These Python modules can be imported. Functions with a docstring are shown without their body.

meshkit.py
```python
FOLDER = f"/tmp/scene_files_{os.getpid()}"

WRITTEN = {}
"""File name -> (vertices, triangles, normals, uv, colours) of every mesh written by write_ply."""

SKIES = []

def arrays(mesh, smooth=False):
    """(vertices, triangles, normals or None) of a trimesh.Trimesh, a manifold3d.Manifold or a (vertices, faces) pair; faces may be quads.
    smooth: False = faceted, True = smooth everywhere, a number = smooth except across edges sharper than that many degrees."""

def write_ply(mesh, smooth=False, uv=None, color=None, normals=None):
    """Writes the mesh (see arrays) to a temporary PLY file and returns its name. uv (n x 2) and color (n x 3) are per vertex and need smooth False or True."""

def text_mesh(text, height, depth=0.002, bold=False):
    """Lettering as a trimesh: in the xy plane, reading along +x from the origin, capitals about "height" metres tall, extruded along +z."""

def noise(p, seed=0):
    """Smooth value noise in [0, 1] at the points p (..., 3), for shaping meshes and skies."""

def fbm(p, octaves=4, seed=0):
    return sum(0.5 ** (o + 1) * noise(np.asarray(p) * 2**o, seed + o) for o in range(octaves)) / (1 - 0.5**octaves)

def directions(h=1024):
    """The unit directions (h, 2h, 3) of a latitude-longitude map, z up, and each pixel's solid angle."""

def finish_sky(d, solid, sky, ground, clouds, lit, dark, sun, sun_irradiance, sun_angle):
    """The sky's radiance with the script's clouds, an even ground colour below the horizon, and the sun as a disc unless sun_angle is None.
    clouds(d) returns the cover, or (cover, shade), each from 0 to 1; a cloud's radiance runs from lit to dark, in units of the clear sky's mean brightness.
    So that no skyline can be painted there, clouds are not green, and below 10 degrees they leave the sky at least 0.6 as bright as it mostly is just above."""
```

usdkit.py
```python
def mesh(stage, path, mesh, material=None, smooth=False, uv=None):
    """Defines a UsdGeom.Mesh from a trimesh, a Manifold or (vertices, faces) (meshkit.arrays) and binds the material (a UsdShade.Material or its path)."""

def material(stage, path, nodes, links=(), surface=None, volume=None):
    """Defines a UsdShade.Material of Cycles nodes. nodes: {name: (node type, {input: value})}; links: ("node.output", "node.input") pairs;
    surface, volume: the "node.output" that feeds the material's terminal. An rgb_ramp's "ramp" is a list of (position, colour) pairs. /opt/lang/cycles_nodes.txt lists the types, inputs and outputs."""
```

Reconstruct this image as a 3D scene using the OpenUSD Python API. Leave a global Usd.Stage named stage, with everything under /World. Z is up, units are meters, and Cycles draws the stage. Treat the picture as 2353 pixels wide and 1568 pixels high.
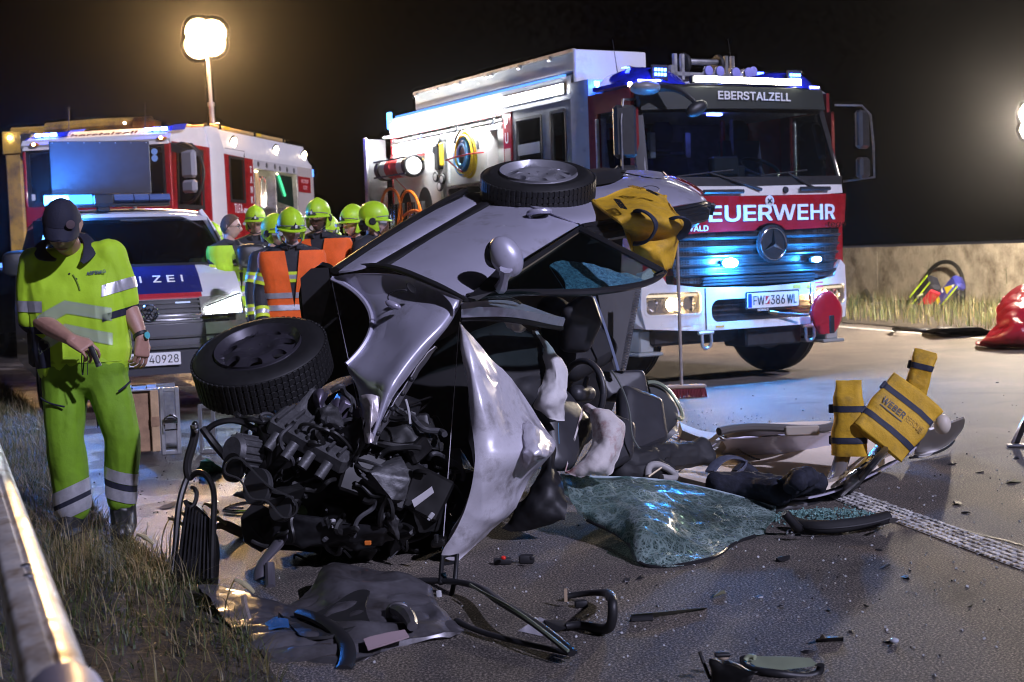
import math, random
import numpy as np, trimesh, manifold3d as m3, shapely.geometry as sg, shapely.affinity as sa, shapely.ops as so
from scipy.interpolate import make_interp_spline
import meshkit, usdkit
from pxr import Usd, UsdGeom, UsdLux, UsdShade, Gf, Sdf, Vt

stage = Usd.Stage.CreateInMemory()
UsdGeom.SetStageUpAxis(stage, 'Z'); UsdGeom.SetStageMetersPerUnit(stage, 1.0)
UsdGeom.Xform.Define(stage, '/World'); UsdGeom.Scope.Define(stage, '/World/Looks')

# ---------------------------------------------------------------- camera
FP = 3268.0                                   # focal length in pixels of the 2353 px wide view of the photograph
EYE = 1.36
PITCH, ROLL = math.atan((784 - 588) / FP), math.radians(2.0)
_f = np.array([0, math.cos(PITCH), -math.sin(PITCH)]); _r0 = np.array([1.0, 0, 0]); _u0 = np.array([0, math.sin(PITCH), math.cos(PITCH)])
_r = math.cos(ROLL) * _r0 - math.sin(ROLL) * _u0; _u = math.sin(ROLL) * _r0 + math.cos(ROLL) * _u0
EYEP = np.array([0, 0, EYE])
cam = UsdGeom.Camera.Define(stage, '/World/camera')
cam.CreateHorizontalApertureAttr(36.0); cam.CreateVerticalApertureAttr(24.0); cam.CreateFocalLengthAttr(36.0 * FP / 2353)
cam.CreateFStopAttr(5.0); cam.CreateFocusDistanceAttr(6.9); cam.CreateClippingRangeAttr(Gf.Vec2f(0.05, 5000))
cam.CreateExposureAttr(0.0)
M4 = np.eye(4); M4[0, :3], M4[1, :3], M4[2, :3], M4[3, :3] = _r, _u, -_f, EYEP
cam.AddTransformOp().Set(Gf.Matrix4d(*M4.ravel().tolist()))

# ---------------------------------------------------------------- night sky and the one distant light (a low cool-white floodlight far off to the right behind the photographer)
SUN_EL, SUN_AZ = math.radians(33), math.radians(138)          # towards the light: azimuth = atan2(x, y)
dome = UsdLux.DomeLight.Define(stage, '/World/sky')
dome.GetPrim().SetCustomDataByKey('kind', 'structure')
sky_mat = usdkit.material(stage, '/World/Looks/night_sky', {
    's': ('sky_texture', {'sky_type': 'single_scattering', 'sun_disc': False, 'sun_elevation': math.radians(-4.0), 'sun_rotation': SUN_AZ}),
    'b': ('background_shader', {'strength': 0.10})}, [('s.color', 'b.color')], surface='b.background')
UsdShade.MaterialBindingAPI.Apply(dome.GetPrim()).Bind(sky_mat)
sun = UsdLux.DistantLight.Define(stage, '/World/key_light')
sun.CreateNormalizeAttr(True); sun.CreateIntensityAttr(0.85); sun.CreateAngleAttr(1.5); sun.CreateColorAttr(Gf.Vec3f(0.70, 0.69, 1.0))
_d = np.array([math.sin(SUN_AZ) * math.cos(SUN_EL), math.cos(SUN_AZ) * math.cos(SUN_EL), math.sin(SUN_EL)])
_x = np.cross([0, 0, 1], _d); _x /= np.linalg.norm(_x); _y = np.cross(_d, _x)
M4 = np.eye(4); M4[0, :3], M4[1, :3], M4[2, :3] = _x, _y, _d
sun.AddTransformOp().Set(Gf.Matrix4d(*M4.ravel().tolist()))
# ---------------------------------------------------------------- pixel of the photograph -> point of the place
def ray(x, y): return _f + (x - 1176.5) / FP * _r + (784 - y) / FP * _u
def P(x, y, t): return EYEP + t * ray(x, y)
def G(x, y, z=0.0):
    d = ray(x, y); return EYEP + (z - EYE) / d[2] * d
def ON(x, y, o, n):
    d = ray(x, y); o, n = np.asarray(o, float), np.asarray(n, float); return EYEP + (n @ (o - EYEP)) / (n @ d) * d
V = lambda *a: np.array(a, float)

# ---------------------------------------------------------------- things, parts, labels
_used = {}
def numbered(parent, name):
    k = (parent, name); n = _used.get(k, 0); _used[k] = n + 1
    return f'{parent}/{name}' if n == 0 else f'{parent}/{name}_{n:03d}'
def tag(prim, label=None, cat=None, group=None, kind=None):
    for k, v in (('label', label), ('category', cat), ('group', group), ('kind', kind)):
        if v: prim.SetCustomDataByKey(k, v)
def thing(name, label, cat, loc=(0, 0, 0), rotz=0.0, group=None, mat4=None):
    x = UsdGeom.Xform.Define(stage, numbered('/World', name))
    if mat4 is not None: x.AddTransformOp().Set(Gf.Matrix4d(*np.asarray(mat4, float).T.ravel().tolist()))
    else:
        x.AddTranslateOp().Set(Gf.Vec3d(*map(float, loc)))
        if rotz: x.AddRotateZOp().Set(math.degrees(rotz))
    tag(x.GetPrim(), label, cat, group); return x.GetPrim()
def part(parent, name, mesh, material, smooth=35, label=None, kind=None):
    base = '/World' if parent is None else str(parent.GetPath())
    if isinstance(mesh, (list, tuple)) and not isinstance(mesh[0], np.ndarray): mesh = cat(*mesh)
    m = usdkit.mesh(stage, numbered(base, name), mesh, material, smooth)
    tag(m.GetPrim(), label, None, None, kind); return m.GetPrim()
def each(parent, name, meshes, material, **k): return [part(parent, name, m, material, **k) for m in meshes]
def single(name, mesh, material, label, cat_, group=None, smooth=35, kind=None):
    p = part(None, name, mesh, material, smooth); tag(p, label, cat_, group, kind); return p
def struct(name, mesh, material, smooth=False): return single(name, mesh, material, None, None, kind='structure', smooth=smooth)
def copyof(root, loc, rotz=0.0, label=None, group=None, scale=None):
    was = root.GetCustomData(); nm = root.GetName()
    x = UsdGeom.Xform.Define(stage, numbered('/World', nm)); pr = x.GetPrim()
    pr.GetReferences().AddInternalReference(root.GetPath()); pr.SetInstanceable(True)
    x.ClearXformOpOrder()
    x.AddTranslateOp(opSuffix='at').Set(Gf.Vec3d(*map(float, loc))); x.AddRotateZOp(opSuffix='at').Set(math.degrees(rotz))
    if scale: x.AddScaleOp(opSuffix='at').Set(Gf.Vec3f(*scale))
    tag(pr, label or was.get('label'), was.get('category'), group or was.get('group')); return pr

# ---------------------------------------------------------------- meshes
def cat(*ms):
    ms = [m for m in ms if m is not None]
    return ms[0] if len(ms) == 1 else trimesh.util.concatenate([tm(m) for m in ms])
def tm(m):
    if hasattr(m, 'to_mesh'): v, f, _ = meshkit.arrays(m); return trimesh.Trimesh(v, f, process=False)
    return m
def box(cx, cy, cz, sx, sy, sz, bev=0.0, rot=None):
    b = min(bev, sx * .45, sy * .45, sz * .45)
    if b > 0:
        h = np.array([sx, sy, sz]) / 2; pts = []
        for s in np.ndindex(2, 2, 2):
            s = np.array(s) * 2 - 1
            for k in range(3):
                q = h - b; q[k] = h[k]; pts.append(s * q)
        m = trimesh.convex.convex_hull(np.array(pts))
    else: m = trimesh.creation.box([sx, sy, sz])
    if rot is not None:
        T = np.eye(4); T[:3, :3] = rot; m.apply_transform(T)
    m.apply_translation([cx, cy, cz]); return m
def span(a, b, bev=0.0):
    a, b = np.minimum(a, b), np.maximum(a, b); return box(*((a + b) / 2), *(b - a), bev)
def rotm(ax, ang):
    return trimesh.transformations.rotation_matrix(ang, ax)[:3, :3]
def euler(x=0, y=0, z=0): return rotm([0, 0, 1], z) @ rotm([0, 1, 0], y) @ rotm([1, 0, 0], x)
def basis(z, up=(0, 0, 1)):
    z = np.asarray(z, float) / np.linalg.norm(z); up = np.asarray(up, float)
    if abs(z @ up) / np.linalg.norm(up) > .98: up = np.array([0, 1.0, 0]) if abs(z[1]) < .9 else np.array([1.0, 0, 0])
    x = np.cross(up, z); x /= np.linalg.norm(x); return np.stack([x, np.cross(z, x), z], 1)
def place(m, R=None, t=(0, 0, 0)):
    m = m.copy(); T = np.eye(4)
    if R is not None: T[:3, :3] = R
    T[:3, 3] = t; m.apply_transform(T); return m
def cyl(a, b, r, n=16, r2=None):
    a, b = np.asarray(a, float), np.asarray(b, float); d = b - a; L = np.linalg.norm(d); B = basis(d)
    r2 = r if r2 is None else r2
    prof = [(0, 0), (r, 0), (r2, L), (0, L)]
    return place(lathe(prof, n), B, a)
def lathe(prof, n=32, close=False):
    """profile (r, z) points, from bottom to top, turned round z"""
    prof = np.asarray(prof, float); k = len(prof); ang = np.arange(n) * 2 * np.pi / n
    v = np.stack([np.outer(prof[:, 0], np.cos(ang)), np.outer(prof[:, 0], np.sin(ang)), np.repeat(prof[:, 1:2], n, 1)], -1).reshape(-1, 3)
    F = []
    for i in range(k if close else k - 1):
        a, b = i * n, ((i + 1) % k) * n
        for j in range(n):
            q = (j + 1) % n; F += [(a + j, a + q, b + q), (a + j, b + q, b + j)]
    m = trimesh.Trimesh(v, F, process=False); m.merge_vertices(); m.update_faces(m.nondegenerate_faces()); m.remove_unreferenced_vertices(); return m
def curve(pts, n=24, k=3):
    pts = np.asarray(pts, float)
    if len(pts) < 3: return pts[0] + np.linspace(0, 1, n)[:, None] * (pts[1] - pts[0])
    s = np.r_[0, np.cumsum(np.linalg.norm(np.diff(pts, axis=0), axis=1) + 1e-9)]; s /= s[-1]
    return make_interp_spline(s, pts, k=min(k, len(pts) - 1))(np.linspace(0, 1, n))
def tube(pts, r, sides=8, n=None, smooth=True, flat=1.0, up=(0, 0, 1)):
    """tube along a path; r may be a list; flat squashes it along the local second axis"""
    p = curve(pts, n or max(8, 5 * len(pts))) if smooth else np.asarray(pts, float)
    k = len(p); rr = np.interp(np.linspace(0, 1, k), np.linspace(0, 1, len(np.atleast_1d(r))), np.atleast_1d(r)) if np.ndim(r) else np.full(k, r)
    t = np.gradient(p, axis=0); t /= np.linalg.norm(t, axis=1, keepdims=True) + 1e-12
    B = basis(t[0], up); a = B[:, 0]; A_ = []
    for i in range(k):
        a = a - t[i] * (a @ t[i]); a /= np.linalg.norm(a) + 1e-12; A_.append(a)
    A_ = np.array(A_); Bn = np.cross(t, A_); ang = (np.arange(sides) + .5) * 2 * np.pi / sides
    v = p[:, None] + rr[:, None, None] * (np.cos(ang)[None, :, None] * A_[:, None] + flat * np.sin(ang)[None, :, None] * Bn[:, None])
    return rings(v)
def rings(v, caps=True, closed=True):
    """skin over rings of points (k, n, 3)"""
    v = np.asarray(v, float); k, n = v.shape[:2]; F = []
    for i in range(k - 1):
        for j in range(n if closed else n - 1):
            q = (j + 1) % n; F += [(i * n + j, i * n + q, (i + 1) * n + q), (i * n + j, (i + 1) * n + q, (i + 1) * n + j)]
    V_ = v.reshape(-1, 3)
    if caps and closed:
        c0, c1 = len(V_), len(V_) + 1; V_ = np.vstack([V_, v[0].mean(0), v[-1].mean(0)])
        for j in range(n):
            q = (j + 1) % n; F += [(c0, q, j), (c1, (k - 1) * n + j, (k - 1) * n + q)]
    m = trimesh.Trimesh(V_, F, process=False)
    return m
def loft(sections, n=24, k=3):
    """sections: rings with the same number of points; smooth skin through them"""
    s = np.asarray(sections, float); u = np.linspace(0, 1, len(s))
    return rings(make_interp_spline(u, s, k=min(k, len(s) - 1))(np.linspace(0, 1, n)))
def grid(net, nu=24, nv=24, ku=3, kv=3):
    net = np.asarray(net, float); a, b = net.shape[:2]
    g = make_interp_spline(np.linspace(0, 1, a), net, k=min(ku, a - 1))(np.linspace(0, 1, nu))
    g = np.swapaxes(make_interp_spline(np.linspace(0, 1, b), np.swapaxes(g, 0, 1), k=min(kv, b - 1))(np.linspace(0, 1, nv)), 0, 1)
    return g
def shell(g, thick=0.004, dent=0.0, freq=6.0, seed=0):
    """a grid of points as a sheet with thickness (behind the side that faces the eye)"""
    g = np.asarray(g, float); nu, nv = g.shape[:2]
    du, dv = np.gradient(g, axis=0), np.gradient(g, axis=1); n = np.cross(du, dv); n /= np.linalg.norm(n, axis=2, keepdims=True) + 1e-12
    if ((EYEP - g) * n).sum(2).mean() < 0: n = -n
    if dent:
        g = g + n * (dent * (meshkit.fbm(g * freq, 3, seed) - .5) * 2)[..., None]
    back = g - n * thick; V_ = np.vstack([g.reshape(-1, 3), back.reshape(-1, 3)]); N = nu * nv; F = []
    idx = np.arange(N).reshape(nu, nv)
    a, b, c, d = idx[:-1, :-1].ravel(), idx[1:, :-1].ravel(), idx[1:, 1:].ravel(), idx[:-1, 1:].ravel()
    top = np.vstack([np.c_[a, b, c], np.c_[a, c, d]]); F = [top, top[:, ::-1] + N]
    rim = np.r_[idx[0, :], idx[1:, -1], idx[-1, -2::-1], idx[-2:0, 0]]; q = np.roll(rim, -1)
    F += [np.c_[q, rim, rim + N], np.c_[q, rim + N, q + N]]
    m = trimesh.Trimesh(V_, np.vstack(F), process=False)
    p0, p1, p2 = m.vertices[top[0]]
    if np.cross(p1 - p0, p2 - p0) @ n[0, 0] < 0: m.invert()
    return m
def sheet(net, nu=24, nv=24, thick=0.004, dent=0.0, freq=6.0, seed=0, ku=3, kv=3):
    """net of (x, y, depth) pixels-and-depth rows, or of world points if pts are given through W"""
    w = [[P(*q) if not isinstance(q, np.ndarray) else q for q in row] for row in net]
    return shell(grid(w, nu, nv, ku, kv), thick, dent, freq, seed)
def poly(pts, depth, holes=(), engine='earcut'):
    """polygon in (x, y) extruded along +z"""
    p = sg.Polygon(pts, holes).buffer(0)
    return cat(*[trimesh.creation.extrude_polygon(q, depth, engine=engine) for q in getattr(p, 'geoms', [p])])
def rrect(x0, y0, x1, y1, r, n=5):
    return list(sg.box(min(x0, x1) + r, min(y0, y1) + r, max(x0, x1) - r, max(y0, y1) - r).buffer(r, quad_segs=n).exterior.coords)[:-1]
XZ = np.array([[1, 0, 0], [0, 0, 1.0], [0, -1, 0]]).T      # polygon x,y -> world x,z ; extrusion towards -y
XZ = np.stack([V(1, 0, 0), V(0, 0, 1), V(0, -1, 0)], 1)
YZL = np.stack([V(0, -1, 0), V(0, 0, 1), V(-1, 0, 0)], 1)   # seen from -x: text runs towards -y, extrusion towards -x
YZR = np.stack([V(0, 1, 0), V(0, 0, 1), V(1, 0, 0)], 1)     # seen from +x
def plate(pts, thick, R, at, holes=()): return place(poly(pts, thick, holes), R, at)
def text(s, h, R, at, depth=0.004, bold=True, width=None, centre=False, slant=0.0):
    m = meshkit.text_mesh(s, h, depth, bold); b = m.bounds
    if width: m.apply_scale([width / (b[1, 0] - b[0, 0]), 1, 1]); b = m.bounds
    if slant: m.vertices[:, 0] += slant * m.vertices[:, 1]
    m.apply_translation([-(b[0, 0] + b[1, 0]) / 2 if centre else -b[0, 0], 0, 0]); return place(m, R, at)
def hull(pts): return trimesh.convex.convex_hull(np.asarray(pts, float))
def ell(c, r, sub=2, R=None):
    m = trimesh.creation.icosphere(sub); m.apply_scale(r); return place(m, R, c)
def outward(m):
    if m.volume < 0: m.invert()
    return m
def crease(m, amp, freq, seed=0, sharp=1.0):
    """buckled sheet metal: sharp ridges and flat facets between them"""
    m = m.copy(); p = m.vertices * freq; r = np.abs(meshkit.noise(p, seed) - .5) + .5 * np.abs(meshkit.noise(p * 2.1 + 7, seed + 1) - .5); m.vertices += m.vertex_normals * ((.25 - r) * 2 * amp)[:, None]; return m
def bumpy(m, amp, freq, seed=0):
    m = m.copy(); m.vertices += m.vertex_normals * ((meshkit.fbm(m.vertices * freq, 3, seed) - .5) * 2 * amp)[:, None]; return m
def blob(bones, ref=0.03, it=8, seg=12, extra=()):
    """one continuous surface over bones; a bone is a list of (point, radius)"""
    ms = []
    for bone in bones:
        ms.append(m3.Manifold.batch_hull([m3.Manifold.sphere(float(r), seg).translate(tuple(map(float, p))) for p, r in bone]))
    m = m3.Manifold.batch_boolean(ms, m3.OpType.Add)
    if ref: m = m.refine_to_length(ref)
    t = tm(m)
    t = trimesh.Trimesh(t.vertices, t.faces, process=True)
    if it: trimesh.smoothing.filter_taubin(t, iterations=it)
    return t
def torus(c, R, r, normal=(0, 0, 1), n=28, s=8, a0=0.0, a1=2 * math.pi):
    full = abs(a1 - a0 - 2 * math.pi) < 1e-6; a = np.linspace(a0, a1, n, endpoint=not full); B = basis(normal)
    cen = np.stack([np.cos(a), np.sin(a), 0 * a], 1); ang = np.arange(s) * 2 * np.pi / s
    v = cen[:, None] * (R + r * np.cos(ang))[None, :, None]; v[:, :, 2] = r * np.sin(ang)[None]
    if full: v = np.concatenate([v, v[:1]])
    return place(rings(v, caps=not full), B, c)

# ---------------------------------------------------------------- materials
_mats = {}
def mat(name, color, rough=0.5, metal=0.0, coat=0.0, var=0.0, vscale=6.0, bump=0.0, bscale=40.0, dirt=None, dirt_amt=0.0, dscale=2.0, spec=0.5, sheen=0.0, transl=0.0, alpha=None, rvar=0.0, ior=1.5, obj=False, detail=4):
    """principled surface with procedural grain: var = lightness variation, bump = fine relief, dirt = second colour in patches"""
    if name in _mats: return _mats[name]
    n = {'p': ('principled_bsdf', {'base_color': color, 'roughness': rough, 'metallic': metal, 'coat_weight': coat, 'specular_ior_level': spec, 'sheen_weight': sheen, 'ior': ior})}
    l = []
    if var or bump or dirt is not None or rvar:
        n['g'] = ('texture_coordinate', {}) if obj else ('geometry', {})
        src = 'g.object' if obj else 'g.position'
    if var or dirt is not None:
        n['n1'] = ('noise_texture', {'scale': vscale, 'detail': detail, 'roughness': .65}); l.append((src, 'n1.vector'))
        a = [max(0, c * (1 - var)) for c in color]; b = [min(1, c * (1 + var)) for c in color]
        n['r1'] = ('rgb_ramp', {'ramp': [(0.3, a), (0.7, b)]}); l.append(('n1.fac', 'r1.fac')); out = 'r1.color'
        if dirt is not None:
            n['n2'] = ('noise_texture', {'scale': dscale, 'detail': 6, 'roughness': .7}); l.append((src, 'n2.vector'))
            n['r2'] = ('rgb_ramp', {'ramp': [(max(0, .62 - dirt_amt * .5), (0, 0, 0)), (min(1, .78 - dirt_amt * .3), (1, 1, 1))]}); l.append(('n2.fac', 'r2.fac'))
            n['m'] = ('mix', {'mix_type': 'mix', 'color2': dirt}); l += [(out, 'm.color1'), ('r2.color', 'm.fac')]; out = 'm.color'
        l.append((out, 'p.base_color'))
    if rvar:
        n['n3'] = ('noise_texture', {'scale': dscale * 2, 'detail': 5}); l.append((src, 'n3.vector'))
        n['mr'] = ('map_range', {'from_min': .3, 'from_max': .7, 'to_min': max(0.02, rough - rvar), 'to_max': min(1, rough + rvar), 'clamp': True}); l += [('n3.fac', 'mr.value'), ('mr.result', 'p.roughness')]
    if bump:
        n['nb'] = ('noise_texture', {'scale': bscale, 'detail': 5, 'roughness': .6}); l.append((src, 'nb.vector'))
        n['b'] = ('bump', {'strength': 1.0, 'distance': bump}); l += [('nb.fac', 'b.height'), ('b.normal', 'p.normal')]
    surf = 'p.BSDF'
    if transl:
        n['t'] = ('translucent_bsdf', {'color': color}); n['mx'] = ('mix_closure', {'fac': transl}); l += [('p.BSDF', 'mx.closure1'), ('t.BSDF', 'mx.closure2')]; surf = 'mx.closure'
    m = usdkit.material(stage, '/World/Looks/' + name, n, l, surface=surf); _mats[name] = m; return m
def glow(name, color, strength):
    if name not in _mats: _mats[name] = usdkit.material(stage, '/World/Looks/' + name, {'e': ('emission', {'color': color, 'strength': strength})}, [], surface='e.emission')
    return _mats[name]
def pane(name, tint=(.9, .95, .95), rough=0.02, clear=0.9, fresnel=1.45):
    """window glass: clear, with reflections by fresnel"""
    if name not in _mats:
        _mats[name] = usdkit.material(stage, '/World/Looks/' + name, {
            't': ('transparent_bsdf', {'color': [c * clear for c in tint]}), 'g': ('glossy_bsdf', {'color': (1, 1, 1), 'roughness': rough}), 'lw': ('layer_weight', {'blend': .5}), 'pw': ('math', {'math_type': 'power', 'value2': 4.0}), 'f': ('math', {'math_type': 'multiply_add', 'value2': .9, 'value3': .05}), 'm': ('mix_closure', {})},
            [('lw.facing', 'pw.value1'), ('pw.value', 'f.value1'), ('f.value', 'm.fac'), ('t.BSDF', 'm.closure1'), ('g.BSDF', 'm.closure2')], surface='m.closure')
    return _mats[name]
# ================================================================ THE SETTING
rng = np.random.default_rng(7)
ROADDIR = V(-.26, .966, 0); ROADDIR /= np.linalg.norm(ROADDIR); ROADN = V(ROADDIR[1], -ROADDIR[0], 0)     # along the road, and to its right
def road_pt(s, q, z=0.0): return ROADDIR * s + ROADN * q + V(0, 0, z)
def in_road(p): return np.array([p[:2] @ ROADDIR[:2], p[:2] @ ROADN[:2]])

# asphalt: dark stones in binder, worn patches, a wet film in front of the police van and under the wreck (lower roughness there)
_n = {'g': ('geometry', {}), 'a': ('noise_texture', {'scale': 110.0, 'detail': 3, 'roughness': .75}), 'b': ('noise_texture', {'scale': 1.1, 'detail': 8, 'roughness': .72, 'distortion': .6}),
      'v': ('voronoi_texture', {'scale': 95.0}), 'ra': ('rgb_ramp', {'ramp': [(.38, (.010, .009, .008)), (.47, (.07, .062, .056)), (.54, (.13, .115, .10)), (.63, (.48, .42, .36))]}),
      'rb': ('rgb_ramp', {'ramp': [(.32, (.42, .42, .44)), (.42, (.8, .8, .8)), (.55, (1.0, .98, .95)), (.68, (1.4, 1.35, 1.27))]}), 'mul': ('mix', {'mix_type': 'multiply', 'fac': 1.0}),
      'sx': ('separate_xyz', {}), 'w1': ('map_range', {'from_min': -0.9, 'from_max': -1.9, 'to_min': 0.0, 'to_max': 1.0, 'clamp': True}),
      'nw': ('noise_texture', {'scale': 1.3, 'detail': 4}), 'rw': ('rgb_ramp', {'ramp': [(.38, (0, 0, 0)), (.56, (1, 1, 1))]}), 'wm': ('math', {'math_type': 'multiply'}),
      'rr': ('map_range', {'from_min': 0.0, 'from_max': 1.0, 'to_min': .74, 'to_max': .26, 'clamp': True}),
      'dk': ('map_range', {'from_min': 0.0, 'from_max': 1.0, 'to_min': 1.0, 'to_max': .45, 'clamp': True}), 'mul2': ('mix', {'mix_type': 'multiply', 'fac': 1.0}),
      'bh': ('mix_float', {'fac': .12}), 'bp': ('bump', {'strength': 1.0, 'distance': .0003}), 'ng': ('noise_texture', {'scale': 130.0, 'detail': 2, 'roughness': .8}), 'bg': ('bump', {'distance': .02}), 'p': ('principled_bsdf', {'specular_ior_level': .35})}
_l = [('g.position', 'a.vector'), ('g.position', 'b.vector'), ('g.position', 'v.vector'), ('a.fac', 'ra.fac'), ('b.fac', 'rb.fac'), ('ra.color', 'mul.color1'), ('rb.color', 'mul.color2'),
      ('g.position', 'sx.vector'), ('sx.x', 'w1.value'), ('g.position', 'nw.vector'), ('nw.fac', 'rw.fac'), ('w1.result', 'wm.value1'), ('rw.color', 'wm.value2'), ('wm.value', 'rr.value'), ('rr.result', 'p.roughness'),
      ('wm.value', 'dk.value'), ('mul.color', 'mul2.color1'), ('dk.result', 'mul2.color2'), ('mul2.color', 'p.base_color'),
      ('a.fac', 'bh.a'), ('v.distance', 'bh.b'), ('bh.result', 'bp.height'), ('bp.normal', 'bg.normal'), ('g.position', 'ng.vector'), ('ng.fac', 'bg.height'), ('wm.value', 'bg.strength'), ('bg.normal', 'p.normal')]
ASPHALT = usdkit.material(stage, '/World/Looks/asphalt', _n, _l, surface='p.BSDF')
SOIL = mat('soil', (.05, .04, .028), .9, var=.5, vscale=9, bump=.02, bscale=30)
CONCRETE = mat('concrete_wall_stained', (.46, .41, .33), .85, var=.22, vscale=2.2, bump=.006, bscale=25, dirt=(.15, .125, .09), dirt_amt=.35, dscale=1.5)
PAINT = mat('road_paint', (.62, .61, .58), .7, var=.2, vscale=14, bump=.003, bscale=90, dirt=(.16, .15, .14), dirt_amt=.42, dscale=9)
GALV = mat('galvanised_steel', (.55, .55, .56), .42, metal=.85, var=.15, vscale=10, bump=.001, bscale=60, rvar=.1, dscale=5)

def strip(s0, s1, q0, q1, z, ns=2, nq=2, th=.003):
    ss, qq = np.linspace(s0, s1, ns), np.linspace(q0, q1, nq)
    g = np.array([[road_pt(s, q, z) for q in qq] for s in ss]); v = g.reshape(-1, 3); idx = np.arange(len(v)).reshape(ns, nq)
    a, b, c, d = idx[:-1, :-1].ravel(), idx[1:, :-1].ravel(), idx[1:, 1:].ravel(), idx[:-1, 1:].ravel()
    return trimesh.Trimesh(v, np.vstack([np.c_[a, c, b], np.c_[a, d, c]]), process=False)
QL = in_road(G(330, 1230))[1]                      # the edge of the verge
QW = in_road(G(2110, 766))[1]                      # white edge line on the far side
QB = in_road(G(2353, 706))[1]                      # foot of the wall
struct('ground', strip(-400, 900, -600, 600, -.03), SOIL)
struct('road', strip(-60, 300, QL - 14, QW + .9, 0.0), ASPHALT)
# white edge line beyond the wreck (its far end is worn), and the ribbed lane marking at the right with raised thermoplastic ribs
edge = struct('edge_line', strip(-20, 70, QW - .09, QW + .09, .004), PAINT)
a_, b_ = G(1968, 1150), G(2353, 1291); mdir = (b_ - a_) / np.linalg.norm(b_ - a_); mn = V(-mdir[1], mdir[0], 0)
def ribbed_line():
    ms = []; rg = np.random.default_rng(3); s = -3.2
    base = trimesh.Trimesh([a_ + mdir * -3.2 - mn * .10 + V(0, 0, .004), a_ + mdir * 4.0 - mn * .10 + V(0, 0, .004), a_ + mdir * 4.0 + mn * .10 + V(0, 0, .004), a_ + mdir * -3.2 + mn * .10 + V(0, 0, .004)], [(0, 1, 2), (0, 2, 3)], process=False)
    while s < 4.0:
        for k in range(5):
            c = a_ + mdir * (s + rg.normal(0, .006) + .02 * (k % 2)) + mn * (-.08 + .04 * k + rg.normal(0, .003)) + V(0, 0, .007)
            ms.append(place(box(0, 0, 0, .026, .03, .008, .003), basis(V(0, 0, 1), mdir) @ euler(z=rg.normal(0, .15)), c))
        s += .045
    return cat(base, *ms)
struct('lane_marking', ribbed_line(), PAINT, smooth=False)
# the joint between the concrete lanes: a thin tar-filled groove standing just proud
j0, j1 = G(1905, 1135), G(2353, 1256)
jd = (j1 - j0) / np.linalg.norm(j1 - j0); jw = V(-jd[1], jd[0], 0)
jp = [j0 + jd * s + jw * (.006 * math.sin(s * 9) + .004 * math.sin(s * 23)) for s in np.linspace(-1.5, 4, 90)]
TAR = mat('tar_joint', (.01, .01, .011), .55, bump=.002, bscale=50)
struct('road_joint', trimesh.Trimesh(np.array([[p - jw * .007 + V(0, 0, .004), p + jw * .007 + V(0, 0, .004)] for p in jp]).reshape(-1, 3), [f for i in range(89) for f in ((2 * i, 2 * i + 2, 2 * i + 3), (2 * i, 2 * i + 3, 2 * i + 1))], process=False), TAR)
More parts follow.
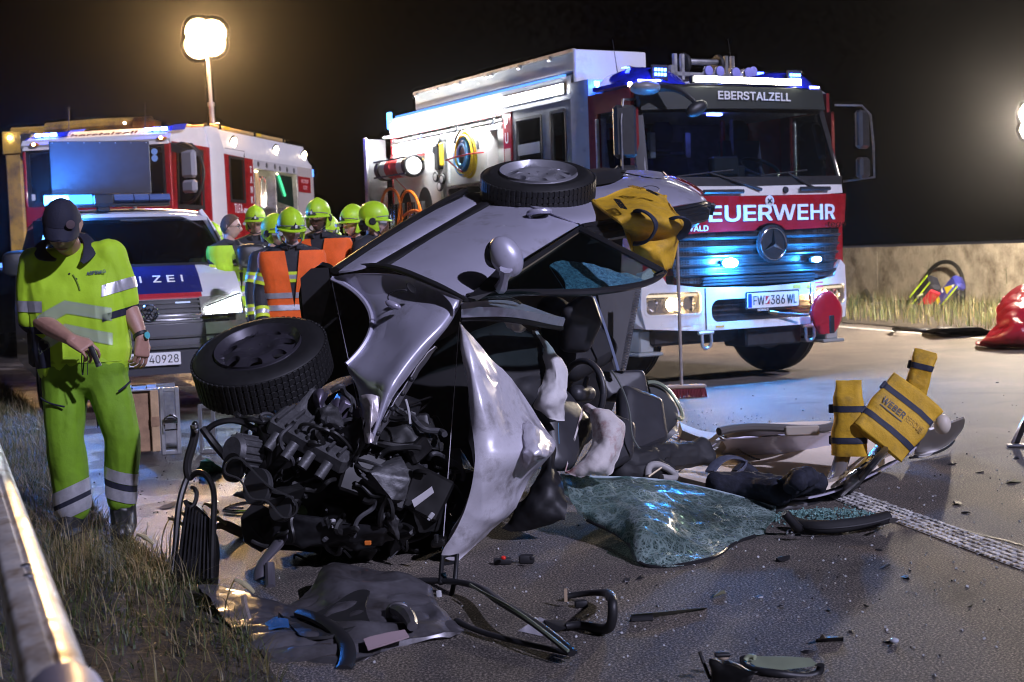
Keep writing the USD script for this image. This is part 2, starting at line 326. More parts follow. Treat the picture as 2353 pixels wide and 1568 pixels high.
# far verge (a bank of soil below the wall) and near verge
def bank(q0, q1, s0, s1, zf, ns=80, nq=14, seed=0):
    g = np.array([[road_pt(s, q) for q in np.linspace(q0, q1, nq)] for s in np.linspace(s0, s1, ns)])
    g[..., 2] = zf(g) ; v = g.reshape(-1, 3); idx = np.arange(len(v)).reshape(ns, nq)
    a, b, c, d = idx[:-1, :-1].ravel(), idx[1:, :-1].ravel(), idx[1:, 1:].ravel(), idx[:-1, 1:].ravel()
    return trimesh.Trimesh(v, np.vstack([np.c_[a, c, b], np.c_[a, d, c]]), process=False)
struct('far_verge', bank(QW + .55, QB + .3, -10, 80, lambda g: .012 + .07 * meshkit.fbm(g * 1.5, 3, 2) * np.linspace(.15, 1, g.shape[1])[None]), SOIL, smooth=True)
VEDGE = curve([G(760, 1800), G(640, 1568), G(470, 1370), G(300, 1255), G(165, 1090), G(70, 940), G(0, 885), G(-420, 745)], 120, 2)     # the ragged edge between road and verge
def verge_mesh():
    nq = 26; side = V(-.93, -.36, 0); rows = []
    for i, e in enumerate(VEDGE):
        for q in np.linspace(0, 1, nq) ** 1.4:
            p = e + side * (q * (3.5 + .12 * i)); p[2] = 0; rows.append(p)
    g = np.array(rows).reshape(len(VEDGE), nq, 3); t = np.linspace(0, 1, nq) ** .5
    g[..., 2] = .006 + .11 * meshkit.fbm(g * 2.2, 3, 5) * t[None] + .05 * t[None]
    return g
VERGE = verge_mesh()
_i = np.arange(VERGE.shape[0] * VERGE.shape[1]).reshape(VERGE.shape[:2])
_q = [x.ravel() for x in (_i[:-1, :-1], _i[1:, :-1], _i[1:, 1:], _i[:-1, 1:])]
struct('near_verge', trimesh.Trimesh(VERGE.reshape(-1, 3), np.vstack([np.c_[_q[0], _q[1], _q[2]], np.c_[_q[0], _q[2], _q[3]]]), process=False), SOIL, smooth=True)
# retaining wall: concrete lengths with joints and a coping
wall = thing('retaining_wall', 'long stained concrete wall lit warm along the far road edge', 'wall')
WALLH = 1.26
for k in range(-3, 14):
    s0 = k * 6.0; a = road_pt(s0 + .01, QB); w = part(wall, 'wall_panel', place(bumpy(trimesh.creation.box([5.98, .35, WALLH]).subdivide().subdivide().subdivide(), .006, 3, k), basis(V(0, 0, 1), ROADN * 1), road_pt(s0 + 3, QB + .175, WALLH / 2)), CONCRETE, smooth=False)
# ================================================================ SHARED MATERIALS
RED = mat('fire_red_paint', (.33, .008, .014), .28, coat=.6, var=.06, vscale=3, rvar=.06)
WHITE = mat('white_paint', (.74, .74, .73), .34, coat=.4, var=.05, vscale=2.5, rvar=.08, dirt=(.5, .48, .45), dirt_amt=.1)
BLACKP = mat('black_plastic', (.018, .018, .02), .48, var=.3, vscale=12, bump=.0006, bscale=220)
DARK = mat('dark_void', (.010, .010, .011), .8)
GREY = mat('grey_paint', (.20, .20, .205), .38, coat=.3, var=.08, rvar=.08)
LGREY = mat('light_grey_panel', (.42, .42, .43), .45, var=.08, vscale=4)
ALU = mat('aluminium', (.66, .66, .68), .34, metal=.9, var=.12, vscale=18, rvar=.1)
CHROME = mat('chrome', (.78, .78, .80), .08, metal=1.0)
STEEL = mat('dark_steel', (.16, .16, .17), .42, metal=.8, var=.3, vscale=14, rvar=.12)
RUBBER = mat('tyre_rubber', (.008, .008, .009), .62, var=.35, vscale=20, bump=.0008, bscale=120)
LETTERW = mat('white_lettering', (.80, .80, .80), .45)
LETTERK = mat('black_lettering', (.012, .012, .013), .5)
GLASS = pane('window_glass', (.82, .9, .9))
GLASSD = pane('tinted_glass', (.42, .46, .5))
BLUELENS = mat('blue_beacon_lens', (.015, .03, .55), .08, coat=.7)
BLUELIT = glow('blue_beacon_lit', (.03, .09, 1.0), 40)
FLASH = glow('blue_flash', (.03, .30, 1.0), 2700)
LEDW = glow('white_led_strip', (.93, .95, 1.0), 60)
LAMPWARM = glow('warm_headlamp', (1, .70, .36), 60)
LAMPWHITE = glow('white_headlamp', (.85, .94, 1.0), 120)
AMBERL = glow('amber_marker', (1, .36, .06), 14)
REFLECT = mat('silver_reflective_tape', (.56, .56, .60), .38, metal=.55, var=.14, vscale=30)
CARGLASS = pane('car_glass', (.7, .82, .8), .01)
SILVER = mat('silver_car_paint', (.50, .49, .60), .36, metal=.30, coat=.45, var=.05, vscale=5, dirt=(.30, .29, .32), dirt_amt=.14, dscale=5)
# ================================================================ THE RIGHT FIRE ENGINE (local frame: x to its left, y to its rear, z up; origin under the middle of the bumper)
T = thing('fire_engine', 'red and white fire engine with lit blue grille flashers behind the wreck, open locker side', 'fire engine', (2.5, 14.2, 0), math.radians(29))
def bulge(x): return .20 * (np.abs(x) / 1.3) ** 3
def bend(m, off=0.0, lean=0.0, z0=0.0):
    m = m.subdivide_to_size(.16) if len(m.faces) < 4000 else m
    m.vertices[:, 1] += bulge(m.vertices[:, 0]) + off + lean * np.maximum(0, m.vertices[:, 2] - z0); return m
def fp(pts, thick, off, holes=(), lean=0.0, z0=0.0): return bend(plate(pts, thick, XZ, (0, thick, 0), holes), off, lean, z0)
def sym(pts): return pts + [(-x, z) for x, z in reversed(pts)]

# --- bumper with intake, head-lamp recesses
hlL = rrect(-1.27, .73, -.69, .955, .05); hlR = rrect(.75, .74, 1.27, .955, .05); intake = rrect(-.60, .635, .82, .86, .09)
outer = [(-1.27, .60), (-.7, .56), (.7, .56), (1.27, .60), (1.31, .8), (1.29, 1.14), (1.20, 1.2), (1.12, 1.13), (1.06, 1.03), (.72, .985), (0, .965), (-.72, .985), (-1.06, 1.03), (-1.12, 1.13), (-1.20, 1.2), (-1.29, 1.14), (-1.31, .8)]
part(T, 'bumper', fp(outer, .10, 0, (hlL, hlR, intake)), WHITE)
for s in (-1, 1):
    part(T, 'bumper_end', hull([(s * 1.27, .2 + y, z) for y, z in ((0, .6), (0, 1.14), (.75, .62), (.75, 1.1))] + [(s * 1.33, .22 + y, z) for y, z in ((.05, .66), (.05, 1.1), (.7, .68), (.7, 1.06))]), WHITE)
    part(T, 'bumper_seam', fp([(s * .66, .57), (s * .672, .57), (s * .672, .98), (s * .66, .98)], .003, -.003), DARK)
part(T, 'intake_grille', [fp(intake, .01, .095)] + [fp([(-.6, z), (.82, z), (.82, z + .012), (-.6, z + .012)], .02, .06) for z in (.69, .74, .79)], BLACKP)
LENSHOUSE = mat('lamp_reflector', (.55, .52, .48), .18, metal=.8)
for k, (hp, x0) in enumerate(((hlL, -.98), (hlR, 1.01))):
    h = part(T, 'headlight', fp(hp, .012, .085), LENSHOUSE)
    part(h, 'lens', fp(hp, .006, .004), pane('headlamp_lens', (1, 1, 1)))
    part(h, 'rim', fp(rrect(x0 - .30, .72, x0 + .29, .965, .05), .012, -.004, (rrect(x0 - .28, .738, x0 + .27, .948, .045),)), WHITE)
    for j, (dx, r, lit) in enumerate(((.17, .075, False), (0, .082, True), (-.19, .06, False)) if k == 0 else ((-.12, .085, True), (.1, .07, False))):
        y = float(bulge(x0 + dx)); b = part(h, 'reflector', place(lathe([(0, -.05), (r * .6, -.045), (r, 0), (r * 1.06, 0), (r * 1.06, -.06), (0, -.065)], 20), basis(V(0, -1, .0)), (x0 + dx, y + .05, .83)), CHROME)
        if lit: part(b, 'bulb', ell((x0 + dx, y + .025, .83), (.052, .02, .05), 2), glow('warm_headlamp_bulb', (1, .66, .30), 1200))
    part(h, 'light_guide', fp(rrect(x0 - .26, .905, x0 + .25, .93, .01), .012, .03), glow('warm_guide', (1, .82, .6), 1.4))
# lower chassis
part(T, 'under_bumper', [span(V(-1.15, .25, .42), V(1.15, 1.0, .60), .03), span(V(-.1, .12, .36), V(.62, .5, .58), .02)], BLACKP)
for x, z in ((-.67, .47), (.64, .47)):
    part(T, 'shackle', [torus((x, .02, z - .03), .055, .016, (0, 1, .2), 20, 8, math.pi * .95, math.pi * 2.05), cyl((x - .055, .015, z - .03), (x - .055, .02, z + .06), .016, 8), cyl((x + .055, .015, z - .03), (x + .055, .02, z + .06), .016, 8), cyl((x - .09, .03, z + .07), (x + .09, .03, z + .07), .018, 8)], ALU)
for s in (-1, 1):
    part(T, 'step', [span(V(s * .93, .3, .44), V(s * 1.06, .5, .57), .01), span(V(s * 1.1, .3, .36), V(s * 1.27, .9, .58), .015), span(V(s * 1.02, .25, .33), V(s * 1.32, .9, .365), .01)], mat('step_box', (.42, .45, .44), .4, metal=.5))
# plate
pl = part(T, 'number_plate', fp(rrect(-.185, .755, .475, .905, .015), .012, -.022), LETTERW)
part(pl, 'plate_frame', fp(rrect(-.20, .74, .49, .92, .02), .012, -.014), BLACKP)
part(pl, 'blue_band', fp([(-.18, .762), (-.135, .762), (-.135, .9), (-.18, .9)], .002, -.0245), mat('plate_blue', (.01, .06, .42), .4))
part(pl, 'digits', [text('FW', .09, XZ, (-.115, -.025, .785), .003, False, .14), text('386', .09, XZ, (.105, -.025, .785), .003, False, .18), text('WL', .09, XZ, (.315, -.025, .785), .003, False, .12)], LETTERK)
part(pl, 'crest', [fp([(.04, .79), (.09, .79), (.09, .87), (.04, .87)], .002, -.0245)], mat('crest_red', (.5, .03, .04), .5))
part(pl, 'crest_stripe', [place(box(0, 0, 0, .075, .002, .018), euler(y=-.9), (.065, -.027, .83))], LETTERW)
part(pl, 'dealer_lettering', text('SEIWALD', .022, XZ, (-.06, -.016, .725), .003, True), LETTERW)
part(T, 'sticker', [fp([(.42, .93), (.53, .93), (.53, .965), (.42, .965)], .002, -.003)], mat('sticker_yellow', (.6, .45, .08), .5)); part(T, 'sticker', plate([(0, 0), (.06, 0), (.03, .055)], .002, XZ, (.60, .02, .93)), mat('sticker_warn', (.7, .5, .05), .5))
part(T, 'sticker', fp(rrect(.73, .925, .86, .985, .004), .002, -.003), mat('sticker_red', (.6, .1, .1), .5)); part(T, 'sticker', fp([(-.56, .585), (-.46, .585), (-.46, .605), (-.56, .605)], .002, -.003), mat('sticker_orange', (.65, .3, .05), .5))
# --- grille: dark recess, slats with a honeycomb between them, trim
gro = [(-1.0, 1.52), (-1.02, 1.44), (-.97, 1.10), (-.9, 1.035), (-.5, 1.0), (0, .985), (.5, 1.0), (.98, 1.035), (1.08, 1.10), (1.2, 1.44), (1.21, 1.53)]
GRILLE = mat('grille_dark', (.03, .032, .036), .35)
hexm = usdkit.material(stage, '/World/Looks/grille_mesh', {'g': ('texture_coordinate', {}), 'v': ('voronoi_texture', {'scale': 34.0, 'feature': 'distance_to_edge', 'randomness': .12}), 'r': ('rgb_ramp', {'ramp': [(.08, (.055, .058, .062)), (.16, (.004, .004, .005))]}), 'p': ('principled_bsdf', {'roughness': .35})}, [('g.object', 'v.vector'), ('v.distance', 'r.fac'), ('r.color', 'p.base_color')], surface='p.BSDF')
part(T, 'grille_mesh', fp(gro, .01, .03), hexm)
for z in (1.10, 1.19, 1.28, 1.37, 1.46):
    w0, w1 = -.96 - .05 * (z - 1.1), 1.10 + .28 * (z - 1.1)
    part(T, 'grille_slat', bend(place(box(0, 0, 0, w1 - w0, .05, .020, .008), euler(x=-.5), ((w0 + w1) / 2, .012, z)), 0), GRILLE)
each(T, 'grille_lower', [fp([(-.7, z), (.75, z), (.72, z + .02), (-.67, z + .02)], .03, .0) for z in (1.0, 1.03, 1.06)], BLACKP)
st = part(T, 'star_emblem', [torus((.14, -.045, 1.39), .158, .010, (0, 1, 0), 40, 8)] + [hull([(.14 + .15 * math.sin(a), -.05, 1.39 + .15 * math.cos(a)), (.14 + .03 * math.sin(a + 1.05), -.045, 1.39 + .03 * math.cos(a + 1.05)), (.14 + .03 * math.sin(a - 1.05), -.045, 1.39 + .03 * math.cos(a - 1.05)), (.14, -.07, 1.39), (.14, -.035, 1.39)]) for a in (0, 2 * math.pi / 3, 4 * math.pi / 3)], CHROME)
part(st, 'backing', place(lathe([(0, 0), (.185, 0), (.19, .03), (0, .05)], 36), basis(V(0, -1, 0)), (.14, .0, 1.39)), GRILLE)
for x, s in ((-.43, 1.35), (.67, .8)):
    b = part(T, 'blue_flasher', box(x, -.02, 1.215, .13, .07, .06, .015), BLACKP); part(b, 'lens', ell((x, -.075, 1.215), (.068 * s, .03, .034 * s), 2), FLASH if s > 1 else glow('blue_flash_small', (.03, .30, 1.0), 1500))
part(T, 'model_lettering', text('Atego', .05, XZ, (.86, .075, 1.55), .006, False, .34, slant=.25), CHROME)
part(T, 'dealer_lettering', bend(text('SEIWALD', .052, XZ, (-1.0, -.004, 1.535), .004, True, .38), -.004), LETTERW)
# --- red front panel
part(T, 'front_panel', fp([(-1.22, 1.88), (-1.24, 1.5), (-1.02, 1.5), (-.6, 1.52), (-.06, 1.525), (.0, 1.57), (.1, 1.595), (.18, 1.595), (.28, 1.57), (.34, 1.525), (.8, 1.535), (1.22, 1.54), (1.30, 1.60), (1.34, 1.89), (.6, 1.875), (0, 1.865), (-.6, 1.875)], .06, -.003), RED)
for s, x in ((-1, -1.2), (1, 1.25)):
    part(T, 'corner_panel', rings([[(x - s * .16, .02 + float(bulge(x)) - .02, z), (x + s * .06, .07 + float(bulge(x)), z), (x + s * .13, .32 + float(bulge(x)), z), (x + s * .08, .40, z), (x - s * .12, .2, z)] for z in (1.06, 1.16, 1.5, 1.86)]), RED)
part(T, 'badge', [torus((.13, -.012, 1.815), .05, .006, (0, 1, 0), 24, 6), place(lathe([(0, 0), (.047, 0), (.04, .01), (0, .012)], 24), basis(V(0, -1, 0)), (.13, .0, 1.815))], LETTERW)
part(T, 'badge_cross', [place(box(0, 0, 0, .06, .006, .014), euler(y=a), (.13, -.016, 1.815)) for a in (.75, -.75)], LETTERK)
part(T, 'front_lettering', bend(text('FEUERWEHR', .150, XZ, (-.80, -.01, 1.625), .006, True, 1.88), -.004), LETTERW)
# --- cowl, wiper, windscreen
part(T, 'cowl', fp([(-1.2, 1.88), (-.9, 1.87), (0, 1.872), (.9, 1.88), (1.3, 1.9), (1.28, 1.985), (0, 1.965), (-1.2, 1.975)], .05, .02), WHITE)
each(T, 'cowl_handle', [bend(tube([(-.66, -.03, 1.915), (-.2, -.035, 1.915)], .022, 8, smooth=False), .02), bend(tube([(.55, -.03, 1.935), (1.0, -.03, 1.94)], .022, 8, smooth=False), .02), place(lathe([(0, 0), (.035, 0), (.03, .02), (0, .022)], 16), basis(V(0, -1, 0)), (.36, .02, 1.925))], BLACKP)
part(T, 'windscreen_sill', fp([(-1.25, 1.98), (0, 1.965), (1.32, 1.985), (1.33, 2.08), (0, 2.05), (-1.25, 2.07)], .05, .04), BLACKP)
LEAN = .16
ws = part(T, 'windscreen', fp([(-1.18, 2.03), (1.25, 2.03), (1.06, 2.76), (-1.16, 2.74)], .006, .06, lean=LEAN, z0=2.03), pane('truck_windscreen', (.82, .88, .92), .015))
part(ws, 'frame', fp([(-1.27, 2.0), (1.34, 2.02), (1.13, 2.80), (-1.25, 2.78)], .03, .052, ([(-1.17, 2.06), (1.25, 2.06), (1.05, 2.72), (-1.15, 2.70)],), lean=LEAN, z0=2.0), BLACKP)
part(ws, 'pillar_trim', [tube([(1.30, .26, 2.05), (1.10, .32, 2.76)], .012, 6, smooth=False), tube([(-1.19, .22, 2.05), (-1.17, .34, 2.74)], .012, 6, smooth=False)], ALU)
for x0, x1 in ((-.02, -.55), (.72, .42)):
    part(T, 'wiper', [bend(tube([(x0 + .06, -.02, 1.93), (x1, .02, 2.10)], [.018, .009], 6, smooth=False), .02), bend(tube([(x1 - .35, .03, 2.07), (x1 + .3, .05, 2.13)], .008, 6, smooth=False), .02)], BLACKP)
# --- sun visor / roof front with name
part(T, 'visor', fp([(-1.2, 2.72), (1.08, 2.76), (1.03, 2.96), (-.72, 2.95), (-1.22, 2.93)], .10, .10), mat('visor_dark_green', (.035, .04, .034), .4, coat=.3))
part(T, 'name_lettering', bend(text('EBERSTALZELL', .077, XZ, (-.40, .085, 2.825), .006, True, .92), 0), LETTERW)
part(T, 'roof', [rings([[(-1.2, y, z0), (1.1, y, z0), (1.0, y, z1), (-1.15, y, z1)] for y, z0, z1 in ((.22, 2.93, 2.98), (.6, 2.9, 3.04), (1.4, 2.88, 3.04))])], GREY)
led = part(T, 'led_bar', bend(box(0, 0, 0, 1.36, .05, .075, .01), 0), BLACKP); led.GetAttribute('points')
part(led, 'light', [place(m, None, V(0, 0, 0)) for m in [box(0, -.03, 0, 1.34, .015, .062, .005)]], glow('white_light_bar', (1.0, .98, .86), 22))
UsdGeom.Xformable(led).AddTranslateOp().Set(Gf.Vec3d(-.01, .12, 3.015))
for s, x0, x1, x2 in ((-1, -1.34, -1.05, -.70), (1, 1.06, .62, .14)):
    lens = loft([[(x0, .45, 3.0), (x0, .30, 2.98), (x0, .30, 2.965), (x0, .9, 2.965), (x0, .9, 3.0)], [((x0 + x1) / 2, .5, 3.12), ((x0 + x1) / 2, .2, 3.06), ((x0 + x1) / 2, .16, 2.96), ((x0 + x1) / 2, .95, 2.96), ((x0 + x1) / 2, .9, 3.10)], [(x1, .5, 3.17), (x1, .2, 3.12), (x1, .12, 2.965), (x1, .95, 2.965), (x1, .9, 3.15)], [(x2, .5, 3.07), (x2, .3, 3.05), (x2, .2, 2.97), (x2, .9, 2.97), (x2, .9, 3.05)]], 22)
    b = part(T, 'roof_beacon', lens, mat('beacon_dome', (.02, .03, .52), .1, coat=.8, var=.4, vscale=9))
    part(b, 'led_block', [box(x1 + dx, .135, z, .020, .02, .028) for dx in (-.055, -.018, .018, .055) for z in (3.05, 3.095)], BLUELIT)
    part(b, 'rear_leds', [box(x1 + dx, .96, 3.06, .05, .012, .04) for dx in (-.2, -.05, .1)], glow('blue_beacon_rear', (.02, .13, 1.0), 260)); part(b, 'top_leds', [box(x1 + dx, .55, 3.165, .06, .06, .012) for dx in (-.12, .06)], glow('blue_beacon_top', (.03, .06, 1.0), 30))
    part(b, 'block_backing', box(x1, .15, 3.07, .19, .02, .15, .005), BLACKP)
    part(b, 'glow_strip', box((x0 + x1) / 2, .115 if s < 0 else .18, 2.985, .26, .015, .018), glow('blue_strip', (.10, .12, 1.0), 40))
# roof lamps and the winch rack
for x, z, r in ((-.34, 3.13, .055), (-.2, 3.13, .055), (.0, 3.12, .058), (.16, 3.125, .058), (.22, 3.14, .055)):
    c = part(T, 'roof_lamp', place(lathe([(0, -.06), (r * .5, -.055), (r, -.01), (r, .01), (0, .012)], 18), basis(V(0, -1, 0)), (x, .32, z)), CHROME); part(c, 'glass', place(lathe([(0, .014), (r * .92, .013), (r * .9, .02), (0, .028)], 18), basis(V(0, -1, 0)), (x, .32, z)), mat('lamp_glass_violet', (.3, .3, .75), .1, coat=.6))
part(T, 'roof_rack_frame', [span(V(x, .5, 3.06), V(x + .04, .54, 3.32), .004) for x in (-.62, -.53, .02, .1)] + [span(V(-.66, .5, 3.10), V(.14, .56, 3.14), .004), cyl((-.44, .56, 3.25), (.0, .56, 3.26), .03), span(V(-.67, .49, 3.12), V(-.63, .53, 3.2)), span(V(.08, .49, 3.1), V(.14, .53, 3.2))], ALU)
each(T, 'hose_wheel', [place(lathe([(0, -.02), (.10, -.02), (.11, 0), (.10, .02), (0, .02)], 20), basis(V(1, 0, 0)), (x, .58, 3.23)) for x in (-.44, -.02)], BLACKP)
part(T, 'ladder_bundle', [tube([(-.9, .9, 3.2), (-.2, 1.6, 3.22), (-.2, 3.6, 3.25)], .04, 8), hull([(-.95, .8, 3.14), (-.5, .7, 3.24), (-.1, .75, 3.1), (-.95, 3, 3.14), (-.1, 3, 3.26)])], mat('tarpaulin_brown', (.16, .12, .08), .7))
for x, y in ((.13, .5), (-1.02, .9)): part(T, 'antenna', tube([(x, y, 3.05), (x - .03, y + .05, 3.5)], [.006, .003], 5, smooth=False), BLACKP)
part(T, 'roof_fin', hull([(.3, .8, 3.1), (.55, .8, 3.26), (.75, .8, 3.12), (.3, 1.2, 3.1), (.75, 1.2, 3.12), (.5, 1.1, 3.22)]), LGREY)
# --- cab sides, doors, interior
for s in (-1, 1):
    X = s * 1.24
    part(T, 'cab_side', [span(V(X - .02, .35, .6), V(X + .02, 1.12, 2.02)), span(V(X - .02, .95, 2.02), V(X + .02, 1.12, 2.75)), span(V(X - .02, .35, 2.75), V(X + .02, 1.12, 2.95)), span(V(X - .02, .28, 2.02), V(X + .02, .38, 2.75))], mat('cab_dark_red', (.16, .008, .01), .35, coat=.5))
    part(T, 'side_window', span(V(X - .004, .38, 2.02), V(X + .004, .95, 2.75)), GLASS)
    part(T, 'door_trim', [span(V(X + s * .02, .40, 1.98), V(X + s * .03, .95, 2.02)), span(V(X + s * .02, .92, 1.2), V(X + s * .05, .96, 2.7), .008)], ALU)
part(T, 'cab_floor', span(V(-1.2, .3, 1.5), V(1.2, 1.6, 1.56)), DARK)
part(T, 'cab_back', [span(V(-1.2, 1.72, 1.5), V(-.62, 1.75, 2.95)), span(V(-.1, 1.72, 1.5), V(1.2, 1.75, 2.95)), span(V(-.62, 1.72, 2.7), V(-.1, 1.75, 2.95))], GREY)
part(T, 'cab_partition', span(V(-.98, 1.66, 1.6), V(-.62, 1.70, 2.52)), LGREY); part(T, 'hood_lining', span(V(-1.15, .4, 2.74), V(1.05, 1.7, 2.77)), LGREY)
def seat(x, y, z, parent):
    st_ = part(parent, 'seat', [hull([(x + dx, y + dy, z + dz) for dx, w in ((-.24, 1), (.24, 1)) for dy, dz in ((.0, .0), (.12, .0), (.1, .62), (.2, .62))]), box(x, y - .2, z, .5, .5, .14, .04)], mat('seat_fabric', (.02, .022, .04), .85)); part(st_, 'headrest', hull(np.vstack([ell((x, y + .17, z + .74), (.15, .06, .12), 1).vertices, ell((x, y + .15, z + .66), (.12, .06, .06), 1).vertices])), mat('seat_fabric', (0, 0, 0)))
for x in (-.72, -.1, .72): seat(x, 1.05 if x != -.1 else 1.3, 1.9, T)
part(T, 'dashboard', hull([(-1.15, .34, 1.9), (1.18, .34, 1.9), (-1.15, .34, 2.05), (1.18, .34, 2.05), (-1.12, .6, 2.1), (1.15, .6, 2.1), (1.15, .72, 1.85), (-1.15, .72, 1.85)]), BLACKP)
part(T, 'dash_screen', [box(.02, .58, 2.2, .34, .1, .2, .02), box(.25, .62, 2.14, .12, .08, .15, .02)], BLACKP)
part(T, 'steering_wheel', [torus((.62, .74, 2.2), .21, .018, (0, -.5, .85), 28, 6), cyl((.62, .66, 2.05), (.62, .74, 2.2), .03)], BLACKP)
each(T, 'grab_bar', [tube([(-.98, .75, 2.36), (-.55, .72, 2.36)], .022, 8, smooth=False), tube([(-.7, .9, 2.33), (-.18, .9, 2.36)], .022, 8, smooth=False)], BLACKP); each(T, 'bracket', [box(-.77, .72, 2.42, .07, .05, .26, .006), box(-.2, .9, 2.44, .07, .05, .26, .006)], ALU)
part(T, 'belt_column', [box(.50, 1.2, 2.4, .05, .05, .8, .01)], RED); part(T, 'belt_column', [box(.58, 1.15, 2.4, .03, .05, .8, .008)], LGREY)
part(T, 'notice_label', [plate(rrect(-.86, 2.07, -.74, 2.22, .05), .006, XZ, (0, 1.655, 0))], DARK); part(T, 'notice_mark', [box(-.80, 1.645, 2.15, .04, .004, .12, .001)], mat('safety_yellow', (.55, .75, .05), .6))
# mirrors
mr = part(T, 'mirror_arm', [tube([(1.20, .2, 2.81), (1.48, .1, 2.80), (1.55, .05, 2.70), (1.585, .05, 2.4), (1.59, .05, 2.05), (1.34, .25, 2.02)], .013, 8, smooth=False)], STEEL)
for z, h in ((2.55, .40), (2.15, .22)): m_ = part(T, 'mirror', place(box(0, 0, 0, .20, .09, h, .03), euler(z=.35), (1.46, .08, z)), BLACKP); part(m_, 'mirror_glass', place(box(0, .047, 0, .16, .004, h - .06), euler(z=.35), (1.46, .08, z)), CHROME)
part(T, 'mirror_arm', [tube([(-1.24, .3, 2.83), (-1.48, .15, 2.80), (-1.53, .12, 2.6), (-1.53, .12, 2.1), (-1.26, .3, 2.0)], .013, 8, smooth=False)], STEEL)
for z, h in ((2.5, .5), (2.08, .2)): m_ = part(T, 'mirror', place(box(0, 0, 0, .22, .09, h, .03), euler(z=-.35), (-1.47, .15, z)), BLACKP); part(m_, 'mirror_glass', place(box(0, .047, 0, .18, .004, h - .06), euler(z=-.35), (-1.47, .15, z)), CHROME)
part(T, 'ramp_mirror', [tube([(-1.12, .15, 2.93), (-.95, -.02, 2.88), (-.84, -.12, 2.76)], [.06, .03, .022], 8), ell((-.82, -.12, 2.70), (.13, .06, .07), 2, euler(y=-.45))], BLACKP); part(T, 'ramp_mirror_cap', ell((-1.22, .15, 2.92), (.17, .12, .07), 2), GREY); part(T, 'work_lamp', [box(-1.36, .2, 2.955, .05, .02, .04, .006)], glow('work_lamp_lit', (.9, .9, 1.0), 40))
# wheels
def truck_wheel(parent, c, out, steer=0.0, R=.50, w=.30):
    prof = [(.27, -w / 2), (.31, -w / 2 - .005), (R - .05, -w / 2 + .01), (R - .012, -w / 2 + .05), (R, -w / 4)] + [q for k in (-.06, 0, .06) for q in ((R, k - .014), (R - .016, k - .008), (R - .016, k + .008), (R, k + .014))] + [(R, w / 4), (R - .012, w / 2 - .05), (R - .05, w / 2 - .01), (.31, w / 2 + .005), (.27, w / 2), (.25, w / 2 - .02), (.25, -w / 2 + .02)]
    B = basis(V(out * math.cos(steer), out * math.sin(steer), 0))
    t_ = part(parent, 'wheel', place(lathe(prof, 40, True), B, c), RUBBER, smooth=40)
    part(t_, 'rim', place(lathe([(0, .06), (.12, .06), (.14, .02), (.22, -.02), (.26, .10), (.27, .12), (.27, -.1), (0, -.1)], 28), B, c), LGREY)
for s in (-1, 1): truck_wheel(T, V(s * 1.02, 1.08, .5), s, .42); truck_wheel(T, V(s * 1.0, 4.6, .5), s)
each(T, 'mudguard', [hull([(s * .7, y, z) for y, z in ((.5, .5), (.5, 1.1), (1.7, 1.1), (1.7, .5))] + [(s * .72, y, z) for y, z in ((.5, 1.1), (1.7, 1.1))]) for s in (-1, 1)], DARK)
part(T, 'chassis', [span(V(-.5, .6, .5), V(.5, 6.2, .8)), cyl((-.9, 1.08, .5), (.9, 1.08, .5), .08), cyl((-.9, 4.6, .5), (.9, 4.6, .5), .1)], DARK)
# --- crew cabin and body, left-hand side of the picture (local -x)
CREW = mat('crew_grey', (.17, .17, .18), .4, coat=.3, var=.06); X = -1.25
part(T, 'crew_side', plate([(-1.46, .62), (-2.72, .62), (-2.72, 3.0), (-1.46, 3.0)], .04, YZL, (X + .04, 0, 0), ([(-2.1, 1.9), (-2.62, 1.9), (-2.62, 2.84), (-2.1, 2.84)], [(-1.6, 1.9), (-1.87, 1.9), (-1.87, 2.85), (-1.6, 2.85)])), CREW)
each(T, 'crew_window', [span(V(X + .02, 2.1, 1.9), V(X + .028, 2.62, 2.84)), span(V(X + .02, 1.6, 1.9), V(X + .028, 1.87, 2.85))], GLASSD)
each(T, 'window_frame', [plate(rrect(-a, z0, -b, z1, .03), .012, YZL, (X + .004, 0, 0), (rrect(-a + .025, z0 + .025, -b - .025, z1 - .025, .02),)) for a, b, z0, z1 in ((2.65, 2.07, 1.87, 2.87), (1.9, 1.57, 1.87, 2.88))], BLACKP)
part(T, 'door_panel_white', span(V(X - .006, 2.12, 2.46), V(X, 2.60, 2.58)), LGREY)
part(T, 'cab_corner', rings([[(X + .0, 1.12, z), (X - .02, 1.2, z), (X - .02, 1.44, z), (X + .2, 1.44, z), (X + .2, 1.12, z)] for z in (.62, 1.5, 2.5, 3.12)]), mat('corner_grey_white', (.36, .36, .40), .4, coat=.3))  # white corner coloured grey for the weaker light on the cab side
part(T, 'body_shoulder', rings([[(-1.02, y, 3.28), (X, y, 3.20), (X - .02, y, 2.96), (X + .3, y, 2.96), (X + .3, y, 3.28)] for y in (1.44, 6.0)]), LGREY)
part(T, 'roof_box', [span(V(-1.22, 1.42, 3.24), V(-.34, 5.28, 3.47), .015)], mat('roof_box_grey', (.42, .42, .40), .5, var=.06, vscale=2))
part(T, 'roof_rail', [span(V(-1.235, 1.42, 3.44), V(-1.20, 5.30, 3.475))] + [box(-1.235, y, 3.43, .03, .07, .05, .01) for y in (1.9, 2.55, 3.2, 3.3, 4.0, 4.6, 5.2)], ALU)
part(T, 'body_front', [span(V(-1.25, 1.36, 3.04), V(-.36, 1.41, 3.46), .012)], WHITE); part(T, 'body_roof', span(V(-1.1, 1.44, 3.0), V(1.2, 6.0, 3.2)), LGREY)
part(T, 'blue_strip', span(V(X - .012, 1.54, 3.205), V(X - .002, 5.8, 3.225)), glow('blue_side_strip', (.1, .3, 1.0), 2.2))
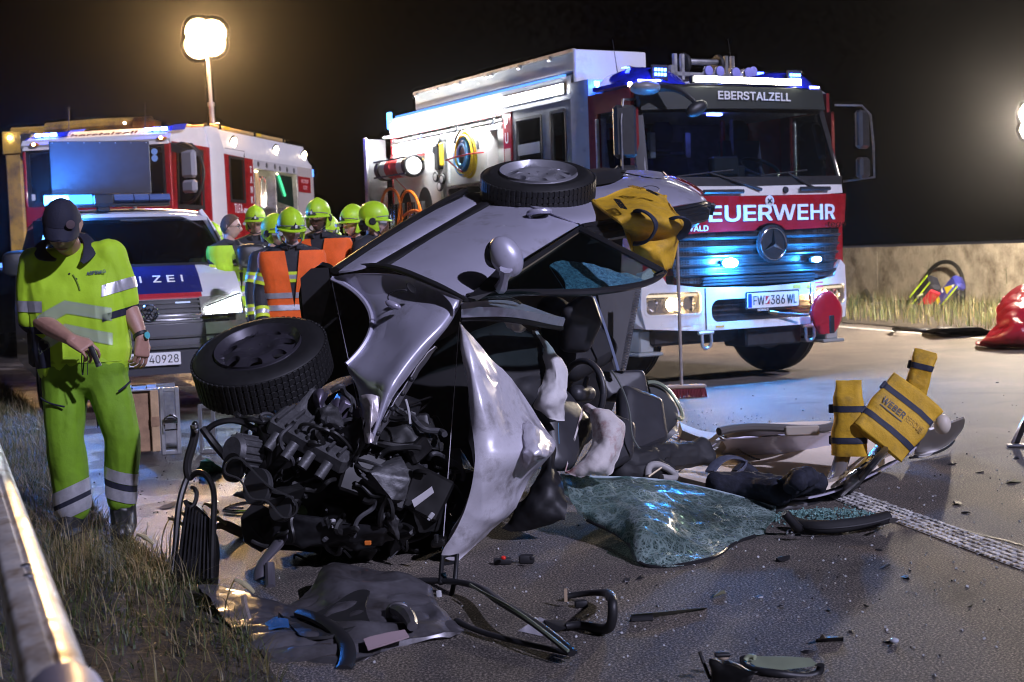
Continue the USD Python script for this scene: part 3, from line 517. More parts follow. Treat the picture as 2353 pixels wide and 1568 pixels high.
ld = part(T, 'led_strip', span(V(X - .035, 1.54, 3.02), V(X - .02, 2.93, 3.135)), BLACKP)
part(ld, 'light', [span(V(X - .05, y0, 3.03), V(X - .036, y1, 3.125)) for y0, y1 in ((1.55, 2.95), (2.97, 4.4), (4.42, 5.9))], LEDW)
part(T, 'rear_blue_lamp', [box(X - .02, 5.97, 3.18, .05, .08, .22, .01)], glow('blue_rear_lamp', (.1, .35, 1.0), 7))
part(T, 'red_band', span(V(X - .015, 2.72, 2.945), V(X + .02, 6.0, 3.015)), RED); part(T, 'band_lettering', text('EMPL', .03, YZL, (X - .016, 5.86, 2.965), .002, True), LETTERW)
pu = part(T, 'red_column', span(V(X - .012, 2.73, .75), V(X + .03, 2.915, 2.944)), RED)
for i, ch in enumerate('PU'): part(pu, 'letter', text(ch, .115, YZL, (X - .013, 2.87, 2.79 - .17 * i), .003, True, .07), LETTERW)
part(pu, 'sticker', [span(V(X - .016, 2.76, 2.35), V(X - .0125, 2.89, 2.56))], mat('column_sticker', (.5, .42, .42), .5))
# compartment
WHITEC = mat('compartment_white', (.72, .72, .71), .45, var=.04)
part(T, 'compartment', [span(V(-.72, 2.93, .8), V(-.68, 6.0, 2.94)), span(V(X + .02, 5.97, .8), V(-.7, 6.0, 2.94)), span(V(X + .02, 2.93, .8), V(-.7, 2.96, 2.94)), span(V(X + .02, 2.93, .78), V(-.7, 6.0, .82))], WHITEC)
part(T, 'locker_light', [span(V(X - .14, 3.0, 2.945), V(X - .08, 5.92, 2.955))], glow('locker_led', (.95, .97, 1.0), 150)); part(T, 'locker_light_arm', [span(V(X - .15, y, 2.956), V(X, y + .03, 2.97)) for y in (3.0, 4.4, 5.88)], ALU)
part(T, 'added_cab_fill', [box(-.1, .55, 2.725, .16, .05, .02)], glow('cab_night_blue', (.10, .14, 1.0), 60))  # unseen blue lamp added to brighten the cab interior
part(T, 'shelf', [span(V(X + .03, 2.96, z), V(-.72, 4.45, z + .025)) for z in (1.3, 1.75, 2.2)] + [span(V(X + .03, 4.45, 1.0), V(-.72, 4.48, 2.9))], ALU)
part(T, 'roller_shutter', [cyl((X + .02, 2.97, 2.9 - .05 * k), (X + .02, 5.95, 2.9 - .05 * k), .018, 8) for k in range(2)] + [span(V(X - .01, 2.97, 2.80), V(X + .02, 5.9, 2.83))], ALU)
each(T, 'shutter_clip', [hull([(X - .02, y, 2.92), (X - .02, y + .09, 2.85), (X - .02, y + .03, 2.92), (X - .02, y + .12, 2.85), (X, y, 2.92), (X, y + .09, 2.85)]) for y in (3.1, 4.0, 5.0, 5.85)], CHROME)
sw = part(T, 'swing_panel', plate(rrect(-5.93, .85, -4.55, 2.80, .02), .03, YZL, (X + .02, 0, 0)), WHITEC)
part(T, 'open_flap', [span(V(X - .30, 6.12, .9), V(X - .02, 6.16, 2.95), .006)], GREY); part(T, 'flap_edge', span(V(X - .32, 6.10, .9), V(X - .29, 6.18, 2.97), .006), ALU)
def yz(y, z, o=0.0): return V(X - .02 - o, y, z)
part(T, 'strap_bar', [span(V(X - .03, 4.95, 2.655), V(X - .015, 5.4, 2.685))], mat('strap_red', (.6, .03, .03), .6)); part(T, 'yellow_tag', span(V(X - .025, 5.0, 2.59), V(X - .015, 5.2, 2.62)), mat('tag_yellow', (.7, .5, .02), .6))
rc = part(T, 'rescue_cylinder', place(lathe([(0, 0), (.11, 0), (.125, .03), (.125, .87), (.11, .9), (0, .9)], 20), basis(V(0, 1, 0)), yz(5.0, 2.53, .13)), WHITEC)
part(rc, 'end_cap', [place(lathe([(.126, 0), (.145, .01), (.145, .10), (.126, .12)], 20), basis(V(0, 1, 0)), yz(y, 2.53, .13)) for y in (4.98, 5.82)] + [span(V(X - .29, 4.98, z), V(X - .27, 5.94, z + .02)) for z in (2.42, 2.62)], BLACKP)
part(rc, 'red_sleeve', place(lathe([(.127, 0), (.130, .0), (.130, .36), (.127, .36)], 20), basis(V(0, 1, 0)), yz(5.28, 2.53, .13)), mat('sleeve_red', (.55, .03, .03), .5))
part(rc, 'strap', tube([yz(5.42, 2.70, .2), yz(5.44, 2.55, .28), yz(5.40, 2.38, .2), yz(5.34, 2.2, .05)], .018, 6, flat=.3), mat('strap_red', (0, 0, 0)))
each(T, 'manometer', [place(lathe([(0, 0), (.06, 0), (.065, .02), (.06, .03), (0, .03)], 16), basis(V(-1, 0, 0)), yz(y, z)) for y, z in ((4.55, 2.80), (4.62, 2.36), (4.45, 2.32), (4.52, 2.24))], BLACKP)
each(T, 'manometer_face', [place(lathe([(0, .031), (.045, .031), (0, .034)], 16), basis(V(-1, 0, 0)), yz(y, z)) for y, z in ((4.55, 2.80), (4.62, 2.36), (4.45, 2.32), (4.52, 2.24))], LETTERW)
part(T, 'hose_block', [box(X, 4.60, 2.60, .08, .12, .32, .02), box(X, 4.66, 2.70, .1, .1, .12, .03)], BLACKP); part(T, 'yellow_valve', [box(X - .04, 4.44, 2.62, .05, .05, .28, .012)], mat('tag_yellow', (0, 0, 0)))
part(T, 'hose_tray', [span(V(X - .02, 3.28, 2.26), V(X, 4.25, 2.84)), span(V(X - .05, 3.25, 2.23), V(X + .1, 4.28, 2.262)), span(V(X - .05, 3.25, 2.24), V(X + .1, 3.28, 2.84)), span(V(X - .05, 4.25, 2.24), V(X + .1, 4.28, 2.84))], WHITEC)
rg = np.random.default_rng(2)
def coil(name, cy, cz, R, n, colour, spread, r=.017):
    for k in range(n): part(T, name, torus(yz(cy + rg.normal(0, spread), cz + rg.normal(0, spread), .03 + .02 * (k % 3)), R - .022 * k + rg.normal(0, .004), r, (1, rg.normal(0, .04), rg.normal(0, .04)), 32, 6), colour)
coil('yellow_hose_coil', 3.74, 2.57, .265, 3, mat('hose_yellow', (.65, .48, .01), .5), .012)
coil('blue_hose_coil', 3.80, 2.545, .235, 6, mat('hose_blue', (.03, .25, .55), .45), .012)
part(T, 'hose_black', tube([yz(4.0, 2.72, .06), yz(3.8, 2.86, .06), yz(3.5, 2.80, .06), yz(3.4, 2.6, .06)], .014, 6), BLACKP)
part(T, 'hose_strap', [tube([yz(4.16, 2.53, .10), yz(3.7, 2.55, .12), yz(3.22, 2.55, .1)], .022, 6, flat=.4), tube([yz(4.1, 2.52, .1), yz(3.9, 2.44, .12), yz(3.75, 2.36, .1)], .014, 6, flat=.5)], mat('strap_red', (0, 0, 0)))
for y in (4.42, 4.2, 3.95, 3.4): b = part(T, 'air_bottle', place(lathe([(0, 0), (.07, .0), (.085, .03), (.085, .40), (.05, .46), (.02, .48), (0, .48)], 16), None, (X + .12, y, 1.78)), BLACKP); part(b, 'yellow_band', place(lathe([(.086, .25), (.089, .25), (.089, .32), (.086, .32)], 16), None, (X + .12, y, 1.78)), mat('safety_yellow', (0, 0, 0)))
each(T, 'tool_case', [box(X + .15, 3.75, 1.95, .2, .34, .3, .04)], mat('case_grey_green', (.16, .2, .19), .5)); each(T, 'tool_case', [box(X + .2, 3.2, 1.95, .25, .25, .3, .04)], mat('case_grey_green', (0, 0, 0)))
for k, y in enumerate((5.75, 5.5, 5.2, 4.9)): part(T, 'strut_tool', [cyl(yz(y, 1.3, .08), yz(y, 2.08, .08), .035, 12), cyl(yz(y + .09, 1.3, .08), yz(y + .09, 2.08, .08), .03, 12)], (CHROME, STEEL)[k % 2])
each(T, 'dark_cutout', [plate([(-y + .2 * math.cos(a), 2.0 + .26 * math.sin(a)) for a in np.linspace(0, math.pi, 12)] + [(-y - .2, 1.2), (-y + .2, 1.2)], .004, YZL, (X - .012, 0, 0)) for y in (5.6, 5.0)], mat('foam_black', (.02, .02, .02), .8))
ORANGE = mat('hose_orange', (.75, .16, .01), .45)
for pts in ([(5.95, 1.4), (6.02, 1.9), (5.75, 2.24), (5.3, 2.18), (5.15, 1.85), (5.35, 1.4)], [(5.45, 1.35), (5.45, 1.85), (5.15, 2.2), (4.75, 2.1), (4.62, 1.7)], [(5.7, 1.5), (5.3, 1.9), (4.8, 1.95), (4.6, 1.9)]): part(T, 'orange_hose', tube([yz(y, z, .14 + .03 * k) for k, (y, z) in enumerate(pts)], .018, 6), ORANGE)
part(T, 'side_skirt', [span(V(X - .01, 1.46, .55), V(X + .02, 2.73, .62)), span(V(X, 2.93, .5), V(X + .03, 6.0, .78))], GREY); fl = part(T, 'led_strip', span(V(1.25, 1.54, 3.02), V(1.27, 5.9, 3.135)), BLACKP); part(fl, 'light', [span(V(1.272, y0, 3.03), V(1.285, y1, 3.125)) for y0, y1 in ((1.55, 2.95), (2.97, 4.4), (4.42, 5.9))], glow('led_far_side', (1.0, .76, .46), 160)); part(T, 'far_side', span(V(1.2, 1.1, .6), V(1.25, 6.0, 3.0)), RED); part(T, 'rear_wall', span(V(-1.24, 6.0, .7), V(1.24, 6.03, 3.2)), RED)  # light strip on the hidden flank is added to brighten the wall
# the red winch bag hangs from the bumper; broom and so on follow later
wb = thing('winch_bag', 'shiny red cover over the winch on the white front bumper of the fire engine', 'bag', (2.5, 14.2, 0), math.radians(29))
part(wb, 'cover', bumpy(trimesh.smoothing.filter_laplacian(loft([[(.72 + r * math.cos(a) * w, -.10 + .18 * r * math.sin(a) * -1, z) for a in np.linspace(0, 2 * math.pi, 10, endpoint=False)] for z, r, w in ((.44, .02, 1), (.45, .13, .9), (.55, .18, 1.1), (.68, .22, 1), (.80, .16, .8), (.84, .03, 1))], 16), iterations=1), .016, 9, 4), mat('bag_vinyl_red', (.38, .012, .03), .28, coat=.3, bump=.01, bscale=9))
part(wb, 'strap', [box(.66, -.29, .56, .06, .02, .18, .005)], BLACKP); part(wb, 'cable', tube([(.12, -.05, .70), (.2, -.06, .69), (.5, -.12, .66)], .012, 6), STEEL); part(wb, 'cable_hook', [cyl((.06, -.05, .71), (.16, -.05, .695), .018)], mat('brass', (.6, .4, .2), .3, metal=1))
# ================================================================ THE LEFT FIRE ENGINE (local frame as before, its left flank shows)
T = thing('fire_engine', 'white-roofed red tank fire engine behind the police van, rear lockers open and lit', 'fire engine', (-6.35, 22, 0), math.radians(-11))
XL, XR = -1.16, 1.30
WHITE2 = mat('white_cab_paint', (.72, .72, .73), .35, coat=.4, var=.04)
# cab: lower red shell, white brow, windscreen with interior
part(T, 'cab_front', [span(V(XL, -.02, .55), V(XR, .06, 2.38), .02)], RED)
part(T, 'bumper', [span(V(XL, -.12, .45), V(XR, .02, .95), .04)], WHITE2)
br = rings([[(XL + .02, y0, z0), (XR - .02, y0, z0), (XR - .08, y1, z1), (XL + .08, y1, z1)] for y0, z0, y1, z1 in ((-.05, 3.24, -.0, 3.40), (.0, 3.24, .25, 3.52), (1.5, 3.24, 1.5, 3.60))])
part(T, 'cab_brow', br, WHITE2)
part(T, 'brow_lip', loft([[(x, -.06 + .05 * abs(x - .07), 3.25), (x, -.10 + .05 * abs(x - .07), 3.32), (x, .02, 3.40), (x, .1, 3.3)] for x in np.linspace(XL, XR, 7)], 20), WHITE2)
part(T, 'name_lettering', place(text('Eberstalzell', .13, np.stack([V(1, 0, 0), V(0, .85, .53), V(0, -.53, .85)], 1), (-.52, .03, 3.405), .004, True, 1.25)), mat('lettering_dark_red', (.12, .01, .015), .5))
for x in (-.92, 1.18):
    m_ = part(T, 'marker_lamp', ell((x, -.11 + .05 * abs(x - .07), 3.325), (.085, .03, .035), 2), mat('amber_lens', (.6, .2, .03), .2)); part(m_, 'bulb', ell((x, -.13 + .05 * abs(x - .07), 3.327), (.032, .02, .022), 2), glow('amber_bulb', (1, .5, .16), 60))
for x0, x1 in ((XL + .02, -.42), (.80, XR)):
    b = part(T, 'roof_beacon', rings([[(x0, y, 3.40 + dz * .6), (x1, y, 3.44 + dz), (x1, y + .5, 3.50 + dz), (x0, y + .5, 3.46 + dz * .6)] for y, dz in ((.04, 0), (.10, .07), (.16, .1))]), mat('beacon_dome2', (.03, .06, .6), .1, coat=.8))
    part(b, 'lit_lens', [box((x0 + x1) / 2 + dx, .045, 3.475, .11, .03, .05, .01) for dx in (-.13, .0, .13)], glow('beacon_soft', (.03, .06, 1.0), 130))
part(T, 'windscreen', span(V(XL + .06, .0, 2.4), V(XR - .09, .01, 3.24)), pane('truck_windscreen2', (.45, .5, .55), .02))
part(T, 'pillar', [span(V(XR - .11, -.03, 2.36), V(XR, .1, 3.26), .02)], RED); part(T, 'pillar', [span(V(XL, -.03, 2.36), V(XL + .07, .1, 3.26), .02)], RED)
part(T, 'windscreen_frame', [plate(rrect(XL + .05, 2.37, XR - .1, 3.25, .04), .02, XZ, (0, .0, 0), (rrect(XL + .12, 2.44, XR - .14, 3.2, .04),))], BLACKP)
part(T, 'cab_back', span(V(XL + .05, 1.5, 2.0), V(XR - .05, 1.55, 3.3)), DARK); part(T, 'cab_floor', span(V(XL + .05, .05, 2.0), V(XR - .05, 1.5, 2.06)), DARK)
part(T, 'dashboard', hull([(x, y, z) for x in (XL + .08, XR - .08) for y, z in ((.06, 2.3), (.06, 2.46), (.35, 2.52), (.5, 2.3))]), BLACKP)
for x in (-.75, .0, .75): seat(x, .9, 2.3, T)
part(T, 'windscreen_sticker', plate(rrect(-1.06, 2.47, -.98, 2.57, .02), .004, XZ, (0, -.006, 0)), LETTERW); part(T, 'grab_rail', cyl((-.72, .12, 2.45), (-.76, .12, 2.8), .02), mat('rail_yellow', (.6, .5, .2), .5))
for z in (3.10, 3.20): part(T, 'sensor_disc', place(lathe([(0, 0), (.05, 0), (.05, .008), (0, .01)], 18), basis(V(0, -1, 0)), (1.03, -.005, z - .07)), mat('disc_blue', (.25, .45, .85), .3))
# cab left side
part(T, 'cab_side', plate([(0, .5), (1.48, .5), (1.6, 3.28), (0.02, 3.28)], .04, YZR, (XR - .04, 0, 0), ([(.18, 2.3), (1.1, 2.3), (1.15, 3.18), (.22, 3.18)],)), RED)
part(T, 'side_window', span(V(XR - .02, .15, 2.28), V(XR - .012, 1.18, 3.2)), GLASSD); part(T, 'side_window_frame', plate([(.14, 2.26), (1.16, 2.26), (1.2, 3.22), (.18, 3.22)], .015, YZR, (XR + .0, 0, 0), ([(.2, 2.33), (1.1, 2.33), (1.13, 3.16), (.24, 3.16)],)), BLACKP)
mr = part(T, 'mirror_arm', [tube([(XR, .1, 3.16), (XR + .25, .0, 3.22), (XR + .42, .05, 3.05), (XR + .40, .08, 2.5), (XR + .06, .25, 2.35)], .022, 8), hull([(XR - .02, .0, 3.12), (XR - .02, .0, 3.26), (XR + .45, .0, 3.02), (XR + .5, .05, 3.06), (XR + .3, .1, 3.24), (XR + .1, .2, 3.2)])], BLACKP)
for z, h in ((2.92, .42), (2.58, .2)): m_ = part(T, 'mirror', place(box(0, 0, 0, .26, .12, h, .04), euler(z=-.3), (XR + .27, .02, z)), mat('mirror_shell', (.25, .26, .30), .4, coat=.3))
part(T, 'cab_corner', rings([[(XR - .3, 1.48, z), (XR + .01, 1.48, z), (XR + .03, 1.6, z), (XR + .02, 2.02 + (.0 if z > 2.6 else .04), z), (XR - .3, 2.02, z)] for z in (.5, 1.2, 2.4, 3.3)] + [[(XR - .3, 1.5, 3.62), (XR - .08, 1.5, 3.62), (XR - .06, 1.6, 3.64), (XR - .06, 2.0, 3.64), (XR - .3, 2.0, 3.64)]]), WHITE2)
for z in np.linspace(2.3, 3.5, 22): pass
# body
part(T, 'body_upper', rings([[(XR + .0, y, 3.20), (XR + .02, y, 3.30), (XR - .08, y, 3.62), (XR - .5, y, 3.64), (XR - .5, y, 3.2)] for y in (2.02, 6.3)] + [[(XR - .02, 6.6, 3.18), (XR - .02, 6.6, 3.26), (XR - .2, 6.55, 3.52), (XR - .5, 6.5, 3.56), (XR - .5, 6.6, 3.18)]]), WHITE2)
for y in (2.52, 4.55, 6.11):
    c = part(T, 'flood_lamp', place(lathe([(0, 0), (.10, 0), (.12, .02), (.11, .04), (0, .04)], 22), basis(V(1, -.12, -.25)), (XR - .03, y, 3.44)), CHROME); part(c, 'lens', place(lathe([(0, .041), (.092, .041), (.085, .05), (0, .055)], 22), basis(V(1, -.12, -.25)), (XR - .03, y, 3.44)), glow('flood_lamp_lit', (1, .80, .52), 24))
part(T, 'crew_door', plate([(2.06, .6), (3.36, .6), (3.37, 3.20), (2.06, 3.22)], .04, YZR, (XR - .035, 0, 0), ([(2.30, 2.46), (2.92, 2.46), (2.92, 3.18), (2.28, 3.18)],)), RED)
part(T, 'crew_window', span(V(XR - .02, 2.25, 2.44), V(XR - .012, 2.95, 3.2)), pane('crew_glass', (.25, .28, .3), .02)); part(T, 'crew_window_frame', plate(rrect(2.26, 2.42, 2.95, 3.2, .03), .012, YZR, (XR + .004, 0, 0), (rrect(2.31, 2.47, 2.90, 3.16, .03),)), BLACKP)
part(T, 'door_line', [span(V(XR + .004, 2.08, 3.30), V(XR + .018, 2.96, 3.315)), span(V(XR + .004, 2.95, 3.21), V(XR + .018, 2.965, 3.315))], BLACKP)
for i, ch in enumerate('TANK1'): part(T, 'side_letter', text(ch, .11, YZR, (XR + .008, 3.20, 2.96 - .175 * i), .003, True, .09), LETTERW)
part(T, 'type_lettering', [text('TLFA', .15, YZR, (XR + .008, 2.42, 2.25), .003, False, .36)], LETTERW); part(T, 'type_lettering', [text('4000', .08, YZR, (XR + .008, 2.83, 2.25), .003, True, .2)], LETTERW)
part(T, 'locker_wall', [span(V(XR - .55, 3.4, .8), V(XR - .5, 6.4, 3.2))], LGREY)
for y in (3.38, 4.46, 5.62): part(T, 'locker_post', [span(V(XR - .5, y, .8), V(XR + .005, y + .06, 3.2), .005)], ALU)
part(T, 'locker_shelf', [span(V(XR - .5, 3.4, 2.36), V(XR - .02, 5.62, 2.39))], ALU)
part(T, 'locker_lintel', span(V(XR - .05, 3.40, 3.05), V(XR + .012, 5.66, 3.2)), LGREY)
for k in range(3): part(T, 'lintel_bolt', [ell((XR + .015, 3.6 + .42 * k, 3.13), (.012, .05, .05), 1)], STEEL); part(T, 'lintel_bolt', [ell((XR + .015, 4.7 + .38 * k, 3.11), (.012, .05, .05), 1)], STEEL)
for y in (3.5, 4.55): part(T, 'locker_lamp', box(XR - .12, y + .18, 3.02, .06, .34, .03, .01), glow('locker_lamp_lit', (1, .92, .55), 16))
part(T, 'hanging_gear', [tube([(XR - .1, 3.6 + .16 * k, 2.98), (XR - .08, 3.62 + .16 * k, 2.7), (XR - .1, 3.58 + .16 * k, 2.4)], .045, 8) for k in range(2)], mat('gear_tan', (.5, .34, .16), .6))
part(T, 'hose_reel_red', torus((XR - .15, 4.15, 2.75), .18, .03, (1, 0, 0), 20, 6), mat('sleeve_red', (0, 0, 0)))
part(T, 'chrome_tube', [cyl((XR - .15, 3.95 + .12 * k, 2.40), (XR - .15, 3.95 + .12 * k, 2.95), .04) for k in range(4)], CHROME)
part(T, 'locker_window', [hull([(XR - .03, 4.62, 3.0), (XR - .03, 5.45, 3.0), (XR - .03, 4.62, 2.5), (XR - .03, 5.5, 2.42), (XR - .06, 4.62, 3.0), (XR - .06, 5.5, 2.42)])], mat('dark_green_glass', (.008, .03, .02), .1, coat=.5))
part(T, 'green_light', [tube([(XR - .02, 4.7, 2.98), (XR - .015, 4.85, 2.8), (XR - .02, 5.0, 2.62)], .022, 6)], glow('green_glow', (.08, .8, .35), 1.6))
part(T, 'rear_corner', rings([[(XR - .5, 5.68, z), (XR + .008, 5.68, z), (XR + .006, 6.6, z), (XR - .5, 6.62, z)] for z in (.8, 3.2)]), mat('rear_beige', (.40, .36, .33), .5))
part(T, 'warning_panel', plate([(5.7, 2.72), (6.4, 2.72), (6.4, 3.02), (5.68, 3.02)], .004, YZR, (XR + .008, 0, 0)), RED); part(T, 'warning_lettering', [text('NOTRUF', .07, YZR, (XR + .013, 5.86, 2.9), .003, True, .42), text('122', .07, YZR, (XR + .013, 5.96, 2.78), .003, True, .22)], mat('faded_white', (.55, .3, .3), .5))
part(T, 'rear_blue_lamp', box(XR + .0, 6.58, 3.12, .03, .06, .14), glow('blue_rear_lamp2', (.1, .3, 1), 3))
part(T, 'body_core', [span(V(XL, 1.56, .7), V(XR - .56, 6.6, 3.5))], RED); part(T, 'lower_skirt', span(V(XR - .03, 3.4, .55), V(XR, 6.6, .8)), RED)
part(T, 'roof_ladder', [tube([(XR - .25, 1.95, 3.70), (XR - .25, 5.7, 3.70)], .035, 8, smooth=False), tube([(XR - .6, 1.95, 3.70), (XR - .6, 5.7, 3.70)], .035, 8, smooth=False)] + [cyl((XR - .25, y, 3.7), (XR - .6, y, 3.7), .02) for y in np.linspace(2.1, 5.6, 10)], mat('ladder_wood', (.5, .33, .12), .5))
for y in (2.0, 2.5, 4.1, 5.6): part(T, 'ladder_clamp', [box(XR - .25, y, 3.71, .08, .1, .12, .01)], CHROME)
for y in (2.8, 4.3): part(T, 'reflex_label', box(XR - .215, y, 3.705, .012, .22, .05), mat('tag_yellow', (0, 0, 0)))
for x in (-.63, .66): part(T, 'antenna', tube([(x, .5, 3.55), (x, .55, 3.95)], [.008, .004], 5, smooth=False), BLACKP)
part(T, 'roof_lamp', [ell((x, .3, 3.62), (.022, .022, .022), 1) for x in (.42,)], glow('roof_spot', (1, .9, .8), 30))
for s, x in ((-1, XL + .14), (1, XR - .14)): truck_wheel(T, V(x, 1.0, .5), s); truck_wheel(T, V(x, 5.0, .5), s)

# ================================================================ THE POLICE VAN
T = thing('police_van', 'silver and blue police van with blue roof lights flashing behind the man in yellow', 'van', (-3.38, 13.3, 0), math.radians(22))
VSIL = mat('van_silver', (.62, .62, .65), .36, metal=.12, coat=.5, var=.03); VBLUE = mat('van_blue', (.012, .016, .12), .35, coat=.4); VRED = mat('van_red', (.42, .02, .03), .4, coat=.3)
def vb(x): return .22 * (np.abs(x) / .95) ** 2.4
def vbend(m, off=0.0):
    m = m.subdivide_to_size(.10); m.vertices[:, 1] += vb(m.vertices[:, 0]) + off; return m
# profile from the bumper up over bonnet, windscreen, roof: y(z)
prof = [(-.02, .36), (-.04, .60), (-.01, .84), (.02, .92), (.10, 1.08), (.30, 1.28), (.48, 1.385), (.90, 1.83), (1.02, 1.93), (1.3, 1.975), (2.6, 1.985), (4.7, 1.95), (4.85, 1.7), (4.9, .4)]
def vy(z): return np.interp(z, [p[1] for p in prof[:10]], [p[0] for p in prof[:10]])
def hw(z): return np.interp(z, [.3, .9, 1.38, 1.9, 1.98], [.95, .95, .92, .76, .66])
def skin(z0, z1, x0, x1, off=0.0, n=10, nx=26, th=.02):
    """a patch of the van's nose between two heights; x0, x1 in fractions of the half width"""
    g = np.array([[(f * hw(z), vy(z) + vb(f * .95) - off, z) for f in np.linspace(x0, x1, nx)] for z in np.linspace(z0, z1, n)])
    b = g + V(0, th, 0); n0 = g.shape[0] * nx; idx = np.arange(n0).reshape(n, nx)
    q = [a.ravel() for a in (idx[:-1, :-1], idx[1:, :-1], idx[1:, 1:], idx[:-1, 1:])]; f1 = np.vstack([np.c_[q[0], q[3], q[2]], np.c_[q[0], q[2], q[1]]])
    rim = np.r_[idx[0, :], idx[1:, -1], idx[-1, -2::-1], idx[-2:0, 0]]; r2 = np.roll(rim, -1)
    return trimesh.Trimesh(np.vstack([g.reshape(-1, 3), b.reshape(-1, 3)]), np.vstack([f1, f1[:, ::-1] + n0, np.c_[rim, r2, r2 + n0], np.c_[rim, r2 + n0, rim + n0]]), process=False)
part(T, 'bonnet', skin(1.06, 1.385, -1, 1), VSIL); part(T, 'bonnet_decal', skin(1.118, 1.38, -.58, .575, .004, th=.003), VBLUE); part(T, 'bonnet_stripe', skin(1.064, 1.118, -.58, .555, .004, th=.003), VRED)
each(T, 'front_letter', [(lambda m: (m.vertices.__setitem__((slice(None), 1), m.vertices[:, 1] + vy(m.vertices[:, 2]) + vb(m.vertices[:, 0]) - .008), m)[1])((text(ch, .062, XZ, (-.44 + .131 * i, 0, 1.225), .003, True, .075) if ch != 'I' else box(-.425 + .131 * i, -.0015, 1.256, .019, .003, .062))) for i, ch in enumerate('POLIZEI')], LETTERW)
part(T, 'grille', skin(.83, 1.06, -.5, .5), mat('van_grille', (.02, .02, .022), .3)); part(T, 'grille_blade', [skin(z, z + .018, -.52, .52, .012, 3, th=.02) for z in (.84, .885, .93, .975, 1.02)], BLACKP); part(T, 'chrome_line', [skin(.905, .914, -.52, .52, .016, 3), skin(.865, .872, -.52, .52, .016, 3)], CHROME)
part(T, 'bumper', skin(.36, .83, -1, 1, .0, 12), mat('van_bumper_dark', (.05, .05, .06), .5)); part(T, 'bumper_lip', [skin(.60, .63, -.95, .95, .025, 3), skin(.70, .72, -.9, .9, .02, 3)], BLACKP); part(T, 'bumper_wing', [skin(.66, .83, .55, 1.0, .008, 6)], VSIL); part(T, 'bumper_wing', [skin(.66, .83, -1.0, -.55, .008, 6)], VSIL)
part(T, 'emblem', [torus((0, -.03, .945), .075, .008, (0, 1, 0), 28, 8)] + [tube([(x0, -.035, z0), (x1, -.035, z1)], .006, 6, smooth=False) for x0, z0, x1, z1 in ((-.045, 1.0, -.018, .952), (-.018, .952, 0, .985), (0, .985, .018, .952), (.018, .952, .045, 1.0), (-.065, .955, -.03, .89), (-.03, .89, 0, .94), (0, .94, .03, .89), (.03, .89, .065, .955))], CHROME)
for s in (-1, 1):
    h = part(T, 'headlight', skin(.90, 1.075, .52 * s if s > 0 else -.97, .97 if s > 0 else -.52, .006, 6), LENSHOUSE)
    lg = np.array([[(s * f * hw(z), vy(z) + vb(f * .95) - .02, z) for f in np.linspace(.57, .955, 14)] for z in [0] ][0:0] or [[(s * f * hw(.95), vy(.915 + v * (.055 + .095 * g_)) + vb(f * .95) - .02, .915 + .012 * g_ + v * (.055 + .095 * g_)) for g_, f in zip(np.linspace(0, 1, 14), np.linspace(.57, .955, 14))] for v in np.linspace(0, 1, 6)])
    part(h, 'lit_lens', shell(lg, .006), LAMPWHITE)
    part(h, 'lamp_brow', tube([lg[-1][0] + V(0, -.004, .006), lg[-1][7] + V(0, -.004, .008), lg[-1][-1] + V(0, -.004, .006)], .010, 6), BLACKP)
    part(T, 'fender', rings([[(s * (hw(z) - .1), vy(z) + vb(.95), z), (s * hw(z), vy(z) + .24, z), (s * (hw(z) + .01), 1.0, z), (s * (hw(z) - .1), 1.0, z)] for z in (.45, .9, 1.2, 1.385)]), VSIL)
    part(T, 'body_side', rings([[(s * (hw(z) - .06), y0, z), (s * hw(z), y0, z), (s * hw(z), 4.85, z), (s * (hw(z) - .06), 4.85, z)] for z, y0 in ((.3, 1.0), (.9, 1.0), (1.385, 1.0))]), VSIL)
    part(T, 'side_glass', rings([[(s * (hw(z) - .02), y0, z), (s * (hw(z) - .005), y0, z), (s * (hw(z) - .005), 4.7, z), (s * (hw(z) - .02), 4.7, z)] for z, y0 in ((1.385, .62), (1.86, 1.05))]), GLASSD)
    part(T, 'a_pillar', tube([(s * .915, .50 + .2, 1.38), (s * .84, .72 + .18, 1.63), (s * .745, .93 + .15, 1.86), (s * .70, 1.1, 1.93)], .032, 8), VSIL)
    c = part(T, 'wheel', place(lathe([(.2, -.1), (.30, -.1), (.34, -.07), (.345, 0), (.34, .07), (.30, .1), (.2, .1)], 32, True), basis(V(s, 0, 0)), (s * .86, .95, .345)), RUBBER); part(c, 'rim', place(lathe([(0, .05), (.19, .08), (.2, .09), (.2, -.05), (0, -.05)], 24), basis(V(s, 0, 0)), (s * .86, .95, .345)), LGREY)
    m_ = part(T, 'wing_mirror', loft([[(s * (1.0 + dx), .52 + dy * f, 1.45 + dz * f) for dy, dz in ((-.10, -.10), (-.02, -.125), (.07, -.1), (.07, .1), (-.02, .12), (-.1, .08))] for dx, f in ((-.06, .5), (0, .95), (.1, 1.0), (.20, .9), (.25, .4))], 16), BLACKP); part(m_, 'mirror_arm', cyl((s * .9, .6, 1.38), (s * 1.0, .56, 1.40), .035), BLACKP)
part(T, 'windscreen', skin(1.40, 1.86, -.93, .93, .0, 10, th=.006), pane('van_windscreen', (.5, .55, .58), .015)); part(T, 'windscreen_edge', [skin(1.38, 1.405, -.96, .96, .006, 3), skin(1.85, 1.875, -.95, .95, .006, 3)], BLACKP)
part(T, 'roof', loft([[(f * hw(1.9) * w, y, z - .05 * abs(f) ** 3) for f in np.linspace(-1, 1, 11)] + [(f * hw(1.9) * w, y, z - .08) for f in (1, -1)] for y, z, w in ((1.0 + .02, 1.91, 1.0), (1.14, 1.95, 1.0), (1.6, 1.985, 1.0), (3, 1.99, 1.0), (4.8, 1.95, 1.0))], 20), VSIL)
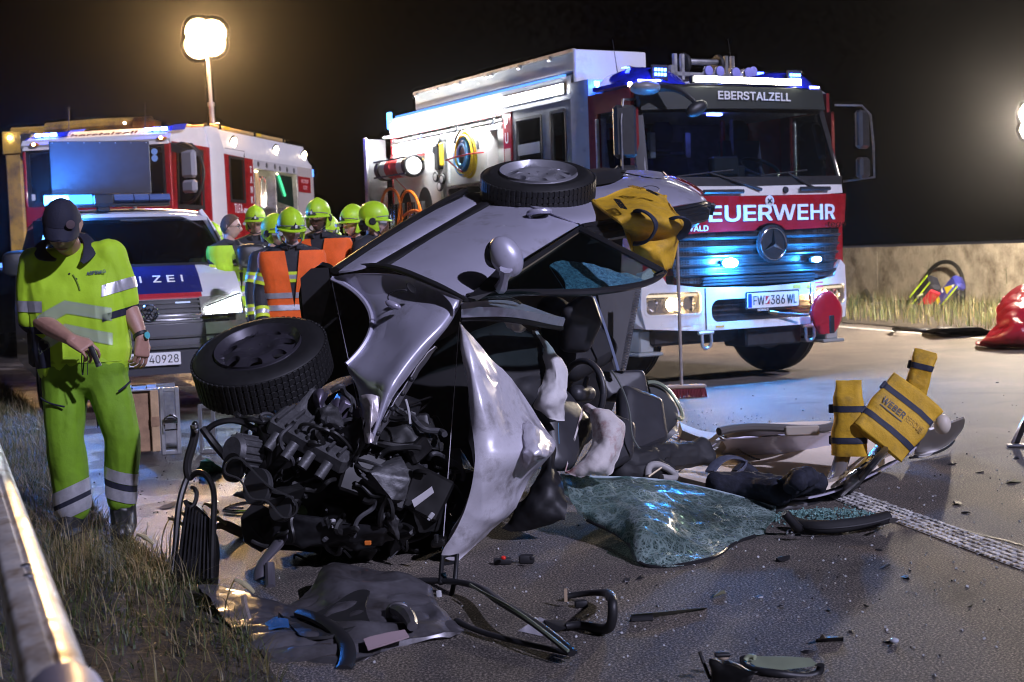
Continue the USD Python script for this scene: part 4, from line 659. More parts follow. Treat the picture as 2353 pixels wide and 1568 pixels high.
part(T, 'cabin_back', span(V(-.85, 2.2, .6), V(.85, 2.25, 1.9)), DARK); part(T, 'dashboard', hull([(x, y, z) for x in (-.85, .85) for y, z in ((.5, 1.2), (.55, 1.38), (.95, 1.36), (1.1, 1.15))]), BLACKP)
seat(-.4, 1.5, 1.05, T); seat(.42, 1.5, 1.05, T)
part(T, 'steering_wheel', torus((.42, 1.05, 1.38), .19, .014, (0, -.6, .8), 24, 6), BLACKP); part(T, 'dash_papers', [place(box(0, 0, 0, .2, .12, .05, .015), euler(z=.2), (.62, .72, 1.42))], mat('glove_tan', (.5, .4, .15), .7)); part(T, 'visor', [span(V(-.65, 1.0, 1.82), V(-.1, 1.1, 1.86))], mat('visor_green', (.2, .24, .22), .7))
part(T, 'wiper', [tube([(-.3, .50, 1.40), (.35, .60, 1.45)], .01, 5, smooth=False)], BLACKP); part(T, 'front_flasher', skin(1.02, 1.035, .27, .42, .02, 3), glow('flasher_dim', (.5, .6, 1), 1.2))
pl = part(T, 'number_plate', plate(rrect(-.26, .45, .26, .57, .01), .012, XZ, (0, -.045, 0)), LETTERW); part(pl, 'blue_band', plate([(-.255, .455), (-.21, .455), (-.21, .565), (-.255, .565)], .002, XZ, (0, -.0575, 0)), mat('plate_blue', (0, 0, 0))); part(pl, 'digits', [text('BP', .075, XZ, (-.19, -.058, .473), .002, False, .11), text('40928', .075, XZ, (-.03, -.058, .473), .002, False, .27)], LETTERK)
# light bar
lb = part(T, 'light_bar', [box(-.20, 1.12, 2.0, 1.20, .22, .03, .01), box(-.25, 1.12, 2.055, .19, .235, .10, .01)], BLACKP)
for x0, x1, lit in ((-.80, -.575, 2), (-.565, -.355, 1), (-.145, .04, 0), (.05, .19, 0), (.2, .40, 0)):
    hb = hull([(x, 1.12 + .11 * math.cos(a), 2.06 + .052 * math.sin(a)) for x in (x0, x1) for a in np.linspace(0, 2 * math.pi, 14)])
    s_ = part(lb, 'blue_lens', hb, (mat('bar_lens_off', (.10, .16, .36), .12, coat=.6), glow('bar_lens_mid', (.03, .22, 1.0), 7), glow('bar_lens_bright', (.04, .28, 1.0), 22))[lit])
lamp_pos = (-.62, 1.0, 2.06)
part(lb, 'flash_tube', [ell((-.66, 1.0, 2.06), (.075, .03, .034), 2)], glow('blue_flash_bar', (.03, .24, 1.0), 5000)); part(lb, 'bar_foot', [box(-.25, 1.1, 1.97, .12, .14, .06, .01)], BLACKP)
bd = part(T, 'message_board', [box(-.22, 1.40, 2.395, .98, .05, .53, .006)], mat('board_grey', (.03, .03, .04), .45, var=.1))
for x in np.linspace(-.68, .24, 7): part(bd, 'rivet', ell((x, 1.372, 2.645), (.006, .004, .006), 1), ALU)
part(bd, 'board_leg', [cyl((-.55, 1.42, 1.96), (-.55, 1.42, 2.15), .02)], STEEL); part(bd, 'board_leg', [cyl((.1, 1.42, 1.96), (.1, 1.42, 2.15), .02)], STEEL)

# ================================================================ THE RECOVERY TRUCK AND THE DARK CAR AT THE LEFT EDGE
YEL = mat('recovery_yellow', (.55, .34, .06), .45, coat=.2, var=.15, vscale=3, dirt=(.15, .1, .05), dirt_amt=.3)
D = 26.5
o = P(60, 700, D); yaw = math.radians(-9)
T = thing('recovery_truck', 'yellow recovery truck with a crane boom, mostly hidden behind the left fire engine', 'truck', (o[0], o[1], 0), yaw)
part(T, 'corner_post', [span(V(-.26, 0, .9), V(.06, .3, 3.95), .03)], YEL); part(T, 'post_plate', span(V(-.29, -.03, 3.55), V(.28, .3, 3.98), .02), YEL); part(T, 'upper_beam', [span(V(-.3, .3, 3.9), V(2.6, .55, 4.08), .03), span(V(.6, .25, 3.72), V(1.4, .5, 3.9), .02)], YEL)
part(T, 'boom', [tube([(.55, .1, 4.0), (1.5, .1, 4.03), (2.6, .1, 4.02)], .11, 10, smooth=False)], YEL); part(T, 'boom_head', [box(2.5, .1, 3.98, .45, .3, .14, .02)], YEL)
part(T, 'lamp_plate', [box(.36, -.02, 3.76, .22, .06, .26, .02)], mat('lamp_plate_yellow', (.75, .6, .2), .5)); part(T, 'dark_head', [box(.2, .1, 3.7, .3, .3, .5, .05)], STEEL); part(T, 'spot', ell((-.12, -.06, 3.86), (.03, .02, .03), 1), glow('tow_spot', (1, .9, .75), 90))
part(T, 'cab_wall', [span(V(.06, .4, .7), V(2.6, 3.5, 3.6))], mat('tow_dark', (.03, .025, .025), .6)); part(T, 'cab_stripe', [span(V(.45, .36, 2.1), V(.62, .42, 3.2))], RED); part(T, 'side_panel', [span(V(.06, .05, .9), V(.85, .4, 2.0), .03)], mat('tow_panel', (.2, .09, .06), .5))
part(T, 'tail_lamp', [box(.3, .0, 1.55, .14, .04, .10, .01)], glow('tail_red', (1, .08, .02), 3)); part(T, 'orange_stripe', [box(-.1, -.02, .75, .28, .05, .09)], mat('stripe_orange', (.8, .25, .04), .5)); part(T, 'tow_mirror', [box(.55, -.1, 2.9, .1, .1, .5, .03)], BLACKP); part(T, 'jib_foot', [box(-.1, .1, .45, .25, .25, .9, .03)], STEEL)
for x in (.3, 2.3): part(T, 'wheel', place(lathe([(.2, -.15), (.46, -.15), (.5, -.08), (.5, .08), (.46, .15), (.2, .15)], 28, True), basis(V(1, 0, 0)), (x, 1.2, .5)), RUBBER)
o = P(-30, 640, 25.0)
T = thing('parked_car', 'dark car cut by the left frame edge with blue light on its glass', 'car', (o[0], o[1], 0), math.radians(-6))
cs = [(-2.0, .35), (-2.05, .75), (-1.7, .95), (-1.0, 1.02), (-.6, 1.42), (.7, 1.46), (1.4, 1.05), (2.0, .95), (2.05, .4)]
part(T, 'body', rings([[(x * .5 * w, y, z) for y, z in []] for w in ()]) if False else loft([[(w * (.86 if z > 1.1 else 1.0), y, z) for y, z in cs] for w in (-.85, -.83, 0, .83, .85)], 5, 1), mat('dark_blue_car', (.01, .012, .03), .25, coat=.6))
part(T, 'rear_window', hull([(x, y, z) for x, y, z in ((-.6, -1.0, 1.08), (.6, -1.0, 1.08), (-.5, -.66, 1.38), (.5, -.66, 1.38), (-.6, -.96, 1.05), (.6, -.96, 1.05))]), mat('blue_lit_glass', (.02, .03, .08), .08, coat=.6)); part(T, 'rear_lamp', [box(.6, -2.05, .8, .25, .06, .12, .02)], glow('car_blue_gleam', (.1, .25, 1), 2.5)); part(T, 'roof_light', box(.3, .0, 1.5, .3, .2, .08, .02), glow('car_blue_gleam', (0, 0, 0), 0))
for s in (-.72, .72):
    for y in (-1.3, 1.3): part(T, 'wheel', place(lathe([(.15, -.1), (.3, -.1), (.32, 0), (.3, .1), (.15, .1)], 20, True), basis(V(1, 0, 0)), (s, y, .32)), RUBBER)
# ================================================================ THE WRECKED CAR, lying on its right side, nose down to the left
CARO = V(-.1, 7.2, 0)
CAR = thing('wrecked_car', 'crushed silver car lying on its side in the middle of the road', 'car', CARO)
def wp(name, mesh, m, parent=None, **k):
    if isinstance(mesh, list): mesh = cat(*mesh)
    return part(parent or CAR, name, place(tm(mesh), None, -CARO), m, **k)
p1, p2, p3, p4 = P(1152, 451, 7.6), P(1332, 516, 7.15), P(1623, 461, 8.0), P(1070, 680, 6.35)
def nrm(a, b, c):
    n = np.cross(b - a, c - a); n /= np.linalg.norm(n); return n if n @ (EYEP - a) > 0 else -n
NR, ND = nrm(p1, p2, p3), nrm(p1, p2, p4)
def RQ(x, y, off=0.0): return ON(x, y, p1 + NR * off, NR)
def DR(x, y, off=0.0): return ON(x, y, p1 + ND * off, ND)
FLANKBLACK = mat('car_trim_black', (.016, .016, .018), .42, var=.2, bump=.0004, bscale=150)
CABLACK = mat('car_dark_metal', (.017, .017, .019), .5, metal=.25, var=.5, vscale=22, rvar=.15)
OILY = mat('oily_black', (.008, .0075, .0075), .45, metal=.1, var=.5, vscale=25, rvar=.15)
# --- rear quarter: wheel arch flare, tail
rq = [[RQ(1152, 451), RQ(1190, 462, .02), RQ(1240, 481, .035), RQ(1290, 499, .03), RQ(1332, 516)],
      [RQ(1190, 436), RQ(1250, 447, .02), RQ(1310, 468, .035), RQ(1360, 487, .03), RQ(1410, 501)],
      [RQ(1235, 440, .02), RQ(1300, 446, .04), RQ(1365, 456, .05), RQ(1420, 472, .035), RQ(1470, 489)],
      [RQ(1330, 434, .05), RQ(1375, 440, .06), RQ(1425, 448, .055), RQ(1480, 462, .035), RQ(1525, 479)],
      [RQ(1405, 423, .05), RQ(1445, 428, .06), RQ(1485, 436, .05), RQ(1530, 451, .03), RQ(1570, 470)],
      [RQ(1445, 401, .0), RQ(1495, 410, .03), RQ(1535, 424, .035), RQ(1575, 443, .02), RQ(1602, 465)],
      [RQ(1500, 398, -.16), RQ(1545, 412, -.06), RQ(1580, 428, -.03), RQ(1607, 445, -.03), RQ(1624, 461, -.04)]]
wp('rear_quarter_panel', shell(grid(rq, 44, 28), .006), SILVER, smooth=60)
wp('fuel_flap', shell(grid([[RQ(1490 + 20 * math.cos(a) * r + 4, 436 + 8 * math.sin(a) * r, .058 - .02 * (a > 9)) for a in np.linspace(0, 2 * math.pi, 20)] for r in (.02, .5, 1.0)], 4, 24, 1, 1), .003), SILVER)
wp('flap_line', tube([RQ(1494 + 21 * math.cos(a), 436 + 8.6 * math.sin(a), .054) for a in np.linspace(0, 2 * math.pi, 24)], .0022, 5, 60), FLANKBLACK)
wp('panel_seam', tube([RQ(1428, 396, .01), RQ(1470, 405, .03), RQ(1525, 396, -.1)], .004, 5, 20), FLANKBLACK); wp('bumper_skin', shell(grid([[RQ(1420, 394, -.05), RQ(1470, 391, -.1), RQ(1520, 396, -.2)], [RQ(1430, 404, -.02), RQ(1480, 404, -.02), RQ(1530, 405, -.1)]], 8, 14), .01), SILVER)
wp('rub_strip', shell(grid([[RQ(1170, 462, .03), RQ(1230, 447, .045), RQ(1297, 436, .05)], [RQ(1192, 469, .035), RQ(1250, 453, .05), RQ(1304, 440, .053)]], 4, 16), .012), FLANKBLACK)
tl = wp('tail_lamp', loft([[RQ(x, y + dy, o + do) for dy, do in ((-3, -.02), (-1, .03), (4, .03), (5, -.02))] for x, y, o in ((1528, 404, -.12), (1560, 411, -.05), (1592, 426, -.03), (1615, 443, -.03))], 14), mat('tail_lamp_red', (.42, .015, .01), .12, coat=.7))
for k, (dy, c_, w) in enumerate(((4, FLANKBLACK, .012), (8, CHROME, .007), (13, FLANKBLACK, .016), (20, CHROME, .006), (27, CABLACK, .03), (36, FLANKBLACK, .03))):
    wp('belt_trim', tube([RQ(1337 + .25 * dy, 516 + dy * .9, -.01 * k), RQ(1430, 499 + dy, -.01 * k), RQ(1545, 478 + dy, -.012 * k), RQ(1622 - .1 * dy, 462 + dy, -.03 - .01 * k)], w, 6), c_)
wp('boot_edge', shell(grid([[RQ(1545, 490, -.03), RQ(1585, 480, -.04), RQ(1620, 474, -.06)], [RQ(1555, 512, -.10), RQ(1590, 508, -.12), RQ(1618, 496, -.12)], [RQ(1575, 530, -.3), RQ(1600, 520, -.3), RQ(1610, 508, -.3)]], 10, 12), .01), CABLACK)
rgw = np.random.default_rng(11)
for k in range(9): wp('boot_latch', place(bumpy(box(0, 0, 0, *rgw.uniform(.015, .05, 3)).subdivide(), .004, 30, k), euler(*rgw.uniform(0, 3, 3)), RQ(1626 + rgw.uniform(-6, 12), 480 + rgw.uniform(-12, 14), -.08)), (CABLACK, STEEL)[k % 2])
# --- door
dn = [[DR(1152, 451), DR(1072, 492, .012), DR(990, 540, .014), DR(880, 605)], [DR(1205, 470, .03), DR(1118, 519, .05), DR(1030, 571, .05), DR(938, 628, .02)], [DR(1270, 494, .035), DR(1183, 543, .055), DR(1095, 596, .05), DR(1006, 655, .02)], [DR(1330, 517, .0), DR(1247, 567, .012), DR(1160, 622, .012), DR(1070, 681, 0)]]
door = wp('door', shell(grid(dn, 30, 40), .006, .003, 4, 3), SILVER, smooth=60)
wp('sill_seal', tube([DR(1066, 441, -.03), DR(930, 517, -.03), DR(770, 622, -.03)], .03, 8, 24, flat=.6), FLANKBLACK)
wp('rocker_panel', shell(grid([[DR(1072, 445, -.01), DR(930, 524, -.01), DR(778, 624, -.02)], [DR(1105, 446, .01), DR(968, 526, .012), DR(826, 616, 0)], [DR(1134, 449, .0), DR(1000, 527, .0), DR(868, 604, -.01)]], 10, 30), .01), SILVER)
wp('side_moulding', shell(grid([[DR(1130, 449, .012), DR(998, 527, .016), DR(862, 606, .012)], [DR(1142, 450, .028), DR(1010, 530, .03), DR(876, 608, .024)], [DR(1156, 453, .016), DR(1024, 533, .018), DR(890, 612, .014)]], 8, 30), .012), FLANKBLACK)
wp('seam_gap', tube([DR(1148, 449, .003), DR(1240, 482, .03), DR(1332, 516, .003)], .005, 5), FLANKBLACK)
hd = wp('door_handle', tube([DR(1217, 494, .05), DR(1226, 487, .085), DR(1244, 485, .09), DR(1258, 486, .055)], [.012, .014, .014, .010], 8), SILVER, parent=door)
wp('handle_recess', shell(grid([[DR(1212 + 52 * u, 496 - 7 * u + 8 * v * math.sin(math.pi * min(max(u, .03), .97)), .047) for u in np.linspace(0, 1, 9)] for v in (-1, 0, 1)], 6, 20), .002), FLANKBLACK, parent=door)
wp('belt_chrome', tube([DR(1332, 520, .01), DR(1200, 604, .022), DR(1072, 686, .01)], .006, 6), CHROME, parent=door); wp('belt_seal', tube([DR(1336, 524, .0), DR(1205, 610, .01), DR(1080, 690, .0)], .012, 6), FLANKBLACK, parent=door); wp('belt_strip', tube([DR(1338, 529, -.01), DR(1210, 615, .0), DR(1095, 690, -.01)], .005, 6), mat('strip_warm', (.6, .5, .36), .3, metal=.8), parent=door)
# window glass with its black frame, through it the interior
wgl = [[DR(1342, 530, 0), DR(1250, 589, .0), DR(1170, 642, 0), DR(1085, 692, -.0)], [DR(1430, 577, -.03), DR(1340, 622, -.02), DR(1230, 660, -.01), DR(1105, 690, -.005)], [DR(1520, 626, -.10), DR(1455, 655, -.08), DR(1330, 671, -.05), DR(1120, 688, -.02)]]
win = wp('door_window', shell(grid(wgl, 14, 18), .004), CARGLASS, parent=door, smooth=60)
wp('window_frame', tube([DR(1334, 526, .0), DR(1400, 560, -.015), DR(1470, 596, -.05), DR(1524, 625, -.1)], .035, 8, flat=.35), FLANKBLACK, parent=door)
wp('frame_rail', tube([DR(1528, 625, -.1), DR(1500, 645, -.10), DR(1440, 661, -.08), DR(1340, 672, -.05), DR(1200, 672, -.02), DR(1075, 684, .0)], [.012, .016, .018, .018, .016, .02], 8, 40), mat('frame_anthracite', (.05, .05, .056), .25, metal=.6, coat=.5), parent=door); wp('frame_tip', tube([DR(1505, 634, -.09), DR(1522, 626, -.09)], .012, 6), CHROME, parent=door)
wp('quarter_trim', hull([DR(1075, 684, .02), DR(1150, 610, .03), DR(1168, 650, .03), DR(1130, 672, .02), DR(1100, 690, 0.0), DR(1150, 640, -.03)]), FLANKBLACK, parent=door)
mi = wp('wing_mirror', place(bumpy(trimesh.creation.icosphere(3), .02, 1.5, 3), np.stack([_r * .075, -_f * .06, _u * .092 + _r * -.02], 1), DR(1163, 590, .17)), SILVER, parent=door, smooth=True)
wp('mirror_stem', tube([DR(1163, 618, .14), DR(1158, 642, .08), DR(1150, 662, .02)], [.03, .02, .03], 8), SILVER, parent=door); wp('mirror_back', place(lathe([(0, 0), (.062, 0), (.068, .02), (.06, .05)], 20), basis(V(-.8, .6, .1)), DR(1152, 586, .17)), FLANKBLACK, parent=door)
# --- front wing
fn = [[(762, 640, 6.80), (800, 632, 6.76), (900, 630, 6.62), (1000, 660, 6.43), (1066, 684, 6.36)],
      [(822, 676, 6.76), (860, 676, 6.68), (930, 690, 6.54), (1010, 702, 6.38), (1054, 712, 6.40)],
      [(852, 722, 6.68), (876, 730, 6.58), (925, 742, 6.44), (985, 752, 6.30), (1030, 748, 6.36)],
      [(850, 765, 6.60), (872, 780, 6.49), (910, 795, 6.36), (950, 800, 6.24), (1000, 782, 6.32)],
      [(825, 808, 6.54), (850, 822, 6.42), (884, 838, 6.29), (922, 838, 6.18), (966, 826, 6.28)],
      [(796, 838, 6.50), (830, 862, 6.35), (862, 878, 6.23), (896, 878, 6.13), (938, 866, 6.22)],
      [(818, 888, 6.42), (838, 905, 6.30), (860, 916, 6.20), (882, 916, 6.11), (908, 908, 6.18)],
      [(828, 938, 6.36), (842, 950, 6.26), (858, 956, 6.18), (870, 958, 6.10), (884, 952, 6.15)],
      [(838, 1008, 6.26), (842, 1012, 6.2), (847, 1015, 6.14), (852, 1014, 6.09), (858, 1004, 6.12)]]
wing = wp('front_wing', crease(sheet(fn, 70, 50, .005, .004, 5, 8), .012, 3.0, 2), SILVER, smooth=70)
wp('arch_lip', tube([P(x, y, t - .02) for x, y, t in ((762, 640, 6.80), (822, 676, 6.76), (852, 722, 6.68), (850, 765, 6.6), (825, 808, 6.54), (796, 838, 6.5))], .012, 6), SILVER, parent=wing)
wp('wing_flange', sheet([[(1000, 796, 6.36), (958, 846, 6.28), (912, 916, 6.2), (880, 968, 6.16), (850, 1018, 6.1)], [(1006, 800, 6.5), (968, 850, 6.4), (924, 922, 6.32), (888, 978, 6.25), (862, 1022, 6.2)]], 6, 30, .004, .006, 20, 2), mat('bare_silver', (.34, .33, .36), .4, metal=.7, var=.2), parent=wing)
for x, y, t in ((945, 872, 6.27), (925, 905, 6.25), (902, 940, 6.2), (884, 966, 6.18), (868, 996, 6.14)): wp('flange_bolt', ell(P(x, y, t - .03), (.012, .01, .012), 1), CABLACK, parent=wing)
wp('torn_edge', sheet([[(828, 915, 6.2), (846, 905, 6.14), (872, 912, 6.12)], [(836, 950, 6.16), (850, 948, 6.08), (866, 962, 6.1)], [(838, 985, 6.14), (848, 990, 6.06), (858, 985, 6.08)], [(840, 1016, 6.1), (848, 1020, 6.04), (856, 1014, 6.06)]], 16, 12, .004, .02, 25, 5), mat('torn_paint', (.55, .50, .52), .4, metal=.4, var=.25, vscale=30), parent=wing)
wp('indicator_hole', place(lathe([(0, 0), (.026, 0), (.030, .004), (.026, .008), (0, .006)], 20), basis(EYEP - P(945, 662, 6.4)) @ euler(z=-.9) @ np.diag([1, .5, 1]), P(945, 662, 6.46)), FLANKBLACK, parent=wing)
wp('side_indicator', bumpy(ell(P(903, 701, 6.48), (.038, .018, .018), 2, euler(y=.45)), .003, 40), mat('indicator_clear', (.35, .33, .42), .15, metal=.3, coat=.6), parent=wing); wp('indicator_wire', tube([P(893, 690, 6.5), P(895, 676, 6.47), P(910, 668, 6.46), P(935, 668, 6.46)], .003, 5), FLANKBLACK, parent=wing)
wp('scuttle_seal', tube([P(786, 620, 6.82), P(870, 611, 6.70), P(960, 637, 6.49), P(1035, 670, 6.34), P(1072, 690, 6.26)], [.016, .022, .024, .022, .012], 8, 40, flat=.6), FLANKBLACK)
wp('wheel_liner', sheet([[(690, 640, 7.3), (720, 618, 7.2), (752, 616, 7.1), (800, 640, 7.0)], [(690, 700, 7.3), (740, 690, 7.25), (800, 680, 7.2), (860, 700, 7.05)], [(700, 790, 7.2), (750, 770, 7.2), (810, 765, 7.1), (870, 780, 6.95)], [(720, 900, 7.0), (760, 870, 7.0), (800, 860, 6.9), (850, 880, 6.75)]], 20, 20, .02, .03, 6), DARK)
# --- A-pillar stub
ap = [[P(1060 + dx, y, t) for dx, y, t in ((0, 696, 6.42), (0, 712, 6.34), (0, 730, 6.38), (0, 720, 6.5))], [P(*q) for q in ((1130, 690, 6.56), (1130, 706, 6.46), (1130, 728, 6.52), (1130, 715, 6.65))], [P(*q) for q in ((1185, 694, 6.74), (1190, 712, 6.62), (1190, 731, 6.68), (1190, 715, 6.8))], [P(*q) for q in ((1245, 714, 6.92), (1248, 722, 6.84), (1248, 742, 6.88), (1245, 730, 6.98))], [P(*q) for q in ((1297, 730, 7.06), (1299, 734, 7.02), (1294, 750, 7.04), (1292, 742, 7.1))]]
wp('a_pillar_stub', loft(ap, 30), SILVER, smooth=50); wp('pillar_trim', tube([P(1060, 732, 6.45), P(1150, 733, 6.6), P(1220, 742, 6.8), P(1290, 754, 7.05)], .014, 6), FLANKBLACK); wp('pillar_edge', tube([P(1100, 684, 6.4), P(1150, 683, 6.5), P(1195, 697, 6.66)], .008, 6), FLANKBLACK)
# --- bonnet standing on its side
bn = [[(1054, 741, 6.45), (1058, 741, 6.45), (1062, 744, 6.47), (1066, 748, 6.5)], [(1069, 830, 6.40), (1084, 826, 6.36), (1104, 820, 6.45), (1124, 816, 6.58)], [(1083, 930, 6.33), (1112, 922, 6.30), (1150, 908, 6.46), (1192, 895, 6.74)],
      [(1093, 1030, 6.28), (1140, 1010, 6.30), (1190, 990, 6.46), (1247, 976, 6.84)], [(1090, 1085, 6.26), (1140, 1060, 6.28), (1205, 1035, 6.40), (1271, 1030, 6.66)], [(1076, 1145, 6.28), (1125, 1118, 6.30), (1180, 1100, 6.42), (1226, 1086, 6.70)],
      [(1050, 1205, 6.32), (1100, 1180, 6.34), (1150, 1170, 6.42), (1196, 1148, 6.6)], [(1026, 1250, 6.35), (1065, 1240, 6.36), (1105, 1228, 6.42), (1146, 1206, 6.54)], [(1014, 1278, 6.36), (1028, 1286, 6.36), (1040, 1289, 6.38), (1054, 1290, 6.4)]]
bonnet = wp('bonnet', crease(sheet(bn, 80, 56, .006, .012, 4.0, 21), .034, 3.4, 5), mat('bonnet_paint', (.66, .64, .70), .34, metal=.2, coat=.5, var=.05, vscale=4, dirt=(.30, .28, .29), dirt_amt=.24, dscale=7, rvar=.12), smooth=32)
wp('bonnet_crumple', sheet([[(1205, 975, 6.6), (1235, 985, 6.5), (1262, 1018, 6.6)], [(1195, 1030, 6.42), (1232, 1035, 6.28), (1272, 1042, 6.5)], [(1205, 1080, 6.46), (1228, 1062, 6.36), (1245, 1052, 6.5)]], 18, 18, .005, .04, 12, 9), mat('bonnet_paint', (0, 0, 0)), parent=bonnet, smooth=70)
wp('crushed_panel', sheet([[(1262, 1015, 6.95), (1280, 1040, 6.95), (1292, 1090, 6.95)], [(1230, 1100, 6.85), (1258, 1110, 6.75), (1296, 1130, 6.8)], [(1180, 1180, 6.8), (1235, 1165, 6.7), (1300, 1180, 6.7)], [(1150, 1215, 6.8), (1215, 1220, 6.75), (1290, 1200, 6.7)]], 20, 20, .006, .06, 6, 4), CABLACK, smooth=60)
# --- wheels
def car_wheel(c, n, spin=0.0, parent=None, R=.305, holes=7, rimm=None):
    rimm = rimm or mat('alloy_rim', (.36, .36, .40), .36, metal=.5, var=.1, coat=.3)
    B = basis(n) @ euler(z=spin); w = .195
    prof = [(.20, -w), (.26, -w - .005), (R - .02, -w + .015)] + [q for k in np.linspace(-w + .035, -.035, 5) for q in ((R, k - .013), (R, k + .009), (R - .008, k + .011), (R - .008, k + .014))] + [(R - .012, -.016), (R - .035, -.002), (.25, .004), (.212, -.003), (.205, -.012), (.205, -w + .02)]
    t = wp('wheel', place(lathe(prof, 48, True), B, c), RUBBER, smooth=40)
    blocks = [place(box(R - .002, 0, z, .010, .02, .032, .002), euler(z=a)) for z in np.linspace(-w + .035, -.035, 5) for a in np.arange(0, 2 * math.pi, math.pi / 34) + (z * 9)]
    wp('tread', place(cat(*blocks), B, c), RUBBER, parent=t, smooth=False)
    d = sg.Point(0, 0).buffer(.206, quad_segs=24)
    for k in range(holes): a = 2 * math.pi * k / holes; d = d.difference(sa.rotate(sa.scale(sg.Point(0, 0).buffer(.030, quad_segs=6), 1.15, 1.0), a, origin=(0, 0), use_radians=True) if False else sg.Point(.142 * math.cos(a), .142 * math.sin(a)).buffer(.036, quad_segs=6))
    m = trimesh.creation.extrude_polygon(d, .026, engine='earcut').subdivide_to_size(.022)
    r = np.hypot(m.vertices[:, 0], m.vertices[:, 1]); m.vertices[:, 2] += -.055 + .030 * np.exp(-((r - .10) / .06) ** 2) + .04 * np.clip((r - .175) / .03, 0, 1)
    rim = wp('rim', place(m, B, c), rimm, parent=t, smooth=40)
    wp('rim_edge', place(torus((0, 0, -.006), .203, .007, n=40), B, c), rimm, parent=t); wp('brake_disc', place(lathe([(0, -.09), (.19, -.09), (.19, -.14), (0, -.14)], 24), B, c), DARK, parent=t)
    wp('hub_cap', place(lathe([(0, -.03), (.034, -.032), (.036, -.05)], 18), B, c), CABLACK, parent=t)
    for k in range(5): a = 2 * math.pi * k / 5; wp('wheel_nut', place(cyl((.056 * math.cos(a), .056 * math.sin(a), -.05), (.056 * math.cos(a), .056 * math.sin(a), -.012), .010, 6), B, c), STEEL, parent=t)
    return t
WN = V(.04, -.33, .943)
car_wheel(P(1237, 396, 7.55), WN, .2)
car_wheel(P(592, 797, 6.72), V(-.12, -.43, .9) / np.linalg.norm(V(-.12, -.43, .9)), .5, R=.325, rimm=mat('rim_blackened', (.045, .042, .055), .4, metal=.4, coat=.2))  # front rim coloured darker for the shadow it lies in
# --- underbody, wheel wells: the dark floor pan seen from nowhere but closing the car
dn_ = -ND * 1.28
sill = [P(770, 640, 7.05), P(930, 530, 7.3), P(1066, 450, 7.65), P(1200, 440, 8.05), P(1330, 420, 8.3), P(1440, 405, 8.5)]
low = [V(-.85, 7.9, .05), V(-.35, 8.25, .06), V(.05, 8.5, .08), V(.3, 8.6, .12), V(.5, 8.65, .25), V(.62, 8.7, .45)]
wp('floor_pan', shell(grid([sill, [a * .62 + b * .38 for a, b in zip(sill, low)], low], 16, 24), .03, .03, 3), CABLACK)
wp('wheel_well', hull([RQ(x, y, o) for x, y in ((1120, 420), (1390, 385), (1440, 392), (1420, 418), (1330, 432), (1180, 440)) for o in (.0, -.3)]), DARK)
wp('sill_end', hull([P(x, y, t) for x, y in ((690, 640), (715, 617), (755, 615), (760, 660), (735, 760), (700, 760)) for t in (7.05, 7.3)]), FLANKBLACK)
# --- engine bay: block, battery, struts, hoses, pulleys, loose wires (all torn and dark)
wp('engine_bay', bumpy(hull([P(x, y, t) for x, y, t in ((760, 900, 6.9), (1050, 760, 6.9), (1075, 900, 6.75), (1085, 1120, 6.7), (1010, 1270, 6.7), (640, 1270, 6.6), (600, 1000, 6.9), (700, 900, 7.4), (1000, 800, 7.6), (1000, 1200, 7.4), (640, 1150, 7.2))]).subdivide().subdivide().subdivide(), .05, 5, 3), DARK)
def junk(name, x, y, t, s, m, rot=None, seed=0, amp=.004):
    return wp(name, place(bumpy(box(0, 0, 0, *s, .012).subdivide().subdivide(), amp, 14, seed), rot if rot is not None else euler(*np.random.default_rng(seed).uniform(-.6, .6, 3)), P(x, y, t)), m)
bat = junk('battery_box', 850, 1105, 6.35, (.32, .2, .2), OILY, euler(y=.42, z=.35, x=-.25), 1)
for k in range(5): wp('battery_rib', place(box(-.13 + .05 * k, -.06, .102, .012, .15, .014, .003), euler(y=.42, z=.35, x=-.25), P(850, 1105, 6.35)), OILY, parent=bat)
wp('battery_strap', tube([P(790, 1055, 6.28), P(880, 1075, 6.18), P(930, 1105, 6.2)], .008, 6), STEEL, parent=bat)
wp('grey_bracket', sheet([[(868, 1066, 6.3), (900, 1060, 6.28), (920, 1062, 6.3)], [(890, 1086, 6.25), (915, 1080, 6.24), (935, 1082, 6.26)]], 6, 8, .006, .006, 20), LGREY); wp('paper_label', sheet([[(946, 1150, 6.24), (970, 1134, 6.24), (992, 1118, 6.24)], [(952, 1166, 6.22), (976, 1148, 6.22), (997, 1132, 6.22)]], 5, 8, .002), mat('label_white', (.62, .6, .62), .6)); wp('tan_tag', sheet([[(886, 1094, 6.2), (905, 1092, 6.2)], [(896, 1112, 6.19), (910, 1106, 6.19)]], 3, 3, .002, ku=1, kv=1), mat('tag_tan', (.55, .42, .25), .6))
junk('air_box', 960, 1125, 6.42, (.28, .16, .2), OILY, euler(y=.5, x=-.2), 2); junk('gearbox', 690, 1060, 6.5, (.34, .3, .3), OILY, None, 3, .012); junk('intake_manifold', 640, 1040, 6.35, (.2, .2, .26), OILY, None, 4, .01); junk('coolant_tank', 900, 960, 6.6, (.22, .16, .2), CABLACK, None, 5); wp('subframe', crease(hull([P(x, y, t) for x, y, t in ((590, 1195, 6.4), (640, 1180, 6.2), (760, 1200, 6.25), (880, 1215, 6.2), (905, 1240, 6.3), (860, 1262, 6.3), (700, 1258, 6.25), (610, 1240, 6.3), (760, 1230, 6.6))]).subdivide().subdivide().subdivide().subdivide(), .03, 9, 6), CABLACK); junk('strut_tower', 800, 985, 6.5, (.2, .2, .25), mat('inner_wing_purple', (.16, .14, .19), .4, metal=.6, var=.2), None, 7, .02)
